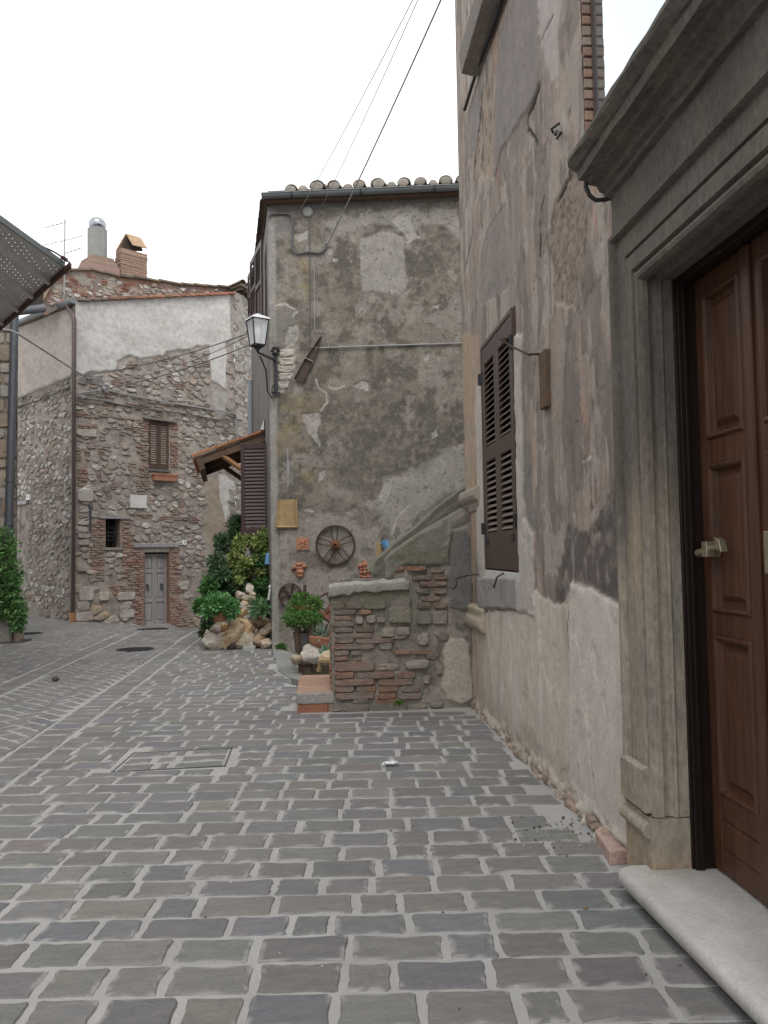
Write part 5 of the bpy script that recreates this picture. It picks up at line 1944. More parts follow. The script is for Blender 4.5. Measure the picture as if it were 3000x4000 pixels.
# ================================================================== OUTSIDE STAIR
sr = thing('stone_staircase', (.1, 8, 0), 'short outside staircase behind a worn brick and stone parapet', 'staircase')
p4 = lambda l: PF.pts('z4', l)
pa = lambda l: PF.pts('za', l)
PB = dict(
    cement=pa([(1110, 900), (1290, 870), (1360, 1000), (1370, 1700), (1290, 1750), (1120, 1720), (1110, 1400), (1080, 1250), (1040, 1060)]),
    slope=pa([(430, 1180), (700, 990), (1060, 770), (1130, 860), (1110, 1250), (900, 1270), (640, 1260), (480, 1400), (430, 1420)]),
    topbit=pa([(1060, 780), (1250, 640), (1340, 700), (1340, 880), (1120, 880)]),
    patch=p4([(1385, 1560), (1420, 1500), (1500, 1495), (1550, 1530), (1560, 1800), (1570, 1870), (1500, 1920), (1400, 1880), (1360, 1780), (1385, 1700)]),
    moss=p4([(640, 1195), (1200, 1150), (1190, 1420), (860, 1330), (660, 1340)]),
    lowmix=p4([(700, 1900), (1380, 1880), (1400, 1950), (690, 1960)]),
)


def pf_col(s, z):
    c = np.zeros(s.shape + (3,)) + (.225, .205, .18)
    c = over(c, (.31, .28, .245), ss(fbm(s * 6, z * 6, 4, 3), .5, .65) * .8)
    c = over(c, (.12, .108, .095), ss(fbm(s * 9, z * 9, 4, 4), .55, .68) * .7)
    c = over(c, (.150, .148, .140), pmask(PB['cement'], s, z, .03, .03, 8, 1) * .92)
    c = over(c, (.185, .182, .155), pmask(PB['slope'], s, z, .03, .02, 8, 2) * .9)
    c = over(c, (.135, .14, .10), pmask(PB['slope'], s, z, .03, .02, 8, 2) * ss(fbm(s * 6, z * 6, 4, 5), .42, .62) * .7)
    c = over(c, (.30, .27, .25), pmask(PB['topbit'], s, z, .03, .03, 8, 3) * .8)
    c = over(c, (.17, .17, .125), pmask(PB['moss'], s, z, .03, .04, 8, 4) * .85)
    c = over(c, (.44, .40, .35), pmask(PB['patch'], s, z, .03, .05, 9, 5) * .9)
    return c


def pf_dsp(s, z):
    d = .02 * (fbm(s * 8, z * 8, 4, 6) - .5)
    return d + .02 * pmask(PB['cement'], s, z, .02, .03, 8, 1) + .03 * pmask(PB['slope'], s, z, .02, .02, 8, 2) + .018 * pmask(PB['patch'], s, z, .01, .025, 9, 5)


x0 = PF.sz('z4', 655, 1500)[0]
ztop_ = PF.sz('z4', 900, 1180)[1]
sil = np.vstack([[(x0, -.03)], [(1.47, -.03)], pa([(1420, 600), (1290, 640), (1180, 715), (1060, 785), (890, 880), (700, 1000), (530, 1105), (455, 1170), (432, 1230), (430, 1420), (-180, 1420)])])
sil[0, 0] = x0
sil = np.array([p for p in sil if p[0] > x0 - .05])
sil = np.vstack([sil, [(x0, ztop_)]])
grid_wall('parapet', 'roughplaster', sr, PF, np.arange(x0 - .01, 1.48, .011), np.arange(-.04, 2.3, .011), pf_col, pf_dsp, inside=sil)
par = [c for c in COL.objects if c.name.startswith('parapet')][0]
bd = MB()
poly = [tuple(p) for p in sil]
bd.prism(poly, PF.P, -.30, -.004, (.19, .18, .155))
bd.build('core', 'roughplaster', par)
# rounded coping along the slope
cpn = MB()
line_ = pa([(540, 1420), (545, 1310), (580, 1240), (700, 1125), (890, 1000), (1060, 900), (1180, 830), (1320, 750)])
cpn.tube([PF.P(a, b, -.10) for a, b in line_], [.09] + [.112] * (len(line_) - 1), 14, (.165, .163, .132))
cpn.build('coping', 'roughplaster', par, smooth=True)
# cap stone
cs = MB()
a, b = PF.sz('z4', 637, 1215), PF.sz('z4', 1160, 1090)
tl_ = PF.sz('z4', 640, 1125)[1]
tr_ = PF.sz('z4', 1140, 1092)[1]
n = 16
V = []
for k in range(n + 1):
    t = k / n
    x = a[0] + (b[0] - a[0]) * t
    zt_ = tl_ + (tr_ - tl_) * t + random.gauss(0, .004) - (.02 if k in (0, n) else 0)
    zb_ = a[1] + (tr_ - tl_) * t + .02 * t + random.gauss(0, .007)
    e = .02 if k in (0, n) else 0
    V += [(x, 7.955 + e, zb_ + .01), (x, 7.95 + e + random.gauss(0, .004), zt_ - .03), (x, 7.975 + e, zt_), (x, 8.34, zt_), (x, 8.36, zt_ - .03), (x, 8.35, zb_)]
cs.add(V, [(k * 6 + i, k * 6 + (i + 1) % 6, k * 6 + 6 + (i + 1) % 6, k * 6 + 6 + i) for k in range(n) for i in range(6)] + [tuple(range(6)), tuple(range(6 * n, 6 * n + 6))], W1)
for i, v in enumerate(cs.V):
    g = .5 + .5 * math.sin(v[0] * 17 + v[2] * 31)
    cs.C[i] = (.37 - .05 * g, .36 - .05 * g, .33 - .05 * g) if v[2] > (a[1] + tl_) / 2 + .02 else (.26, .25, .215)
cs.build('cap', 'stone', par, bevel=.01)

# bricks and stones of the front, row by row as they lie
bk_ = MB()
row_z4 = [  # y0,y1,[(x0,x1,colour)]
    (1240, 1290, [(660, 740, 'g'), (745, 850, 'm'), (860, 1010, 'm'), (1020, 1170, 'm')]),
    (1295, 1325, [(830, 915, 'b'), (670, 820, 'm')]),
    (1335, 1362, [(670, 790, 'o')]), (1366, 1404, [(665, 805, 'g')]), (1410, 1440, [(670, 800, 'g'), (808, 935, 'g')]),
    (1450, 1478, [(672, 925, 'd')]), (1483, 1508, [(668, 800, 'r'), (806, 1060, 'd')]), (1516, 1548, [(665, 935, 'r')]),
    (1560, 1590, [(668, 770, 'r'), (780, 850, 'd')]), (1597, 1622, [(670, 770, 'r'), (810, 848, 'b')]), (1634, 1690, [(670, 942, 'd')]),
    (1560, 1582, [(1060, 1180, 'b'), (1185, 1320, 'b')]),
    (1700, 1738, [(668, 803, 'r'), (812, 1068, 'd'), (1080, 1200, 'd')]), (1746, 1782, [(668, 940, 'd'), (955, 1190, 'd')]),
    (1790, 1826, [(672, 805, 'r'), (815, 945, 'r'), (955, 1090, 'd'), (1100, 1230, 'd')]), (1834, 1870, [(675, 940, 'd'), (950, 1075, 'r'), (1085, 1240, 'd')]),
    (1873, 1896, [(940, 1130, 'o'), (790, 900, 'm')]), (1900, 1952, [(725, 905, 'm'), (910, 1150, 'm')])]
kc = dict(b=(.265, .165, .125), r=(.255, .15, .11), d=(.225, .155, .125), g=(.165, .142, .108), m=(.165, .152, .125), o=(.235, .14, .095), s=(.29, .262, .225), t=(.20, .192, .158))
for y0, y1, l in row_z4:
    for xa, xb, k in l:
        s0, z1 = PF.sz('z4', xa, y0)
        s1, z0 = PF.sz('z4', xb, y1)
        stone_patch(bk_, PF.P, blob_outline(s0, s1, z0, z1, 22, .035), random.uniform(.022, .04), kc[k], .05, .004)
for xa, ya, xb, yb, k in [(905, 1290, 1060, 1340, 'd'), (770, 1265, 880, 1330, 'b')][:0]:
    pass
za_rows = [(650, 1275, 880, 1325, 'o'), (910, 1290, 1065, 1345, 'b'), (710, 1375, 935, 1425, 'g'), (940, 1368, 1095, 1420, 'r'), (780, 1440, 1105, 1495, 'd'), (760, 1515, 905, 1575, 'g'), (940, 1512, 1095, 1575, 'd'), (800, 1595, 1035, 1650, 'd'),
           (765, 1660, 925, 1735, 'g'), (940, 1665, 1105, 1728, 'd'), (450, 1700, 720, 1895, 't'), (755, 1760, 935, 1905, 't'), (930, 1750, 1110, 1910, 's'), (535, 1610, 715, 1690, 't'), (105, 1815, 190, 1900, 's'), (215, 1800, 330, 1890, 's'),
           (330, 1830, 430, 1880, 's'), (380, 1935, 540, 2040, 's'), (540, 1930, 700, 2020, 's'), (810, 1990, 900, 2110, 's'), (470, 1270, 640, 1330, 'o')]
for xa, ya, xb, yb, k in za_rows:
    s0, z1 = PF.sz('za', xa, ya)
    s1, z0 = PF.sz('za', xb, yb)
    stone_patch(bk_, PF.P, blob_outline(s0, s1, z0, z1, 16, .06), random.uniform(.03, .05), kc[k], .12, .005)
for xa, ya, xb, yb, k in [(950, 1500, 1060, 1560, 's'), (940, 1640, 1100, 1690, 's'), (1120, 1620, 1310, 1680, 's'), (1000, 1420, 1160, 1490, 's'), (1200, 1450, 1290, 1530, 's'), (1320, 1640, 1390, 1720, 's'), (660, 1920, 720, 1955, 's'), (1160, 1900, 1280, 1945, 's'), (1290, 1890, 1390, 1930, 's'), (1240, 1720, 1300, 1780, 's'), (1330, 1440, 1420, 1500, 'm'), (1260, 1560, 1360, 1620, 'm')]:
    s0, z1 = PF.sz('z4', xa, ya)
    s1, z0 = PF.sz('z4', xb, yb)
    stone_patch(bk_, PF.P, blob_outline(s0, s1, z0, z1, 11, .14), random.uniform(.02, .04), kc[k], .15, .006)
smear(bk_, (.22, .20, .175), 5.0, .42, .60, .75)
bk_.build('brickwork', 'brick', par)
# left face of the parapet: brick ends
le = MB()
for k in range(16):
    z = .26 + k * .062
    if z < ztop_ - .05:
        le.box(x0 - .012 - random.uniform(0, .012), x0 + .05, 8.02, 8.29, z, z + .05, wob(random.choice(BRK + [(.2, .18, .14)]), .12))
le.build('brick_end', 'brick', par, bevel=.006)

# rear parapet of the stair
rp_ = Plane((0, 9.2, 0), (1, 0, 0))
rl = rp_.pts('za', [(315, 1420), (315, 1245), (345, 1200), (430, 1140), (540, 1030), (800, 830), (1000, 635), (1290, 425), (1500, 280)])
poly = [tuple(p) for p in rl] + [(rl[-1][0], .0), (rl[0][0], .0)]
m2 = MB()
m2.prism(poly, rp_.P, -.22, 0, (.15, .142, .118))
m2.tube([rp_.P(a, b - .125, -.11) for a, b in rl[1:]], .12, 12, (.165, .16, .128))
m2.build('rear_parapet', 'roughplaster', sr, smooth=True)
for i, (xa, ya, xb, yb) in enumerate([(790, 850, 1250, 700)]):
    pass
# steps
xs0 = PF.sz('zb', 395, 1900)[0]
zst = PF.sz('zb', 500, 1870)[1]
m2 = MB()
m2.box(xs0, x0 + .02, 7.985, 9.16, zst - .105, zst, (.30, .285, .27))
m2.build('tread', 'stone', sr, bevel=.012)
m2 = MB()
for k in range(5):
    yy = 8.0 + k * .228
    m2.box(xs0 + .003, x0 + .02, yy + .004, yy + .224, zst - .02, zst + .006, wob((.36, .235, .175), .1))
m2.build('brick_paving', 'brick', sr, bevel=.004)
m2 = MB()
m2.box(xs0 + .012, xs0 + .30, 7.995, 9.14, -.02, zst - .105, (.28, .13, .085))
m2.box(xs0 + .302, x0 + .03, 7.998, 9.14, -.02, zst - .105, (.26, .20, .155))
m2.build('riser', 'brick', sr, bevel=.008)
for k in range(1, 8):
    m2 = MB()
    xa = xs0 + .34 * k
    m2.box(xa, xa + .40, 8.31, 9.0, zst + .17 * (k - 1) - .2, zst + .17 * k, (.30, .28, .25))
    m2.build('tread', 'stone', sr, bevel=.01)

# ------------------------------------------------------------------ sunken corner: stand, bush, pots, rocks
PZ = -.33
sd_ = ground(*px('zb', 540, 1560), 0)
BY = 10.6


def zbp(a, b, y=BY):
    return at_depth(*px('zb', a, b), y)


root = thing('wooden_stand', zbp(540, 1560), 'tall rough wooden stand in the sunken corner carrying the bush', 'plant stand')
for (a0_, b0_), (a1_, b1_), yy in (((395, 880), (462, 1580), 10.6), ((585, 880), (645, 1560), 10.6), ((430, 870), (440, 1300), 11.0), ((620, 860), (690, 1080), 11.0)):
    m2 = MB()
    m2.tube([zbp(a0_, b0_, yy), zbp(a1_, b1_, yy)], .028, 4)
    m2.build('leg', 'beam', root)
for (a0_, b0_), (a1_, b1_) in (((445, 1485), (640, 1465)), ((430, 1350), (625, 1360))):
    m2 = MB()
    m2.tube([zbp(a0_, b0_), zbp(a1_, b1_)], .02, 4)
    m2.build('rail', 'beam', root)
m2 = MB()
p = zbp(505, 870, 10.8)
m2.box(p[0] - .22, p[0] + .22, 10.58, 11.02, p[2] - .02, p[2] + .02)
m2.build('board', 'beam', root)

LG = [(.085, .19, .045), (.115, .24, .06), (.055, .13, .035), (.16, .30, .09)]
pt = zbp(500, 690, 10.8)
root = thing('potted_bush', (pt[0], pt[1], p[2] + .02), 'bright green rounded bush in a pot on the wooden stand', 'bush')
m2 = MB()
m2.lathe([(.10, .0), (.14, .2), (.15, .22), (.12, .2), (0, .19)], (p[0], p[1], p[2] + .02), Z3, 16)
m2.build('pot', 'terracotta', root, smooth=True)
m2 = MB()
m2.tube([(p[0], p[1], p[2] + .1), (p[0] + .02, p[1], p[2] + .5)], .02, 6)
m2.build('stem', 'bark', root)
m2 = MB()
bl = [(zbp(470, 800, 10.6), (.24, .2, .09)), (zbp(350, 790, 10.65), (.11, .14, .09)), (zbp(620, 790, 10.7), (.13, .16, .08)), (zbp(430, 660, 10.75), (.15, .16, .07)), (zbp(540, 650, 10.8), (.14, .16, .07)), (zbp(480, 530, 10.85), (.15, .15, .09)), (zbp(600, 570, 10.9), (.16, .15, .08)), (zbp(660, 620, 10.9), (.10, .1, .06)), (zbp(400, 560, 10.9), (.09, .1, .06))]
leaves(m2, bl, 4200, .046, LG, .42, .0, 3, .6)
m2.build('foliage', 'leaf', root)

root = thing('grey_bucket', zbp(505, 1280, 10.75), 'dull grey bucket with a small plant between the legs of the stand', 'bucket')
p = zbp(505, 1280, 10.75)
m2 = MB()
m2.lathe([(.11, 0), (.135, .25), (.142, .255), (.13, .245), (0, .23)], p, Z3, 18)
m2.build('pot', 'bucket', root, smooth=True)
m2 = MB()
leaves(m2, [(p + Z3 * .30, (.13, .12, .07))], 160, .05, [(.12, .17, .12), (.2, .24, .2)], .3, 0, 5, .3)
m2.build('foliage', 'leaf', root)
bx = MB()
a = zbp(480, 1290, 10.8)
bx.box(a[0] - .02, a[0] + .40, 10.7, 11.3, PZ, a[2] - .03, (.2, .17, .13))
tag(bx.build('stone_block', 'stone', bevel=.02), 'low brownish block under the grey bucket in the sunken corner', 'block')

root = thing('broken_pot', zbp(730, 1240, 10.4), 'broken red terracotta bowl with pale succulents in the sunken corner', 'pot')
p = zbp(730, 1235, 10.4)
m2 = MB()
m2.lathe([(.05, 0), (.13, .06), (.155, .13), (.15, .15), (.13, .13), (0, .09)], p, (.15, .1, 1), 14)
m2.lathe([(.05, 0), (.09, .04), (.10, .09), (0, .07)], p + np.array([.10, -.05, -.01]), (.5, -.2, 1), 12)
m2.build('body', 'terracotta', root)
m2 = MB()
leaves(m2, [(p + np.array([.06, .0, .17]), (.14, .1, .06))], 90, .13, [(.16, .24, .17), (.25, .33, .27)], .16, -.4, 6, .2)
m2.build('foliage', 'leaf', root)
m2 = MB()
leaves(m2, [(zbp(840, 1265, 10.0), (.07, .07, .06))], 120, .05, [(.12, .25, .2), (.2, .33, .28)], .4, -.3, 8, .2)
tag(m2.build('succulent', 'leaf'), 'small blue green succulent rosette beside the broken bowl', 'plant')
for i, (a, b, y, r, c_, lab) in enumerate([(400, 1390, 10.5, (.09, .09, .07), (.38, .33, .26), 'rough beige rock at the left foot of the wooden stand'), (700, 1290, 10.4, (.20, .14, .13), (.50, .47, .42), 'large whitish rock under the broken bowl'), (560, 1420, 10.9, (.07, .07, .07), (.34, .3, .25), 'small grey rock behind the stand\'s lower rail'),
                                           (830, 1370, 9.9, (.12, .1, .10), (.46, .38, .28), 'yellowish rock behind the brick tread'), (620, 1230, 10.9, (.10, .1, .13), (.5, .47, .43), 'upright pale rock between bucket and bowl')]):
    m2 = MB()
    rock_mesh(m2, zbp(a, b, y), r, 40 + i, c_, 3)
    tag(m2.build('rock', 'stone', smooth=True), lab, 'rock', 'rocks in the sunken corner')
root = thing('low_stool', zbp(740, 1550, 9.6), 'low pale wooden stool half hidden behind the brick tread', 'stool')
m2 = MB()
a, b = zbp(720, 1400, 9.6), zbp(905, 1430, 9.6)
m2.box(a[0], b[0], 9.5, 9.8, a[2] - .02, a[2] + .012)
m2.build('seat', 'palewood', root)
for (a0_, b0_), (a1_, b1_), yy in (((760, 1400), (715, 1560), 9.55), ((880, 1420), (905, 1560), 9.75)):
    m2 = MB()
    m2.tube([zbp(a0_, b0_, yy), zbp(a1_, b1_, yy)], .024, 4)
    m2.build('leg', 'palewood', root)
# rusty plough leaning against the wall
root = thing('rusty_plough', zbp(800, 800, 11.8), 'rusty farm tool with a spoked iron wheel leaning behind the bush', 'farm tool')
m2 = MB()
m2.tube([zbp(620, 640, 11.8), zbp(900, 830, 11.6)], .045, 4)
m2.build('beam', 'rustred', root)
m2 = MB()
cw = zbp(930, 730, 11.7)
m2.tube([cw + np.array([.30 * math.cos(t), .02, .30 * math.sin(t)]) for t in np.linspace(0, 2 * math.pi, 32, endpoint=False)], .013, 6, closed=True)
for t in np.linspace(.3, .3 + math.pi, 4, endpoint=False):
    m2.tube([cw - np.array([.30 * math.cos(t), 0, .30 * math.sin(t)]), cw + np.array([.30 * math.cos(t), 0, .30 * math.sin(t)])], .008, 6)
m2.build('wheel', 'rust', root)
m2 = MB()
m2.tube([zbp(830, 730, 11.7), zbp(905, 580, 11.7)], .03, 4)
m2.build('handle', 'rustred', root)
# low inner wall blocks at the back of the corner
m2 = MB()
pw_ = Plane((0, 11.9, 0), (1, 0, 0))
for xa, ya, xb, yb in ((680, 870, 905, 950), (690, 955, 870, 1060), (670, 1065, 900, 1200), (640, 1210, 900, 1450)):
    s0, z1 = pw_.sz('zb', xa, ya)
    s1, z0 = pw_.sz('zb', xb, yb)
    m2.box(s0, s1 + .5, 11.9 + random.uniform(0, .05), 12.3, z0 - .05, z1, wob((.20, .19, .17), .1))
tag(m2.build('low_wall', 'stone', bevel=.02), 'low grey stone wall at the back of the sunken corner', 'wall')
m2 = MB()
leaves(m2, [(MF.P(.16, .05, .06), (.09, .06, .05))], 260, .035, LG, .5, -.2, 31, .3)
tag(m2.build('weed_tuft', 'leaf'), 'small green tuft growing at the foot of the rendered house corner', 'weed')
pp_ = PF.sz('z4', 1090, 1900)
m2 = MB()
leaves(m2, [(PF.P(pp_[0], pp_[1], .03), (.05, .02, .025))], 120, .022, [(.14, .24, .03), (.10, .19, .03)], .6, -.2, 32, .3)
tag(m2.build('weed_tuft', 'leaf'), 'tiny bright green weed at the foot of the brick parapet', 'weed')

# ================================================================== RUBBLE HOUSE AT THE END
lh = thing('rubble_house', (-5.9, 20.4, 0), 'rubble stone house with grey plastered gable top and brown shutters at the street end', 'house')
z1 = lambda l, p=LF: p.pts('z1', l)
z2 = lambda l, p=LF: p.pts('z2', l)
FE = LF.sz('z1', 1380, 900)[0]              # right end of the front
roofL, roofR = LF.sz('z1', 462, 640), LF.sz('z1', 1350, 600)
slope_ = (roofR[1] - roofL[1]) / (roofR[0] - roofL[0])


def roof_z(s):
    return roofL[1] + (s - roofL[0]) * slope_


PLAS = z1([(440, 640), (440, 1075), (560, 1060), (680, 1048), (690, 1000), (760, 955), (830, 985), (960, 960), (975, 935), (1070, 930), (1190, 905), (1235, 900), (1232, 1000), (1245, 1110), (1330, 1165), (1335, 1010), (1330, 890), (1362, 860), (1352, 590)])
PL2 = z2([(1215, 420), (1290, 400), (1300, 500), (1330, 640), (1300, 700), (1250, 840), (1215, 800), (1210, 600)])
PLW = z2([(1290, 380), (1420, 430), (1420, 480), (1350, 470), (1355, 660), (1330, 660), (1300, 520)])
PL3 = z1([(1250, 1160), (1335, 1180), (1330, 1300), (1290, 1340), (1255, 1260)])
PLM = z1([(880, 1150), (980, 1140), (1030, 1200), (1020, 1260), (900, 1240)])
BR_A = [z2([(815, 55), (872, 55), (872, 350), (880, 470), (800, 480), (830, 350)]), z2([(1000, 55), (1050, 90), (1045, 330), (1000, 350)]), z2([(540, 640), (618, 640), (618, 1000), (560, 1010), (530, 850)]), z2([(715, 640), (775, 640), (800, 850), (848, 840), (848, 1275), (800, 1260), (790, 1060), (730, 1000), (720, 850)]),
        z2([(1002, 800), (1060, 800), (1050, 1000), (1070, 1120), (1140, 1240), (1140, 1280), (1005, 1280)]), z2([(455, 360), (520, 300), (520, 440), (455, 450)]), z2([(640, 1030), (790, 1040), (790, 1130), (700, 1120)])]
BANDS = [z2([(460, 90), (820, 110), (820, 128), (460, 108)]), z2([(780, 610), (1200, 640), (1200, 665), (780, 632)]), z1([(440, 1300), (820, 1330), (820, 1350), (440, 1320)]), z1([(440, 1230), (1240, 1250), (1240, 1270), (440, 1250)])]
WINW = (*z2([(875, 350)])[0], *z2([(995, 75)])[0])      # s0,z0,s1,z1
DOOR = (*z2([(850, 1277)])[0], *z2([(1002, 835)])[0])
SMW = (*z2([(620, 812)])[0], *z2([(712, 645)])[0])


def in_poly(P, s, z):
    return sdist(P, np.array([s]), np.array([z]))[0] < 0


def lf_col(s, z):
    c = np.zeros(s.shape + (3,)) + (.30, .265, .235)
    c = over(c, (.37, .335, .30), ss(fbm(s * 3, z * 3, 4, 3), .45, .62) * .8)
    c = over(c, (.20, .175, .155), ss(fbm(s * 6, z * 6, 4, 4), .54, .68) * .7)
    for b in BR_A:
        c = over(c, (.30, .225, .185), pmask(b, s, z, .05, .06, 6, 3) * .8)
    pl = np.zeros_like(c) + (.50, .49, .47)
    pl = over(pl, (.43, .41, .39), ss(fbm(s * 1.6, z * 1.6, 4, 5), .45, .65) * .7)
    pl = over(pl, (.56, .555, .54), ss(fbm(s * 1.2 + 9, z * 3, 4, 6), .5, .68) * .6)
    k = pmask(PLAS, s, z, .015, .05, 5, 7)[..., None]
    c = c * (1 - k) + pl * k
    c = over(c, (.315, .265, .20), pmask(PL2, s, z, .05, .08, 5, 8) * .8)
    c = over(c, (.55, .535, .51), pmask(PLW, s, z, .02, .06, 6, 9) * .85)
    c = over(c, (.37, .355, .335), pmask(PL3, s, z, .03, .06, 6, 10) * .85)
    c = over(c, (.33, .31, .285), pmask(PLM, s, z, .04, .08, 6, 11) * .7)
    return c


def lf_dsp(s, z):
    return .03 * (fbm(s * 5, z * 5, 4, 12) - .5) + .03 * pmask(PLAS, s, z, .012, .05, 5, 7) * (1 - .0) - .015


su, zu = np.arange(0, FE + .01, .03), np.arange(-.6, 9.0, .03)
outline = np.array([(-.01, -.6), (FE + .02, -.6), (FE + .02, roof_z(FE)), (-.01, roof_z(0))])
lfw = grid_wall('wall', 'stone', lh, LF, su, zu, lf_col, lf_dsp, holes=[(WINW[0], WINW[2], WINW[1], WINW[3]), (DOOR[0], DOOR[2], DOOR[1], DOOR[3]), (SMW[0], SMW[2], SMW[1], SMW[3])], inside=outline)
HOLES = [WINW, DOOR, SMW]


def ok_lf(s, z, w_=.1, h=.1):
    if s < .04 or s + w_ * .3 > FE or z > roof_z(s) - .05:
        return False
    for a, b, c_, d_ in HOLES:
        if a - w_ * .55 < s < c_ + w_ * .55 and b - h * .55 < z < d_ + h * .55 + .02:
            return False
    for p_ in (PLAS, PL2, PLW, PL3):
        if sdist(p_, np.array([s]), np.array([z]))[0] < .03 + .05 * random.random():
            return False
    return not any(in_poly(b, s, z) for b in BR_A + BANDS)


PALF = [((.43, .40, .37), 's')] * 5 + [((.37, .34, .31), 's')] * 5 + [((.52, .50, .475), 's')] * 3 + [((.32, .285, .255), 's')] * 4 + [((.38, .32, .27), 's')] * 3 + [((.30, .255, .225), 's')] * 3 + [((.30, .225, .19), 'b')] * 3
stn = MB()
zq = LF.sz('z2', 600, 1000)[1]
rubble(stn, LF.P, (0, FE, -.45, 8.6), lambda s, z, w_, h: ok_lf(s, z, w_, h) and z > zq - .05, size=(.24, .145), pal=PALF, prob=.82, dep=(.004, .028))
zq = LF.sz('z2', 600, 1000)[1]
rubble(stn, LF.P, (0, FE, -.45, zq), lambda s, z, w_, h: ok_lf(s, z, w_, h) and z < zq - .1, size=(.36, .24), pal=PALF[:10] + [((.40, .32, .225), 's')] * 5, prob=.75, dep=(.02, .05))
for b in BR_A:
    brick_area(stn, LF.P, b[:, 0].min(), b[:, 0].max(), b[:, 1].min(), b[:, 1].max(), .24, .062, .012, [(.30, .175, .13), (.26, .165, .125), (.33, .21, .16), (.27, .19, .155), (.31, .235, .19)], .8, (.012, .028), inside=lambda s, z, b=b: in_poly(b, s, z) and not any(q[0] < s < q[2] and q[1] < z < q[3] for q in HOLES))
for b in BANDS:
    brick_area(stn, LF.P, b[:, 0].min(), b[:, 0].max(), b[:, 1].min(), b[:, 1].max(), .26, .05, .012, [(.28, .18, .145), (.26, .175, .145)], .8, (.012, .028), inside=lambda s, z, b=b: in_poly(b, s, z))
for a, b, c_, d_, col in [(448, 112, 570, 166, (.40, .375, .34)), (455, 460, 552, 546, (.60, .58, .55)), (460, 1042, 552, 1126, (.47, .45, .42)), (450, 1130, 525, 1182, (.42, .40, .37)), (443, 1196, 552, 1244, (.50, .46, .42)), (455, 765, 525, 800, (.42, .40, .37)), (452, 905, 512, 955, (.40, .38, .35)), (458, 655, 522, 680, (.42, .4, .37)), (455, 690, 520, 722, (.40, .38, .36)), (455, 730, 530, 758, (.37, .35, .33)), (685, 1075, 795, 1120, (.40, .38, .34)), (580, 1075, 640, 1125, (.44, .40, .33)), (700, 1180, 790, 1225, (.41, .39, .36))]:
    s0, zt_ = LF.sz('z2', a, b)
    s1, zb_ = LF.sz('z2', c_, d_)
    stone_patch(stn, LF.P, blob_outline(s0, s1, zb_, zt_, 16, .05), .05, col, .08, .003)
smear(stn, (.29, .255, .225), 3.0, .42, .62, .7)
stn.build('stonework', 'stone', lfw)

# side facet on the left
FW = 3.6
aw = lambda l, c='z2': LA.pts(c, l)
AD = (LA.sz('z2', 150, 985)[0], LA.sz('z2', 120, 985)[1], 3.05, LA.sz('z2', 120, 560)[1])
APL = LA.pts('z1', [(470, 600), (470, 1075), (415, 1085), (250, 1150), (105, 1215), (60, 1240), (40, 700)])


def la_col(s, z):
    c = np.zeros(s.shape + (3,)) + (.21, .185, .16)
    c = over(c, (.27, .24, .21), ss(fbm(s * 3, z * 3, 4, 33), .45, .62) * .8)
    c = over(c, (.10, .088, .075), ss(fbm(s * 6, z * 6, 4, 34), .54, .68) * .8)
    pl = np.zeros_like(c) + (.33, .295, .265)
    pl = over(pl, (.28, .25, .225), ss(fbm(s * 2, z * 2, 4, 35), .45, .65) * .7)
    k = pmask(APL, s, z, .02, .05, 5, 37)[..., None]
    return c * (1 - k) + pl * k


EV = LA.sz('z1', 300, 712)[1]
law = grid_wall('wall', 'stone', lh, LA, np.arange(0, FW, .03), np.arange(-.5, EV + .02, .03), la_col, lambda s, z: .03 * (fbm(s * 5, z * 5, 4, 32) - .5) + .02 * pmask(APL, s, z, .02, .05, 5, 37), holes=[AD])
stn = MB()
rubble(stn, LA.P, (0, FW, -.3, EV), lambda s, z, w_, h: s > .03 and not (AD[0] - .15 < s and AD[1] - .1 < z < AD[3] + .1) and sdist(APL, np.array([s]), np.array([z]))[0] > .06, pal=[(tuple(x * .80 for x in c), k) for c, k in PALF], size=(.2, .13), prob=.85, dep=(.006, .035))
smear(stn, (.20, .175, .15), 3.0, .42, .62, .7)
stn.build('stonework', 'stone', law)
wn = MB()
wn.pbox(LA, AD[0], AD[2], AD[1], AD[3], -.25, -.2)
aw_ = wn.build('doorway', 'dark', lh)
wn = MB()
for k in range(5):
    h = (AD[3] - AD[1]) / 5
    if k != 2:
        wn.pbox(LA, AD[0] + .05, AD[2], AD[1] + h * k + .02, AD[1] + h * k + h - .04, -.18, -.13)
wn.build('boards', 'oldwood', aw_)
wn = MB()
wn.pbox(LA, AD[0] - .12, AD[2] + .2, AD[3], AD[3] + .09, -.1, .05)
wn.build('lintel', 'oldwood', aw_)


def house_number(pl, c, a, b, w_, h, txt, label):
    p = pl.sz(c, a, b)
    root = thing('number_plate', pl.P(p[0], p[1], .05), label, 'house number')
    m2 = MB()
    m2.pbox(pl, p[0] - w_ / 2, p[0] + w_ / 2, p[1] - h / 2, p[1] + h / 2, .0, .066)
    m2.build('plate', 'enamel', root, bevel=.006)
    cu = bpy.data.curves.new('numeral', 'FONT')
    cu.body = txt
    cu.align_x, cu.align_y = 'CENTER', 'CENTER'
    cu.size, cu.extrude = h * .95, .001
    o = bpy.data.objects.new('numeral', cu)
    me = bpy.data.meshes.new_from_object(o)
    me.name = 'numeral'
    bpy.data.objects.remove(o)
    me.materials.clear()
    me.materials.append(A['ink'])
    o = bpy.data.objects.new('numeral', me)
    COL.objects.link(o)
    right = pl.U if np.cross(pl.U, Z3) @ pl.N > 0 else -pl.U
    M = Matrix(((right[0], 0, pl.N[0]), (right[1], 0, pl.N[1]), (0, 1, 0))).to_4x4()
    o.rotation_euler = M.to_euler()
    o.parent = root
    o.location = Vector(pl.P(p[0], p[1], .069)) - root.location


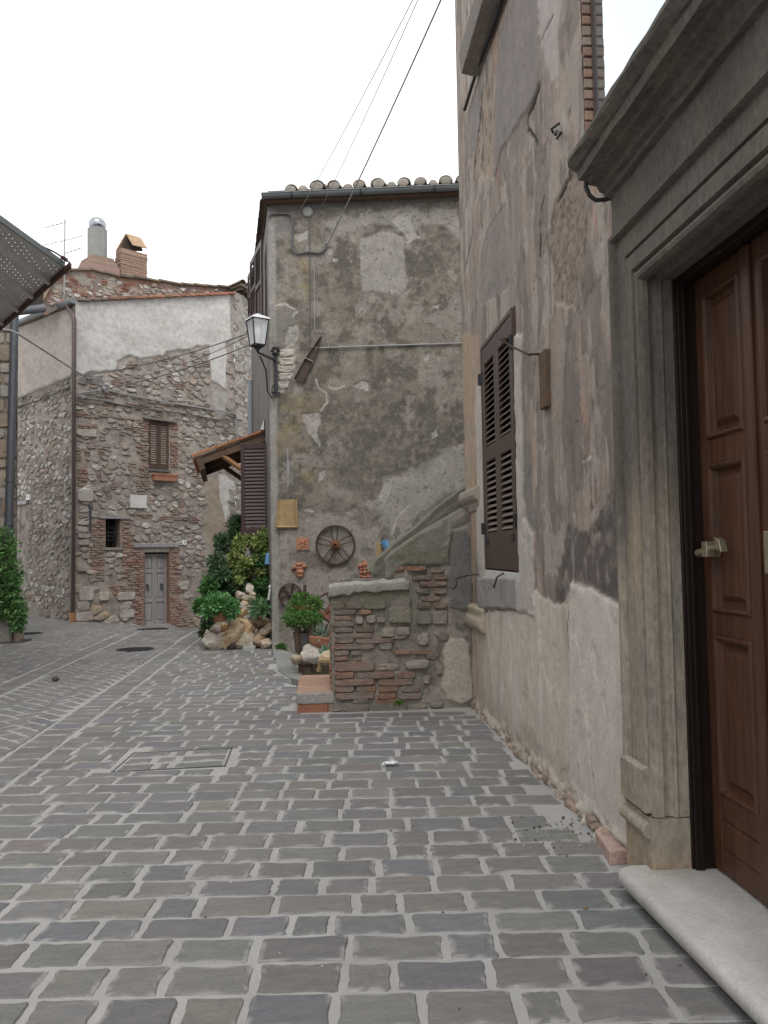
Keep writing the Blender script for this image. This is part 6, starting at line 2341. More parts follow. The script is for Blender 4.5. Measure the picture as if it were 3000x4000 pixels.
house_number(LF, 'z2', 1081, 783, .115, .13, '1', 'small white house number 1 to the right of the grey door')
house_number(LA, 'zf', 303, 503, .13, .14, '9', 'small white house number 9 above the dark doorway at the left')

# grey wooden double door
dr = MB()
dr.pbox(LF, DOOR[0], DOOR[2], DOOR[1] - .05, DOOR[3], -.30, -.26)
door2 = dr.build('door', 'dark', lh)
rv = MB()
rv.pbox(LF, DOOR[0] - .0, DOOR[0] + .02, DOOR[1] - .05, DOOR[3], -.28, -.01, (.22, .14, .1))
rv.pbox(LF, DOOR[2] - .02, DOOR[2], DOOR[1] - .05, DOOR[3], -.28, -.01, (.22, .14, .1))
rv.pbox(LF, DOOR[0] + .02, DOOR[2] - .02, DOOR[3] - .02, DOOR[3], -.28, -.01, (.2, .18, .16))
rv.build('reveal', 'brick', door2)
mid_ = (DOOR[0] + DOOR[2]) / 2
H_ = DOOR[3] - DOOR[1]
for a, b in ((DOOR[0] + .022, mid_ - .004), (mid_ + .004, DOOR[2] - .022)):
    m2 = MB()
    z0, zt_ = DOOR[1] + .02, DOOR[3] - .06
    sw_ = .055
    m2.pbox(LF, a, a + sw_, z0, zt_, -.20, -.15)
    m2.pbox(LF, b - sw_, b, z0, zt_, -.20, -.15)
    rails = [z0, z0 + .09, z0 + H_ * .30, z0 + H_ * .36, z0 + H_ * .70, z0 + H_ * .75, zt_ - .07, zt_]
    for r0_, r1_ in zip(rails[::2], rails[1::2]):
        m2.pbox(LF, a + sw_, b - sw_, r0_, r1_, -.199, -.151)
    for r0_, r1_ in zip(rails[1::2], rails[2::2]):
        m2.pbox(LF, a + sw_, b - sw_, r0_, r1_, -.198, -.178)
        m2.pbox(LF, a + sw_ + .03, b - sw_ - .03, r0_ + .03, r1_ - .03, -.179, -.163)
    m2.build('leaf', 'oldwood', door2, bevel=.003)
for s in (mid_ - .2, mid_ + .2):
    m2 = MB()
    zk = DOOR[1] + H_ * .52
    m2.lathe([(.03, 0), (.03, .012), (0, .014)], LF.P(s, zk + .05, -.151), LF.N, 12)
    m2.tube([LF.P(s + .04 * math.sin(t), zk + .045 * math.cos(t) - .03, -.125) for t in np.linspace(0, 2 * math.pi, 14, endpoint=False)], .011, 6, closed=True)
    m2.build('knocker', 'iron', door2)
m2 = MB()
s0, zt_ = LF.sz('z2', 785, 785)
s1, zb_ = LF.sz('z2', 1048, 810)
m2.pbox(LF, s0, s1, zb_, zt_ - .01, -.08, .05)
m2.build('lintel', 'oldwood', door2, bevel=.008)
m2 = MB()
m2.pbox(LF, DOOR[0] - .0, DOOR[2] + .0, DOOR[1] - .2, DOOR[1] + .02, -.3, .02)
m2.build('threshold', 'oldwood', door2, bevel=.006)

# shuttered window
wn = MB()
wn.pbox(LF, WINW[0], WINW[2], WINW[1], WINW[3], -.2, -.16)
w2 = wn.build('window', 'dark', lh)
m_ = (WINW[0] + WINW[2]) / 2
for a, b in ((WINW[0] + .01, m_ - .003), (m_ + .003, WINW[2] - .01)):
    sh, sl_ = MB(), MB()
    louvre(LF, a, b, WINW[1] + .01, WINW[3] - .01, -.05, [(WINW[1] + .14, WINW[3] - .09)], stile=.06, pitch=.06, th=.04, slope=1.3, mb=sh, sl=sl_)
    so_ = sh.build('shutter', 'shutter', w2)
    sl_.build('louvres', 'slat', so_)
m2 = MB()
s0, zt_ = LF.sz('z2', 840, 42)
s1, zb_ = LF.sz('z2', 1036, 76)
m2.add([LF.P(s0, zt_, d) for d in (-.05, .10)] + [LF.P(s1, zb_ + .03, d) for d in (-.05, .10)] + [LF.P(s0, zt_ - .05, d) for d in (-.05, .10)] + [LF.P(s1, zb_ - .02, d) for d in (-.05, .10)],
       [(0, 1, 3, 2), (4, 6, 7, 5), (1, 5, 7, 3), (0, 4, 5, 1), (2, 3, 7, 6)], (.21, .19, .17))
m2.build('lintel', 'stone', w2)
m2 = MB()
m2.pbox(LF, WINW[0] - .03, WINW[2] + .02, WINW[1] - .045, WINW[1], -.1, .05, (.14, .14, .145))
m2.build('sill', 'stone', w2)
# flower box under the window
s0, zt_ = LF.sz('z2', 890, 378)
s1, zb_ = LF.sz('z2', 1028, 425)
root = thing('flower_box', LF.P(s0, zb_, .0), 'empty red brown plastic flower box hanging under the small shuttered window', 'flower box')
m2 = MB()
w_ = .18
V = [LF.P(s0 + .02, zb_, .02), LF.P(s1 - .02, zb_, .02), LF.P(s1 - .02, zb_, w_ - .02), LF.P(s0 + .02, zb_, w_ - .02)]
V += [LF.P(s0, zt_, .01), LF.P(s1, zt_, .01), LF.P(s1, zt_, w_), LF.P(s0, zt_, w_)]
V += [LF.P(s0 + .015, zt_, .025), LF.P(s1 - .015, zt_, .025), LF.P(s1 - .015, zt_, w_ - .015), LF.P(s0 + .015, zt_, w_ - .015)]
V += [LF.P(s0 + .03, zb_ + .12, .03), LF.P(s1 - .03, zb_ + .12, .03), LF.P(s1 - .03, zb_ + .12, w_ - .03), LF.P(s0 + .03, zb_ + .12, w_ - .03)]
m2.add(V, [(0, 1, 2, 3)] + [(k * 4 + i, k * 4 + (i + 1) % 4, k * 4 + 4 + (i + 1) % 4, k * 4 + 4 + i) for k in range(3) for i in range(4)] + [(12, 13, 14, 15)])
m2.build('box', 'terracotta', root)
m2 = MB()
m2.pbox(LF, s0 - .01, s1 + .01, zt_ - .035, zt_ - .01, .005, w_ + .012)
m2.build('lip', 'terracotta', root)
# small barred window
wn = MB()
wn.pbox(LF, SMW[0], SMW[2], SMW[1], SMW[3], -.34, -.30)
w3 = wn.build('window', 'dark', lh)
wn = MB()
for f, h in ((.50, .035), (.38, .03), (.24, .02), (.68, .02)):
    z = SMW[1] + (SMW[3] - SMW[1]) * f
    wn.pbox(LF, SMW[0], SMW[2], z, z + h, -.16, -.12)
for f in (.33, .66):
    s = SMW[0] + (SMW[2] - SMW[0]) * f
    wn.pbox(LF, s, s + .015, SMW[1], SMW[3], -.15, -.135)
wn.build('grille', 'iron', w3)
m2 = MB()
s0, zt_ = LF.sz('z2', 583, 628)
s1, zb_ = LF.sz('z2', 765, 643)
m2.pbox(LF, s0, s1, zb_ - .01, zt_, -.2, .045)
m2.build('lintel', 'oldwood', w3, bevel=.006)
m2 = MB()
s0, zt_ = LF.sz('z2', 618, 815)
m2.pbox(LF, s0 - .05, SMW[2] + .08, zt_ - .05, zt_, -.2, .03, (.26, .24, .21))
m2.build('sill', 'stone', w3)
for a, b in ((SMW[0] - .002, SMW[0] + .015), (SMW[2] - .015, SMW[2] + .002)):
    m2 = MB()
    m2.pbox(LF, a, b, SMW[1], SMW[3], -.31, -.012, (.24, .19, .155))
    m2.build('reveal', 'brick', w3)
# blank marble tablet
s0, zt_ = LF.sz('z2', 763, 502)
s1, zb_ = LF.sz('z2', 859, 582)
m2 = MB()
m2.pbox(LF, s0, s1, zb_, zt_, 0, .055)
tag(m2.build('marble_tablet', 'marble', bevel=.006), 'blank white marble tablet set in the rubble wall above the grey door', 'tablet')
m2 = MB()
a = LF.sz('z2', 535, 570)
b = LF.sz('z2', 528, 710)
m2.pbox(LF, b[0] - .012, b[0] + .03, b[1], a[1], 0, .045)
m2.pbox(LF, b[0] - .03, b[0] + .06, a[1] - .04, a[1] + .03, 0, .03)
m2.build('iron_tie', 'greypipe', lh)

# rubble end turning into the alley and the higher rear part with its roof
EN = Plane(LF.P(FE, 0, 0), LF.U * math.cos(R_(18)) - LF.N * math.sin(R_(18)))
es = EN.pts('z1', [(1372, 1400), (1372, 590), (1430, 600), (1512, 690), (1512, 1400)])
ZE = es[2][1] - .02
ew = grid_wall('wall', 'stone', lh, EN, np.arange(0, 3.2, .035), np.arange(-1, ZE + .3, .035), lambda s, z: over(over(np.zeros(s.shape + (3,)) + (.30, .275, .25), (.36, .335, .31), ss(fbm(s * 3, z * 3, 4, 43), .45, .6)), (.22, .2, .18), ss(fbm(s * 7, z * 7, 4, 44), .52, .66)),
               lambda s, z: .04 * (fbm(s * 5, z * 5, 4, 45) - .5), inside=np.array([(-.1, -1), (3.3, -1), (3.3, ZE - 1.3), (es[2][0], ZE), (-.1, ZE)]))
stn = MB()
rubble(stn, EN.P, (0, 3.1, -.8, ZE - .1), lambda s, z, w_, h: s > .02 and z < ZE - .1 - max(0, (s - es[2][0])) * .55, pal=[c for c in PALF if c[1] == 's'] + [((.42, .40, .375), 's')] * 4, size=(.22, .15), prob=.6, dep=(.006, .03))
for k in range(16):
    z = -.2 + k * .46
    stone_patch(stn, EN.P, blob_outline(.0, random.uniform(.22, .4), z, z + random.uniform(.2, .36), 12, .08), .03, (.37, .345, .315), .1)
stn.build('stonework', 'stone', ew)

RB = .55                                    # set back of the upper wall
UP = Plane(LF.P(0, 0, -RB), LF.U)
ridge = UP.pts('z1', [(250, 640), (300, 520), (390, 462), (520, 455), (690, 495), (860, 515), (1060, 542), (1340, 560), (1440, 590), (1500, 640)])
sill_ = [(ridge[-1][0], 7.6)] + [tuple(UP.sz('z1', a, b)) for a, b in ((470, 655), (430, 640), (262, 730))]
upo = np.vstack([ridge, sill_])
upw = grid_wall('upper_wall', 'stone', lh, UP, np.arange(ridge[0][0], ridge[-1][0], .03), np.arange(7.0, ridge[:, 1].max() + .05, .03),
                lambda s, z: over(over(np.zeros(s.shape + (3,)) + (.20, .175, .15), (.30, .27, .235), ss(fbm(s * 2.5, z * 3, 4, 53), .45, .6)), (.26, .15, .11), ss(fbm(s * 2 + 7, z * 6, 4, 54), .52, .62) * .8),
                lambda s, z: .05 * (fbm(s * 5, z * 5, 4, 55) - .5), inside=upo)
stn = MB()
rubble(stn, UP.P, (ridge[0][0], ridge[-1][0] - .3, 7.4, ridge[:, 1].max()), lambda s, z, w_, h: sdist(upo, np.array([s]), np.array([z]))[0] < -.10, pal=PALF + [((.25, .14, .10), 'b')] * 6, size=(.2, .11), prob=.85, dep=(.01, .05))
stn.build('stonework', 'stone', upw)
# rear slab of roof tiles along the top line
tl = MB()
back = -LF.N
for i in range(len(ridge) - 1):
    a, b = ridge[i], ridge[i + 1]
    L = np.linalg.norm(b - a)
    m_ = max(1, int(L / .32))
    for k in range(m_):
        p = a + (b - a) * k / m_
        q = a + (b - a) * (k + 1) / m_
        tl.obox(UP.P(p[0], p[1] + random.uniform(0, .015) - .02, .10 + random.uniform(-.02, .02)), UP.U * (q[0] - p[0] + .04) + Z3 * (q[1] - p[1] - .02), back * (1.6 if i < 6 else 1.6), Z3 * .045, wob(random.choice([(.20, .155, .115), (.17, .145, .115), (.23, .19, .13), (.14, .125, .105)]), .15))
tl.build('rear_roof', 'tile', lh)
# eave beams at the right end
eb = MB()
e0, e1 = UP.pts('z1', [(1355, 572), (1512, 660)])
for k in range(7):
    p = e0 + (e1 - e0) * (k / 6)
    eb.obox(UP.P(p[0], p[1] - .14, .55), UP.U * .09, back * 1.8, Z3 * .08, (.12, .1, .085))
eb.obox(UP.P(e0[0] - .05, e0[1] - .05, .62), UP.U * (e1[0] - e0[0] + .15) + Z3 * (e1[1] - e0[1]), back * 2.2, Z3 * .07, (.16, .135, .105))
for k in range(6):
    p = e0 + (e1 - e0) * (k / 5)
    barrel(eb, UP.P(p[0], p[1] + .03, .66), back, UP.U, .11, .9, wob((.19, .155, .12), .15))
eb.build('eave', 'tile', lh)
gt = MB()
a, b = EN.pts('z1', [(1480, 690), (1512, 705)])
gt.tube([UP.P(e1[0] - .35, e1[1] - .2, .62), UP.P(e1[0] + .1, e1[1] - .24, .6)], .07, 10)
gt.build('gutter', 'zinc', lh)

# tile edge over the plastered front and the shed roof behind it
tl = MB()
n = 18
for k in range(n):
    s = roofL[0] - .05 + (FE - roofL[0]) * k / n
    tl.obox(LF.P(s, roof_z(s) - .01, .13 + random.uniform(-.015, .015)), LF.U * (FE / n + .05) + Z3 * (FE / n + .05) * (slope_ - .10), -LF.N * (RB + .2), Z3 * .05, wob(random.choice([(.36, .17, .115), (.31, .16, .115), (.26, .15, .11)]) if k > 2 else (.2, .17, .14), .12))
tl.build('tile_edge', 'tile', lh)
rf = MB()
p0, p1 = LF.P(0, roof_z(0) + .0, -.1), LF.P(FE, roof_z(FE), -.1)
rf.add([LF.P(0, EV + .06, 0) , LA.P(FW, EV + .06, 0), LA.P(FW, EV + .9, 0) - LA.N * 2.6, LF.P(1.2, roof_z(1.2) - .02, -.6)], [(0, 1, 2, 3)], (.19, .155, .125))
rf.build('roof', 'tile', lh)
bx = MB()
b0, b1, b2_ = LF.P(0, 0, -.35), LF.P(FE, 0, -.35), LA.P(FW, 0, -.35)
bx.add([(*p[:2], z) for p in (b0, b1, b1 - LF.N * 5, b2_ - LF.N * 3, b2_) for z in (-1, 7.4)], [(0, 2, 3, 1), (2, 4, 5, 3), (4, 6, 7, 5), (6, 8, 9, 7), (8, 0, 1, 9), (1, 3, 5, 7, 9)], (.1, .09, .08))
bx.build('inner_shell', 'stone', lh)
# gutter and downpipe of the facet
gt = MB()
gt.tube([LA.P(-.10, EV + .03, .10), LA.P(FW, EV + .03, .10)], .075, 10)
g = gt.build('gutter', 'zinc', lh, smooth=True)
gt = MB()
gt.pbox(LA, 0, FW, EV - .06, EV + .02, -.02, .10)
gt.build('eave_board', 'beam', lh)
dp = MB()
pipe = [LA.P(*LA.sz('z1', a, b, .10), .10) for a, b in ((400, 665), (403, 690), (428, 718), (436, 760))]
sx = LA.sz('z2', 430, 700, .10)[0]
zb_ = LA.sz('z2', 428, 1250, .10)[1]
pipe += [LA.P(LA.sz('z1', 434, 1000, .1)[0], 5.0, .10), LA.P(LA.sz('z2', 433, 300, .1)[0], 3.5, .10), LA.P(LA.sz('z2', 428, 1220, .1)[0], zb_ + .1, .10)]
dp.tube(pipe, .055, 10)
for z in (5.9, 4.3, 2.8, 1.3):
    dp.tube([LA.P(sx, z - .02, .10), LA.P(sx, z + .02, .10)], .066, 10)
d_ = dp.build('downpipe', 'brownpipe', lh, smooth=True)
m2 = MB()
m2.tube([LA.P(LA.sz('z2', 427, 1220, .1)[0], zb_ - .05, .10), LA.P(LA.sz('z2', 427, 1220, .1)[0], zb_ + .22, .10)], .068, 10)
m2.build('pipe_foot', 'ochre', d_)

# chimneys
CH = Plane(LF.P(0, 0, -1.1), LF.U)
m2 = MB()
for k in range(7):
    t = k / 7
    s0, z0_ = CH.sz('z1', 508 + 28 * t, 480 - 75 * t)
    s1, z1_ = CH.sz('z1', 680 - 30 * t, 480 - 75 * (t + 1 / 7))
    m2.pbox(CH, s0, s1, z0_ - .03, z1_ + random.uniform(-.01, .01), -.6 + .05 * t, .25 - .1 * t, wob((.27, .20, .165), .15))
chm = m2.build('chimney', 'brick', lh)
m2 = MB()
a, b = CH.sz('z1', 541, 410), CH.sz('z1', 645, 222)
r_ = (b[0] - a[0]) / 2
c_ = CH.P((a[0] + b[0]) / 2, 0, -.2)
m2.add([(c_[0] + r_ * 1.02 * math.cos(t + .3), c_[1] + r_ * 1.02 * math.sin(t + .3), z) for z in (a[1] - .15, b[1]) for t in np.linspace(0, 2 * math.pi, 8, endpoint=False)] + [(c_[0], c_[1], b[1] + .06)],
       [(i, (i + 1) % 8, 8 + (i + 1) % 8, 8 + i) for i in range(8)] + [(8 + i, 8 + (i + 1) % 8, 16) for i in range(8)])
m2.build('shaft', 'cement', chm)
m2 = MB()
zc = CH.sz('z1', 592, 180)[1]
m2.lathe([(.19, b[1] - .0), (.18, b[1] + .06), (.13, b[1] + .10), (.13, zc - .16), (.0, zc - .15)], (c_[0], c_[1], 0), Z3, 16)
prof = [(.001 + .23 * math.sin(t), zc - .20 * math.cos(t)) for t in np.linspace(.35, math.pi, 12)]
m2.lathe(prof, (c_[0], c_[1], 0), Z3, 18)
m2.build('cowl', 'steel', chm, smooth=True)
m2 = MB()
s0, zt_ = CH.sz('z1', 712, 325)
s1, zb_ = CH.sz('z1', 868, 520)
nr_ = 15
for k in range(nr_):
    z0_ = zb_ - .1 + (zt_ - zb_ + .1) * k / nr_
    e = random.uniform(-.015, .015)
    m2.pbox(CH, s0 + e, s1 + e, z0_ + .006, z0_ + (zt_ - zb_ + .1) / nr_ - .006, -.32, .0 + random.uniform(-.01, .01), wob(random.choice([(.30, .20, .155), (.27, .19, .15), (.34, .245, .19)]), .12))
m2.pbox(CH, s0 + .02, s1 - .02, zb_ - .1, zt_ - .01, -.30, -.02, (.22, .19, .165))
ch2 = m2.build('chimney', 'brick', lh)
m2 = MB()
cA, cB = CH.P(*CH.sz('z1', 757, 238), -.16), CH.P(*CH.sz('z1', 842, 264), -.16)
cC, cD = CH.P(*CH.sz('z1', 778, 318), .03), CH.P(*CH.sz('z1', 862, 336), .03)
m2.prism([CH.sz('z1', a, b) for a, b in ((724, 335), (757, 248), (838, 274), (858, 338))], CH.P, -.20, -.15, (.05, .04, .035))
cE, cF = CH.P(*CH.sz('z1', 722, 322), -.36), CH.P(*CH.sz('z1', 840, 330), -.36)
for tri in ((cA, cB, cD, cC), (cB, cA, cE, cF)):
    nn = np.cross(tri[1] - tri[0], tri[3] - tri[0])
    nn = nn / np.linalg.norm(nn) * .03
    nn = -nn if nn[2] < 0 else nn
    V = list(tri)
    m2.add(V + [v + nn for v in V], [(0, 1, 2, 3), (4, 5, 6, 7), (0, 1, 5, 4), (1, 2, 6, 5), (2, 3, 7, 6), (3, 0, 4, 7)], (.42, .30, .19))
m2.build('cap', 'tile', ch2)

# aerial
AN = Plane(LF.P(0, 0, -.25), LF.U)
root = thing('tv_aerial', AN.P(*AN.sz('z1', 378, 620)), 'thin rooftop aerial with three slanting cross bars left of the chimneys', 'aerial')
m2 = MB()
m2.tube([AN.P(*AN.sz('z1', 378, 625)), AN.P(*AN.sz('z1', 383, 160))], .016, 6)
m2.build('mast', 'cable2', root)
for (a, b), (c_, d_) in (((262, 212), (385, 178)), ((248, 318), (492, 258)), ((380, 362), (480, 330))):
    m2 = MB()
    e, f = AN.P(*AN.sz('z1', a, b)), AN.P(*AN.sz('z1', c_, d_))
    m2.tube([e, f], .009, 5)
    for t in np.linspace(.05, .95, 5):
        p = e + (f - e) * t
        m2.tube([p - LF.N * .16, p + LF.N * .16], .005, 4)
    m2.build('cross_bar', 'cable2', root)

# cables on and in front of the rubble house
lfp = lambda l, d=.06: [LF.P(*LF.sz('z1', a, b), d) for a, b in l]
jx = lfp([(603, 1165)], .09)[0]
cable('cable', lfp([(450, 1188), (520, 1180), (603, 1166)], .07), .022, 'cable2', 'pale cable from the downpipe to the grey knot box on the rubble wall')
cable('cable', lfp([(605, 1165), (760, 1200), (1000, 1245), (1360, 1302), (1384, 1310), (1390, 1400), (1392, 1500)], .06), .020, 'cable2', 'pale cable crossing the rubble wall and bending down at the alley corner')
cable('cable', lfp([(455, 1215), (620, 1235), (700, 1255), (900, 1285), (1100, 1310), (1290, 1345), (1385, 1340)], .05), .018, 'cable', 'grey cable sagging across the rubble wall just below the pale one')
cable('cable', lfp([(470, 1095), (560, 1100), (595, 1108), (605, 1130), (602, 1160)], .06), .018, 'cable2', 'short looping cable above the knot box on the rubble wall')
m2 = MB()
m2.lathe([(.06, -.05), (.075, 0), (.06, .06), (0, .07)], jx, LF.N, 14)
tag(m2.build('junction_box', 'cable2', smooth=True), 'round grey knot box where cables meet on the rubble wall', 'junction box')
wl = np.array(MS.P(5.2, 0, .02))


def on_side(a, b):
    r = ray(*px('z1', a, b))
    t = (MS.O + MS.N * .03 - E3) @ MS.N / (r @ MS.N)
    return E3 + r * t


cable('cable', [jx, at_depth(*px('z1', 1470, 900), 17.5)], .013, 'cable', 'long cable rising from the knot box towards the lantern', sag=.10)
cable('cable', [lfp([(470, 1085)], .1)[0], at_depth(*px('z1', 1470, 830), 17.6)], .013, 'cable', 'upper dark cable running from the rubble house up behind the lantern', sag=.12)
cable('cable', [lfp([(480, 1125)], .1)[0], at_depth(*px('z1', 1465, 845), 17.7)], .008, 'cable', 'thin dark cable just below the upper cable to the lantern', sag=.25)
cable('cable', [at_depth(*px('z1', -60, 800), 15.0), at_depth(*px('z1', 60, 815), 15.05), at_depth(*px('z1', 105, 835), 15.1), jx], .018, 'cable2', 'thick pale cable sloping from the left building down to the knot box')
lap = lambda l, d=.05: [LA.P(*LA.sz('z1', a, b), d) for a, b in l]
cable('cable', lap([(105, 1225), (250, 1165), (420, 1095)]), .014, 'cable', 'upper of two thin cables along the shaded side of the rubble house')
cable('cable', lap([(105, 1270), (250, 1225), (420, 1150)]), .014, 'blackcable', 'lower of two thin cables along the shaded side of the rubble house')

# ================================================================== BUILDING AT THE LEFT EDGE
lb = thing('left_building', (-5.5, 15, 0), 'old squared stone building at the far left edge with a dark downpipe', 'house')
BL = Plane((-7.25, 15.85, 0), (1, 0.02, 0))
sR = BL.sz('zf', 172, 900)[0]
zt_ = BL.sz('ze', 120, 1640)[1]


def lb_col(s, z):
    c = np.zeros(s.shape + (3,)) + (.25, .22, .19)
    return over(c, (.15, .135, .115), ss(fbm(s * 5, z * 5, 4, 63), .48, .62) * .8)


lbw = grid_wall('wall', 'stone', lb, BL, np.arange(0, sR + .02, .02), np.arange(-.1, zt_ + .6, .025), lb_col, lambda s, z: .03 * (fbm(s * 6, z * 6, 4, 64) - .5))
stn = MB()
z = 0.0
while z < zt_:
    h = random.uniform(.18, .42)
    s = sR - random.choice([.16, .3])
    x = 0.0
    while x < sR:
        w_ = random.uniform(.25, .6) if x < sR - .35 else sR - x
        stone_patch(stn, BL.P, blob_outline(x + .012, min(x + w_, sR) - .012, z + .012, z + h - .012, 16, .05), random.uniform(.01, .035), random.choice([(.33, .305, .27), (.28, .255, .225), (.36, .31, .25), (.30, .24, .19), (.38, .36, .33)]), .1, .006)
        x += w_
    z += h
stn.build('stonework', 'stone', lbw)
m2 = MB()
xr = BL.P(sR, 0, 0)[0]
# the street side runs back towards the camera, unseen, extended to shade the right wall
m2.add([(-6.05, -4, -.1), (-6.05, 15.84, -.1), (-6.05, 15.84, 6.2), (-6.05, -4, 6.2), (-9.5, 15.84, 6.2), (-9.5, -4, 6.2)], [(0, 1, 2, 3), (3, 2, 4, 5)], (.28, .25, .22))
m2.add([(xr, 15.85, -.1), (xr - 2.0, 18.9, -.1), (xr - 2.0, 18.9, zt_ + .3), (xr, 15.85, zt_ + .3), (-9.5, 18.9, zt_ + .3), (-9.5, 15.85, zt_ + .3)], [(0, 1, 2, 3), (3, 2, 4, 5)], (.24, .21, .18))
m2.build('side_wall', 'stone', lb)
m2 = MB()
dq = lambda c, a, b: BL.P(*BL.sz(c, a, b, .10), .10)
m2.tube([dq('ze', 212, 1560), dq('ze', 195, 2200), dq('zf', 88, 860), dq('zf', 84, 1000)], .075, 12)
for a, b in ((100, 330), (92, 770)):
    p = dq('zf', a, b)
    m2.tube([p - Z3 * .03, p + Z3 * .03], .088, 12)
m2.build('downpipe', 'greypipe', lb, smooth=True)
m2 = MB()
g0, g1 = at_depth(*px('ze', 200, 1535), 15.7), at_depth(*px('ze', 615, 1490), 16.6)
m2.tube([g0, g1], .085, 10)
m2.build('gutter', 'greypipe', lb, smooth=True)
m2 = MB()
a_, b_, c_, d_ = at_depth(*px('ze', 40, 1560), 15.1), at_depth(*px('ze', 640, 1480), 16.0), at_depth(*px('ze', 640, 1230), 16.4), at_depth(*px('ze', 260, 1330), 15.6)

pk, pm = at_depth(*px('ze', 635, 1235), 16.7), at_depth(*px('ze', 385, 1395), 16.0)
back_ = np.array([-.75, 1.0, .12])
V = [g0 + Z3 * .06, g1 + Z3 * .06, pk, pm]
V2 = [v + back_ for v in V]
m2.add(V + V2, [(0, 1, 2, 3), (4, 5, 6, 7), (0, 1, 5, 4), (1, 2, 6, 5), (2, 3, 7, 6), (3, 0, 4, 7)], (.06, .055, .05))
m2.add([g0 + Z3 * .07, pm, pm + np.array([-2.2, .2, .5]), g0 + np.array([-2.2, .1, .3])], [(0, 1, 2, 3)], (.14, .12, .10))
m2.build('roof', 'tile', lb)

# sheet metal canopy
cz = 4.6
cq = lambda c, a, b, z=cz: E3 + ray(*px(c, a, b)) * ((z - EYE) / ray(*px(c, a, b))[2])
root = thing('sheet_canopy', cq('d', 0, 640), 'ribbed perforated metal canopy with a red brown edge bar at upper left', 'canopy')
C0 = cq('ze', 925, 915)              # near corner on the bar
C1 = cq('ze', -200, 1930)            # the bar runs to the wall
E0 = cq('ze', -260, 75)              # the sheet's long edge towards the camera
bar = C1 - C0
edge = E0 - C0
Lb, Le = np.linalg.norm(bar), np.linalg.norm(edge)
bar, edge = bar / Lb, edge / Le
Le = 4.2
sh = MB()
ribs = []
for a, b in ((735, 1100), (500, 1310), (280, 1500), (30, 1690)):
    ribs.append((cq('ze', a, b) - C0) @ bar)
prof = [(-.02, .015), (0, 0)]
for r in ribs:
    prof += [(r - .075, 0), (r - .045, -.05), (r + .03, -.05), (r + .06, 0)]
prof.append((Lb + .1, 0))
n = len(prof)
V = []
for t in (0.0, Le):
    for q, h in prof:
        V.append(C0 + bar * q + edge * t + Z3 * h)
sheet_quads = [(i, i + 1, n + i + 1, n + i) for i in range(n - 1)]
# flat pans are perforated: each pan is a grid of small squares with round-ish gaps
HS = MB()
for i in range(n - 1):
    q0_, q1_ = prof[i], prof[i + 1]
    pan = abs(q0_[1]) < .001 and abs(q1_[1]) < .001 and q1_[0] - q0_[0] > .15
    if not pan:
        HS.add([V[i], V[i + 1], V[n + i + 1], V[n + i]], [(0, 1, 2, 3)])
        continue
    wd = q1_[0] - q0_[0]
    ncol = max(4, int(wd / .036))
    nrow = int(Le / .036)
    for r_ in range(nrow):
        for c_ in range(ncol):
            x0_, x1_ = q0_[0] + wd * c_ / ncol, q0_[0] + wd * (c_ + 1) / ncol
            t0_, t1_ = Le * r_ / nrow, Le * (r_ + 1) / nrow
            hole = (2 <= r_ and r_ % 2 == 0 and (c_ + (r_ // 2)) % 3 == 1 and 1 < c_ < ncol - 1 and (r_ // 2 + c_) % 12 < 9 and r_ < 60)
            P4 = [C0 + bar * x0_ + edge * t0_, C0 + bar * x1_ + edge * t0_, C0 + bar * x1_ + edge * t1_, C0 + bar * x0_ + edge * t1_]
            if not hole:
                if False:
                    pass
                HS.add(P4, [(0, 1, 2, 3)])
            else:
                cen = sum(P4) / 4
                hr = .0065
                inner = [cen + bar * hr * math.cos(t) + edge * hr * math.sin(t) for t in np.linspace(math.pi * 1.25, math.pi * 3.25, 8, endpoint=False)]
                VV = P4 + inner
                HS.add(VV, [(0, 1, 6, 5, 4), (1, 2, 8, 7, 6), (2, 3, 10, 9, 8), (3, 0, 4, 11, 10)])
o = HS.build('sheet', 'galv', root)
m2 = MB()
m2.obox(C0 - bar * .22 - Z3 * .055 - edge * .02, bar * (Lb + .4), edge * .05, Z3 * .05)
m2.build('edge_bar', 'redbrown', root)
m2 = MB()
m2.obox(C0 - bar * .03 + Z3 * .0, edge * Le, bar * .025, Z3 * .06)
m2.build('edge_flashing', 'zinc', root)
cable('cable', [cq('ze', 450, 560, 4.66), cq('ze', 600, 600, 4.7), cq('ze', 780, 680, 4.7), cq('ze', 900, 760, 4.68), cq('ze', 1000, 830, 4.62)], .010, 'blackcable', 'dark cable drooping off the tip of the metal canopy', sub=3)
m2 = MB()
m2.tube([cq('ze', 885, 750, 4.68), cq('ze', 965, 800, 4.66)], .022, 8)
tag(m2.build('cable_joint', 'redbrown'), 'small red brown cable joint at the canopy tip', 'cable joint')

# ------------------------------------------------------------------ planter and climbing plant at the left edge
PX = ground(*px('zf', 100, 1985))
root = thing('stone_planter', PX, 'narrow grey stone trough standing on a dark slab at the left edge', 'planter')
yp = PX[1]
d4 = lambda a, b, y=yp: at_depth(*px('zf', a, b), y)
m2 = MB()
a, b = d4(-60, 1985), d4(122, 1730)
m2.box(a[0], b[0], yp - .02, yp + .35, .02, b[2], (.27, .255, .235))
m2.build('trough', 'stone', root, bevel=.015)
m2 = MB()
a = d4(235, 1985)
m2.box(d4(-60, 1985)[0], a[0], yp - .10, yp + .45, -.01, .035, (.09, .09, .095))
m2.build('base_slab', 'stone', root, bevel=.012)
m2 = MB()
a, b = d4(128, 1970), d4(205, 1860)
rock_mesh(m2, ((a[0] + b[0]) / 2, yp + .1, .12), ((b[0] - a[0]) * .55, .14, .17), 71, (.40, .32, .25), 3)
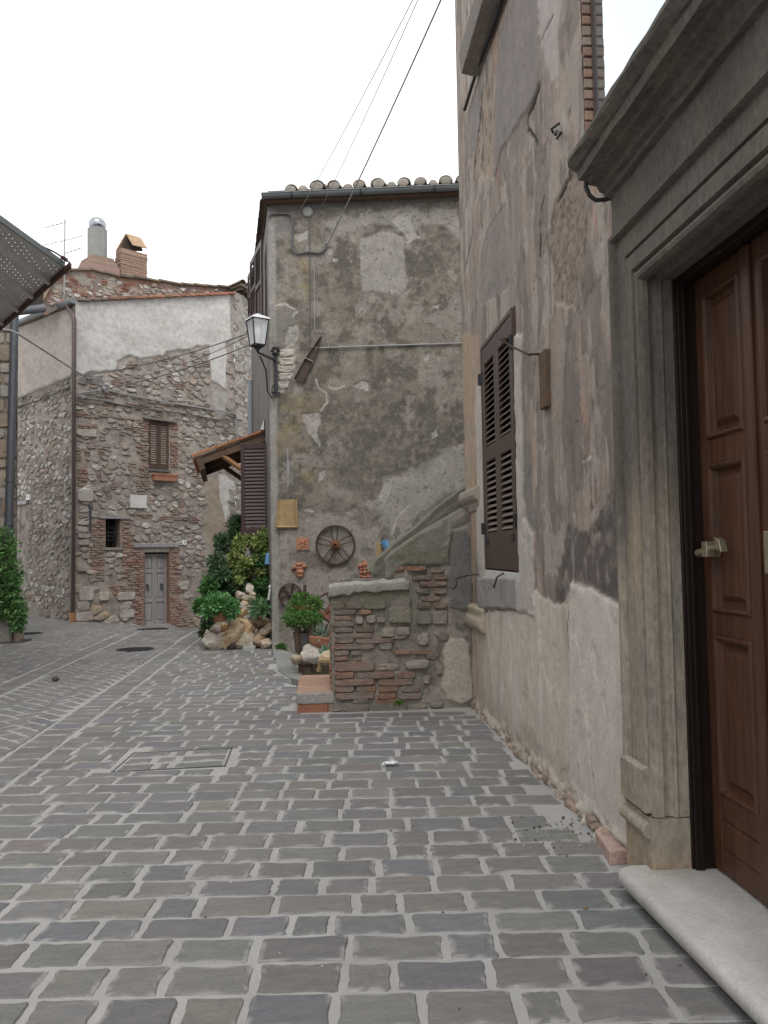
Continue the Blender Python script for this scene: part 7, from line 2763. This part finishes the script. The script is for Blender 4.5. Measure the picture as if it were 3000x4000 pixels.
tag(m2.build('rock', 'stone', smooth=True), 'pinkish rock on the dark slab beside the stone trough', 'rock')
m2 = MB()
a, b = d4(20, 1740), d4(130, 1690)
m2.box(a[0], b[0], yp + .05, yp + .3, a[2] - .02, b[2], (.33, .29, .23))
tag(m2.build('stone_slab', 'stone', bevel=.02), 'small stone slab lying across the top of the trough', 'slab')
root = thing('climbing_plant', d4(60, 1740), 'bright green climbing plant growing up the wall at the left edge', 'plant')
m2 = MB()
st_pts = [d4(60, 1740), d4(90, 1560), d4(60, 1350), d4(90, 1200), d4(40, 1050), d4(50, 920)]
m2.tube(st_pts, .022, 6)
m2.build('stem', 'bark', root)
m2 = MB()
bl = [(d4(a, b, yp + o), (rx, .22, rz)) for a, b, rx, rz, o in [(40, 960, .24, .26, .1), (70, 1060, .18, .22, .1), (20, 1100, .2, .2, .15), (90, 1250, .22, .2, 0), (120, 1340, .16, .16, 0), (60, 1400, .22, .18, .05), (100, 1450, .17, .14, 0), (80, 1540, .24, .2, 0), (130, 1600, .26, .2, 0), (170, 1660, .18, .18, -.05), (190, 1730, .12, .16, -.05), (170, 1810, .12, .10, -.05), (20, 1500, .2, .3, .1), (40, 1700, .14, .1, 0)]]
leaves(m2, bl, 3400, .075, [(.09, .20, .065), (.12, .26, .09), (.06, .14, .05), (.17, .31, .12)], .6, .2, 21, .4)
m2.build('foliage', 'leaf', root)

# ------------------------------------------------------------------ rock heap and plants at the corner
RY = 13.55
d5 = lambda a, b, y=RY: at_depth(*px('zd', a, b), y)
PXM = .2712 / 3236 * 13.5                # metres per crop pixel there
rocks = [  # cx,cy,rx,ry,depth offset,tilt,colour,label
    (470, 1690, 150, 110, .0, .05, (.47, .44, .40), 'broad pale rock lying lowest at the left end of the rock heap'),
    (410, 1580, 60, 65, .1, .3, (.40, .37, .33), 'grey rounded rock on top of the broad pale rock'),
    (535, 1520, 80, 65, .15, -.2, (.43, .39, .34), 'grey flat rock below the terracotta pot\'s left side'),
    (660, 1490, 55, 60, .15, .2, (.46, .26, .10), 'rusty orange rock right under the terracotta pot'),
    (620, 1590, 60, 55, .05, .1, (.50, .44, .36), 'small cream rock at the middle of the heap'),
    (780, 1560, 95, 190, -.05, -.55, (.40, .31, .21), 'tall jagged upright rock in the middle of the heap'),
    (690, 1690, 60, 120, .0, -.3, (.44, .35, .24), 'ochre rock leaning at the foot of the tall jagged rock'),
    (960, 1680, 125, 115, .0, .1, (.36, .33, .28), 'triangular grey rock at the bottom right of the tall jagged rock'),
    (990, 1500, 110, 130, .1, .2, (.50, .37, .24), 'large ochre rock in the centre of the heap'),
    (1140, 1650, 70, 110, .05, -.3, (.42, .31, .20), 'brown rock leaning towards the house corner'),
    (1250, 1710, 85, 65, -.05, .3, (.47, .40, .33), 'pinkish rock lowest beside the house corner'),
    (1240, 1510, 110, 60, .1, .55, (.42, .35, .27), 'slanting brown rock above the lowest rock by the house corner'),
    (1170, 1390, 115, 75, .2, -.25, (.34, .25, .16), 'dark brown wedge of rock high on the right of the heap'),
    (1040, 1400, 60, 75, .2, .1, (.52, .46, .38), 'cream rock left of the dark brown wedge'),
    (890, 1400, 75, 65, .2, .1, (.47, .36, .24), 'ochre rock above the large central one'),
    (760, 1390, 75, 55, .2, .0, (.46, .40, .32), 'beige rock right beside the terracotta pot\'s saucer'),
    (930, 1280, 85, 70, .3, .3, (.48, .34, .18), 'golden rock half way up the heap'),
    (1040, 1230, 60, 70, .3, .1, (.44, .43, .42), 'grey white rock beside the golden one half way up'),
    (880, 1190, 60, 55, .35, .2, (.45, .43, .42), 'pale grey rock left of the upper part of the heap'),
    (940, 1130, 70, 45, .4, -.1, (.48, .39, .27), 'flat tan rock in the upper part of the heap'),
    (1000, 1060, 85, 60, .45, .0, (.44, .38, .30), 'wide beige rock near the top of the heap'),
    (880, 1010, 65, 60, .45, .2, (.46, .42, .38), 'light rock near the top left of the heap'),
    (1020, 930, 65, 70, .5, .1, (.52, .50, .47), 'white topmost rock of the heap'),
    (820, 1110, 45, 45, .4, .1, (.45, .37, .30), 'small tan rock at the upper left of the heap'),
    (540, 1430, 60, 60, .3, .1, (.38, .33, .27), 'shaded rock behind the terracotta pot\'s left side'),
]
for i, (cx_, cy_, rx, ry, o, ti, c_, lab) in enumerate(rocks):
    m2 = MB()
    rock_mesh(m2, d5(cx_, cy_, RY + o), (rx * PXM * 1.12, (rx + ry) / 2 * PXM * 1.05, ry * PXM * 1.12), 100 + i, c_, 4, ti, 13)
    tag(m2.build('rock', 'stone'), lab, 'rock', 'rocks heaped at the house corner')
m2 = MB()
a, b = d5(915, 1800, 13.3), d5(1090, 1745, 13.3)
m2.box(a[0], b[0], 13.28, 13.5, -.01, .06, (.34, .35, .33))
tag(m2.build('stone_slab', 'stone', bevel=.008), 'thin grey slab lying in front of the triangular rock', 'slab')
for i, (cx_, cy_, rx) in enumerate([(620, 1730, 45), (850, 1480, 45), (1060, 1590, 50), (1110, 1540, 40), (900, 1560, 40), (700, 1560, 45), (960, 1210, 40), (990, 1330, 45), (1080, 1320, 45), (830, 1480, 40), (1190, 1610, 50), (1060, 1000, 40)]):
    m2 = MB()
    rock_mesh(m2, d5(cx_, cy_, RY + .12), (rx * PXM * 1.2, rx * PXM, rx * PXM * random.uniform(.7, 1.2)), 150 + i, random.choice([(.48, .42, .34), (.42, .36, .28), (.45, .43, .40)]), 3, random.uniform(-.5, .5), 12)
    tag(m2.build('rock', 'stone'), 'small cream rock wedged between the larger ones of the heap', 'rock', 'rocks heaped at the house corner')
# masonry stair core behind plants
m2 = MB()
for k, (a, b, y) in enumerate([(420, 1500, 14.3), (700, 1250, 14.6), (780, 900, 15.0), (900, 640, 15.5)]):
    p = d5(a, b, y)
    pr_ = d5(1300, b, y)
    m2.box(p[0], pr_[0], y, y + .5, -.3, p[2], (.12, .105, .09))
tag(m2.build('garden_stair', 'stone', bevel=.02), 'dark stone steps mostly hidden behind the plants by the alley', 'steps')
# iron rail
root = thing('iron_handrail', d5(515, 640, 15), 'thin iron handrail rising among the plants beside the alley', 'handrail')
m2 = MB()
m2.tube([d5(515, 525, 14.7), d5(690, 390, 15.2), d5(860, 255, 15.8)], .022, 6)
m2.build('rail', 'iron', root)
for a, b, b2__, y in ((515, 525, 700, 14.7), (640, 430, 700, 15.0)):
    m2 = MB()
    m2.tube([d5(a, b, y), d5(a, b2__, y)], .02, 6)
    m2.build('post', 'iron', root)
m2 = MB()
cs_ = d5(465, 580, 14.7)
m2.tube([cs_ + np.array([.09 * math.cos(t) * (1 - t / 14), 0, .09 * math.sin(t) * (1 - t / 14)]) for t in np.linspace(0, 10, 30)], .012, 5)
m2.build('scroll', 'iron', root)

DG = [(.05, .105, .048), (.075, .145, .062), (.035, .075, .038), (.10, .18, .08)]
VG = [(.28, .34, .10), (.18, .24, .075), (.40, .43, .17), (.10, .17, .05)]
MG = [(.075, .18, .06), (.11, .25, .085), (.05, .125, .045), (.17, .33, .12)]


def shrub(name, label, base, blobs, n, size, pal, asp=.5, seed=0, droop=.2, shell=.5, stems=3):
    root = thing(name, base, label, 'shrub' if 'pot' not in name else 'potted plant')
    m2 = MB()
    for k in range(stems):
        c_ = blobs[(k * 3) % len(blobs)][0]
        b_ = np.array(base, float)
        m2.tube([b_, b_ * .5 + np.array(c_) * .5 + np.array([random.uniform(-.1, .1), 0, 0]), c_], [.03, .02, .012], 6)
    m2.build('stem', 'bark', root)
    m2 = MB()
    leaves(m2, blobs, n, size, pal, asp, droop, seed, shell)
    m2.build('foliage', 'leaf', root)
    return root


B = lambda l: [(d5(a, b, y), (rx * PXM * 1.3, max(rx, rz) * PXM * .9, rz * PXM * 1.25)) for a, b, rx, rz, y in l]
def mass(poly, n, r0, r1, y0, y1, seed):
    """loose clumps filling an outline"""
    rg, out = random.Random(seed), []
    poly = np.array(poly, float)
    while len(out) < n:
        a, b = rg.uniform(poly[:, 0].min(), poly[:, 0].max()), rg.uniform(poly[:, 1].min(), poly[:, 1].max())
        if in_poly(poly, a, b):
            r = rg.uniform(r0, r1)
            out.append((a, b, r, r * rg.uniform(.6, 1.2), rg.uniform(y0, y1)))
    return B(out)


shrub('variegated_shrub', 'yellow green variegated shrub spilling over under the plum shutter', d5(1050, 900, 14.5), mass([(840, 230), (930, 150), (1100, 110), (1290, 60), (1300, 250), (1270, 520), (1150, 600), (1080, 760), (960, 720), (860, 860), (770, 780), (640, 690), (700, 600), (690, 470), (790, 370)], 60, 25, 75, 14.1, 14.7, 1) + mass([(600, 560), (1300, 60), (1200, 700), (850, 880)], 14, 20, 40, 13.9, 14.2, 2), 9000, .06, VG, .6, 41, .35, .35)
shrub('dark_shrub', 'dark green shrub under the plum shutter beside the house corner', d5(1230, 1000, 14.3), mass([(1190, 300), (1310, 60), (1310, 1060), (1120, 1090), (1020, 880), (1120, 760), (1150, 560)], 40, 30, 75, 14.1, 14.6, 4), 3800, .075, MG + [(.05, .10, .035)], .45, 42, .3, .35)
shrub('tall_conifer', 'feathery dark evergreen rising behind the variegated shrub', d5(800, 500, 16), mass([(760, -60), (900, -80), (900, 240), (820, 330), (640, 380), (540, 310), (600, 160), (740, 180)], 34, 30, 80, 15.4, 16.0, 5), 3600, .085, DG, .25, 43, -.3)
shrub('oleander', 'dark grey green bush at the left of the rock heap', d5(600, 1250, 14.2), mass([(470, 430), (640, 400), (720, 600), (800, 800), (930, 840), (900, 960), (760, 1060), (560, 1100), (400, 1160), (360, 1000), (430, 840), (520, 720)], 46, 30, 85, 14.0, 14.6, 3), 4200, .085, DG + [(.06, .10, .06)], .35, 44)
shrub('green_shrub', 'fresh green bush hanging at the left edge of the heap', d5(420, 1250, 14.0), B([(430, 880, 90, 70, 14.0), (470, 820, 80, 60, 14.1), (390, 930, 60, 50, 14.0), (310, 1150, 70, 70, 13.9), (280, 1210, 50, 50, 13.9), (350, 1110, 40, 40, 13.9)]), 1500, .075, MG, .5, 45)
shrub('hanging_greenery', 'grey green trailing plant drooping to the paving left of the rocks', d5(400, 1500, 13.8), B([(420, 1350, 70, 130, 13.8), (390, 1480, 60, 100, 13.75), (345, 1550, 40, 60, 13.7), (450, 1250, 70, 80, 13.8)]), 1400, .055, [(.05, .095, .04), (.08, .13, .06), (.035, .07, .03)], .4, 46, .6)
shrub('small_shrub', 'small light green rosette plant sitting right in the rock heap', d5(1150, 1280, 13.7), B([(1210, 1200, 55, 55, 13.4), (1100, 1180, 50, 50, 13.5), (1150, 1240, 60, 40, 13.45)]), 260, .12, [(.10, .2, .09), (.14, .26, .13)], .3, 47, -.3, .1, 1)
# potted plant on the rocks
root = thing('potted_plant', d5(600, 1380, 13.25), 'lush green plant in a terracotta pot with saucer on the rock heap', 'potted plant')
p = d5(600, 1370, 13.3)
m2 = MB()
m2.lathe([(95 * PXM, 0), (122 * PXM, 190 * PXM), (128 * PXM, 195 * PXM), (128 * PXM, 225 * PXM), (110 * PXM, 225 * PXM), (0, 200 * PXM)], p, Z3, 20)
m2.build('pot', 'terracotta', root, smooth=True)
m2 = MB()
m2.lathe([(90 * PXM, -12 * PXM), (112 * PXM, 18 * PXM), (105 * PXM, 20 * PXM), (0, 2 * PXM)], p - Z3 * .012, Z3, 20)
m2.build('saucer', 'terracotta', root, smooth=True)
m2 = MB()
leaves(m2, B([(560, 1120, 130, 75, 13.25), (480, 1180, 90, 70, 13.2), (660, 1150, 110, 70, 13.2), (740, 1230, 80, 80, 13.2), (430, 1240, 60, 50, 13.2), (600, 1070, 90, 50, 13.3), (780, 1160, 50, 60, 13.2), (590, 1190, 110, 30, 13.15)]), 2600, .075, [(.10, .25, .09), (.15, .33, .13), (.065, .17, .06), (.20, .39, .18)], .5, .1, 48, .5)
m2.build('foliage', 'leaf', root)
m2 = MB()
a = d5(1120, 700, 14.0)
m2.lathe([(.08, 0), (.11, .14), (.12, .16), (0, .13)], d5(1135, 400, 14.35), Z3, 14)
tag(m2.build('flower_pot', 'terracotta', smooth=True), 'terracotta pot half hidden in the variegated shrub', 'flower pot')
m2 = MB()
p = d5(1235, 1330, 13.95)
m2.lathe([(115 * PXM, 0), (130 * PXM, 240 * PXM), (122 * PXM, 240 * PXM), (0, 200 * PXM)], p, Z3, 18)
tag(m2.build('black_tub', 'black', smooth=True), 'black plastic tub behind the rocks by the house corner', 'tub')
m2 = MB()
m2.tube([d5(1285, 1080, 13.6), d5(1310, 910, 13.6)], .018, 8)
m2.lathe([(.0, -.03), (.03, 0), (.03, .03), (0, .05)], d5(1310, 905, 13.6), Z3, 10)
tag(m2.build('white_stick', 'enamel', smooth=True), 'short pale stick standing in the black tub', 'stick')
m2 = MB()
m2.lathe([(.0, -.1), (.05, -.09), (.05, .07), (.02, .1), (0, .1)], d5(1280, 490, 14.0), (.1, 0, 1), 12)
tag(m2.build('turquoise_bottle', 'blue', smooth=True), 'turquoise bottle among the leaves by the house corner', 'bottle')

# far end of the alley: a plain plastered wall so that the lane does not open on emptiness
m2 = MB()
m2.box(-2.2, 3.5, 30.5, 31, -1, 5.4, (.27, .25, .225))
tag(m2.build('alley_wall', 'plaster'), 'plain pale wall closing the narrow alley behind the lantern house', 'wall')
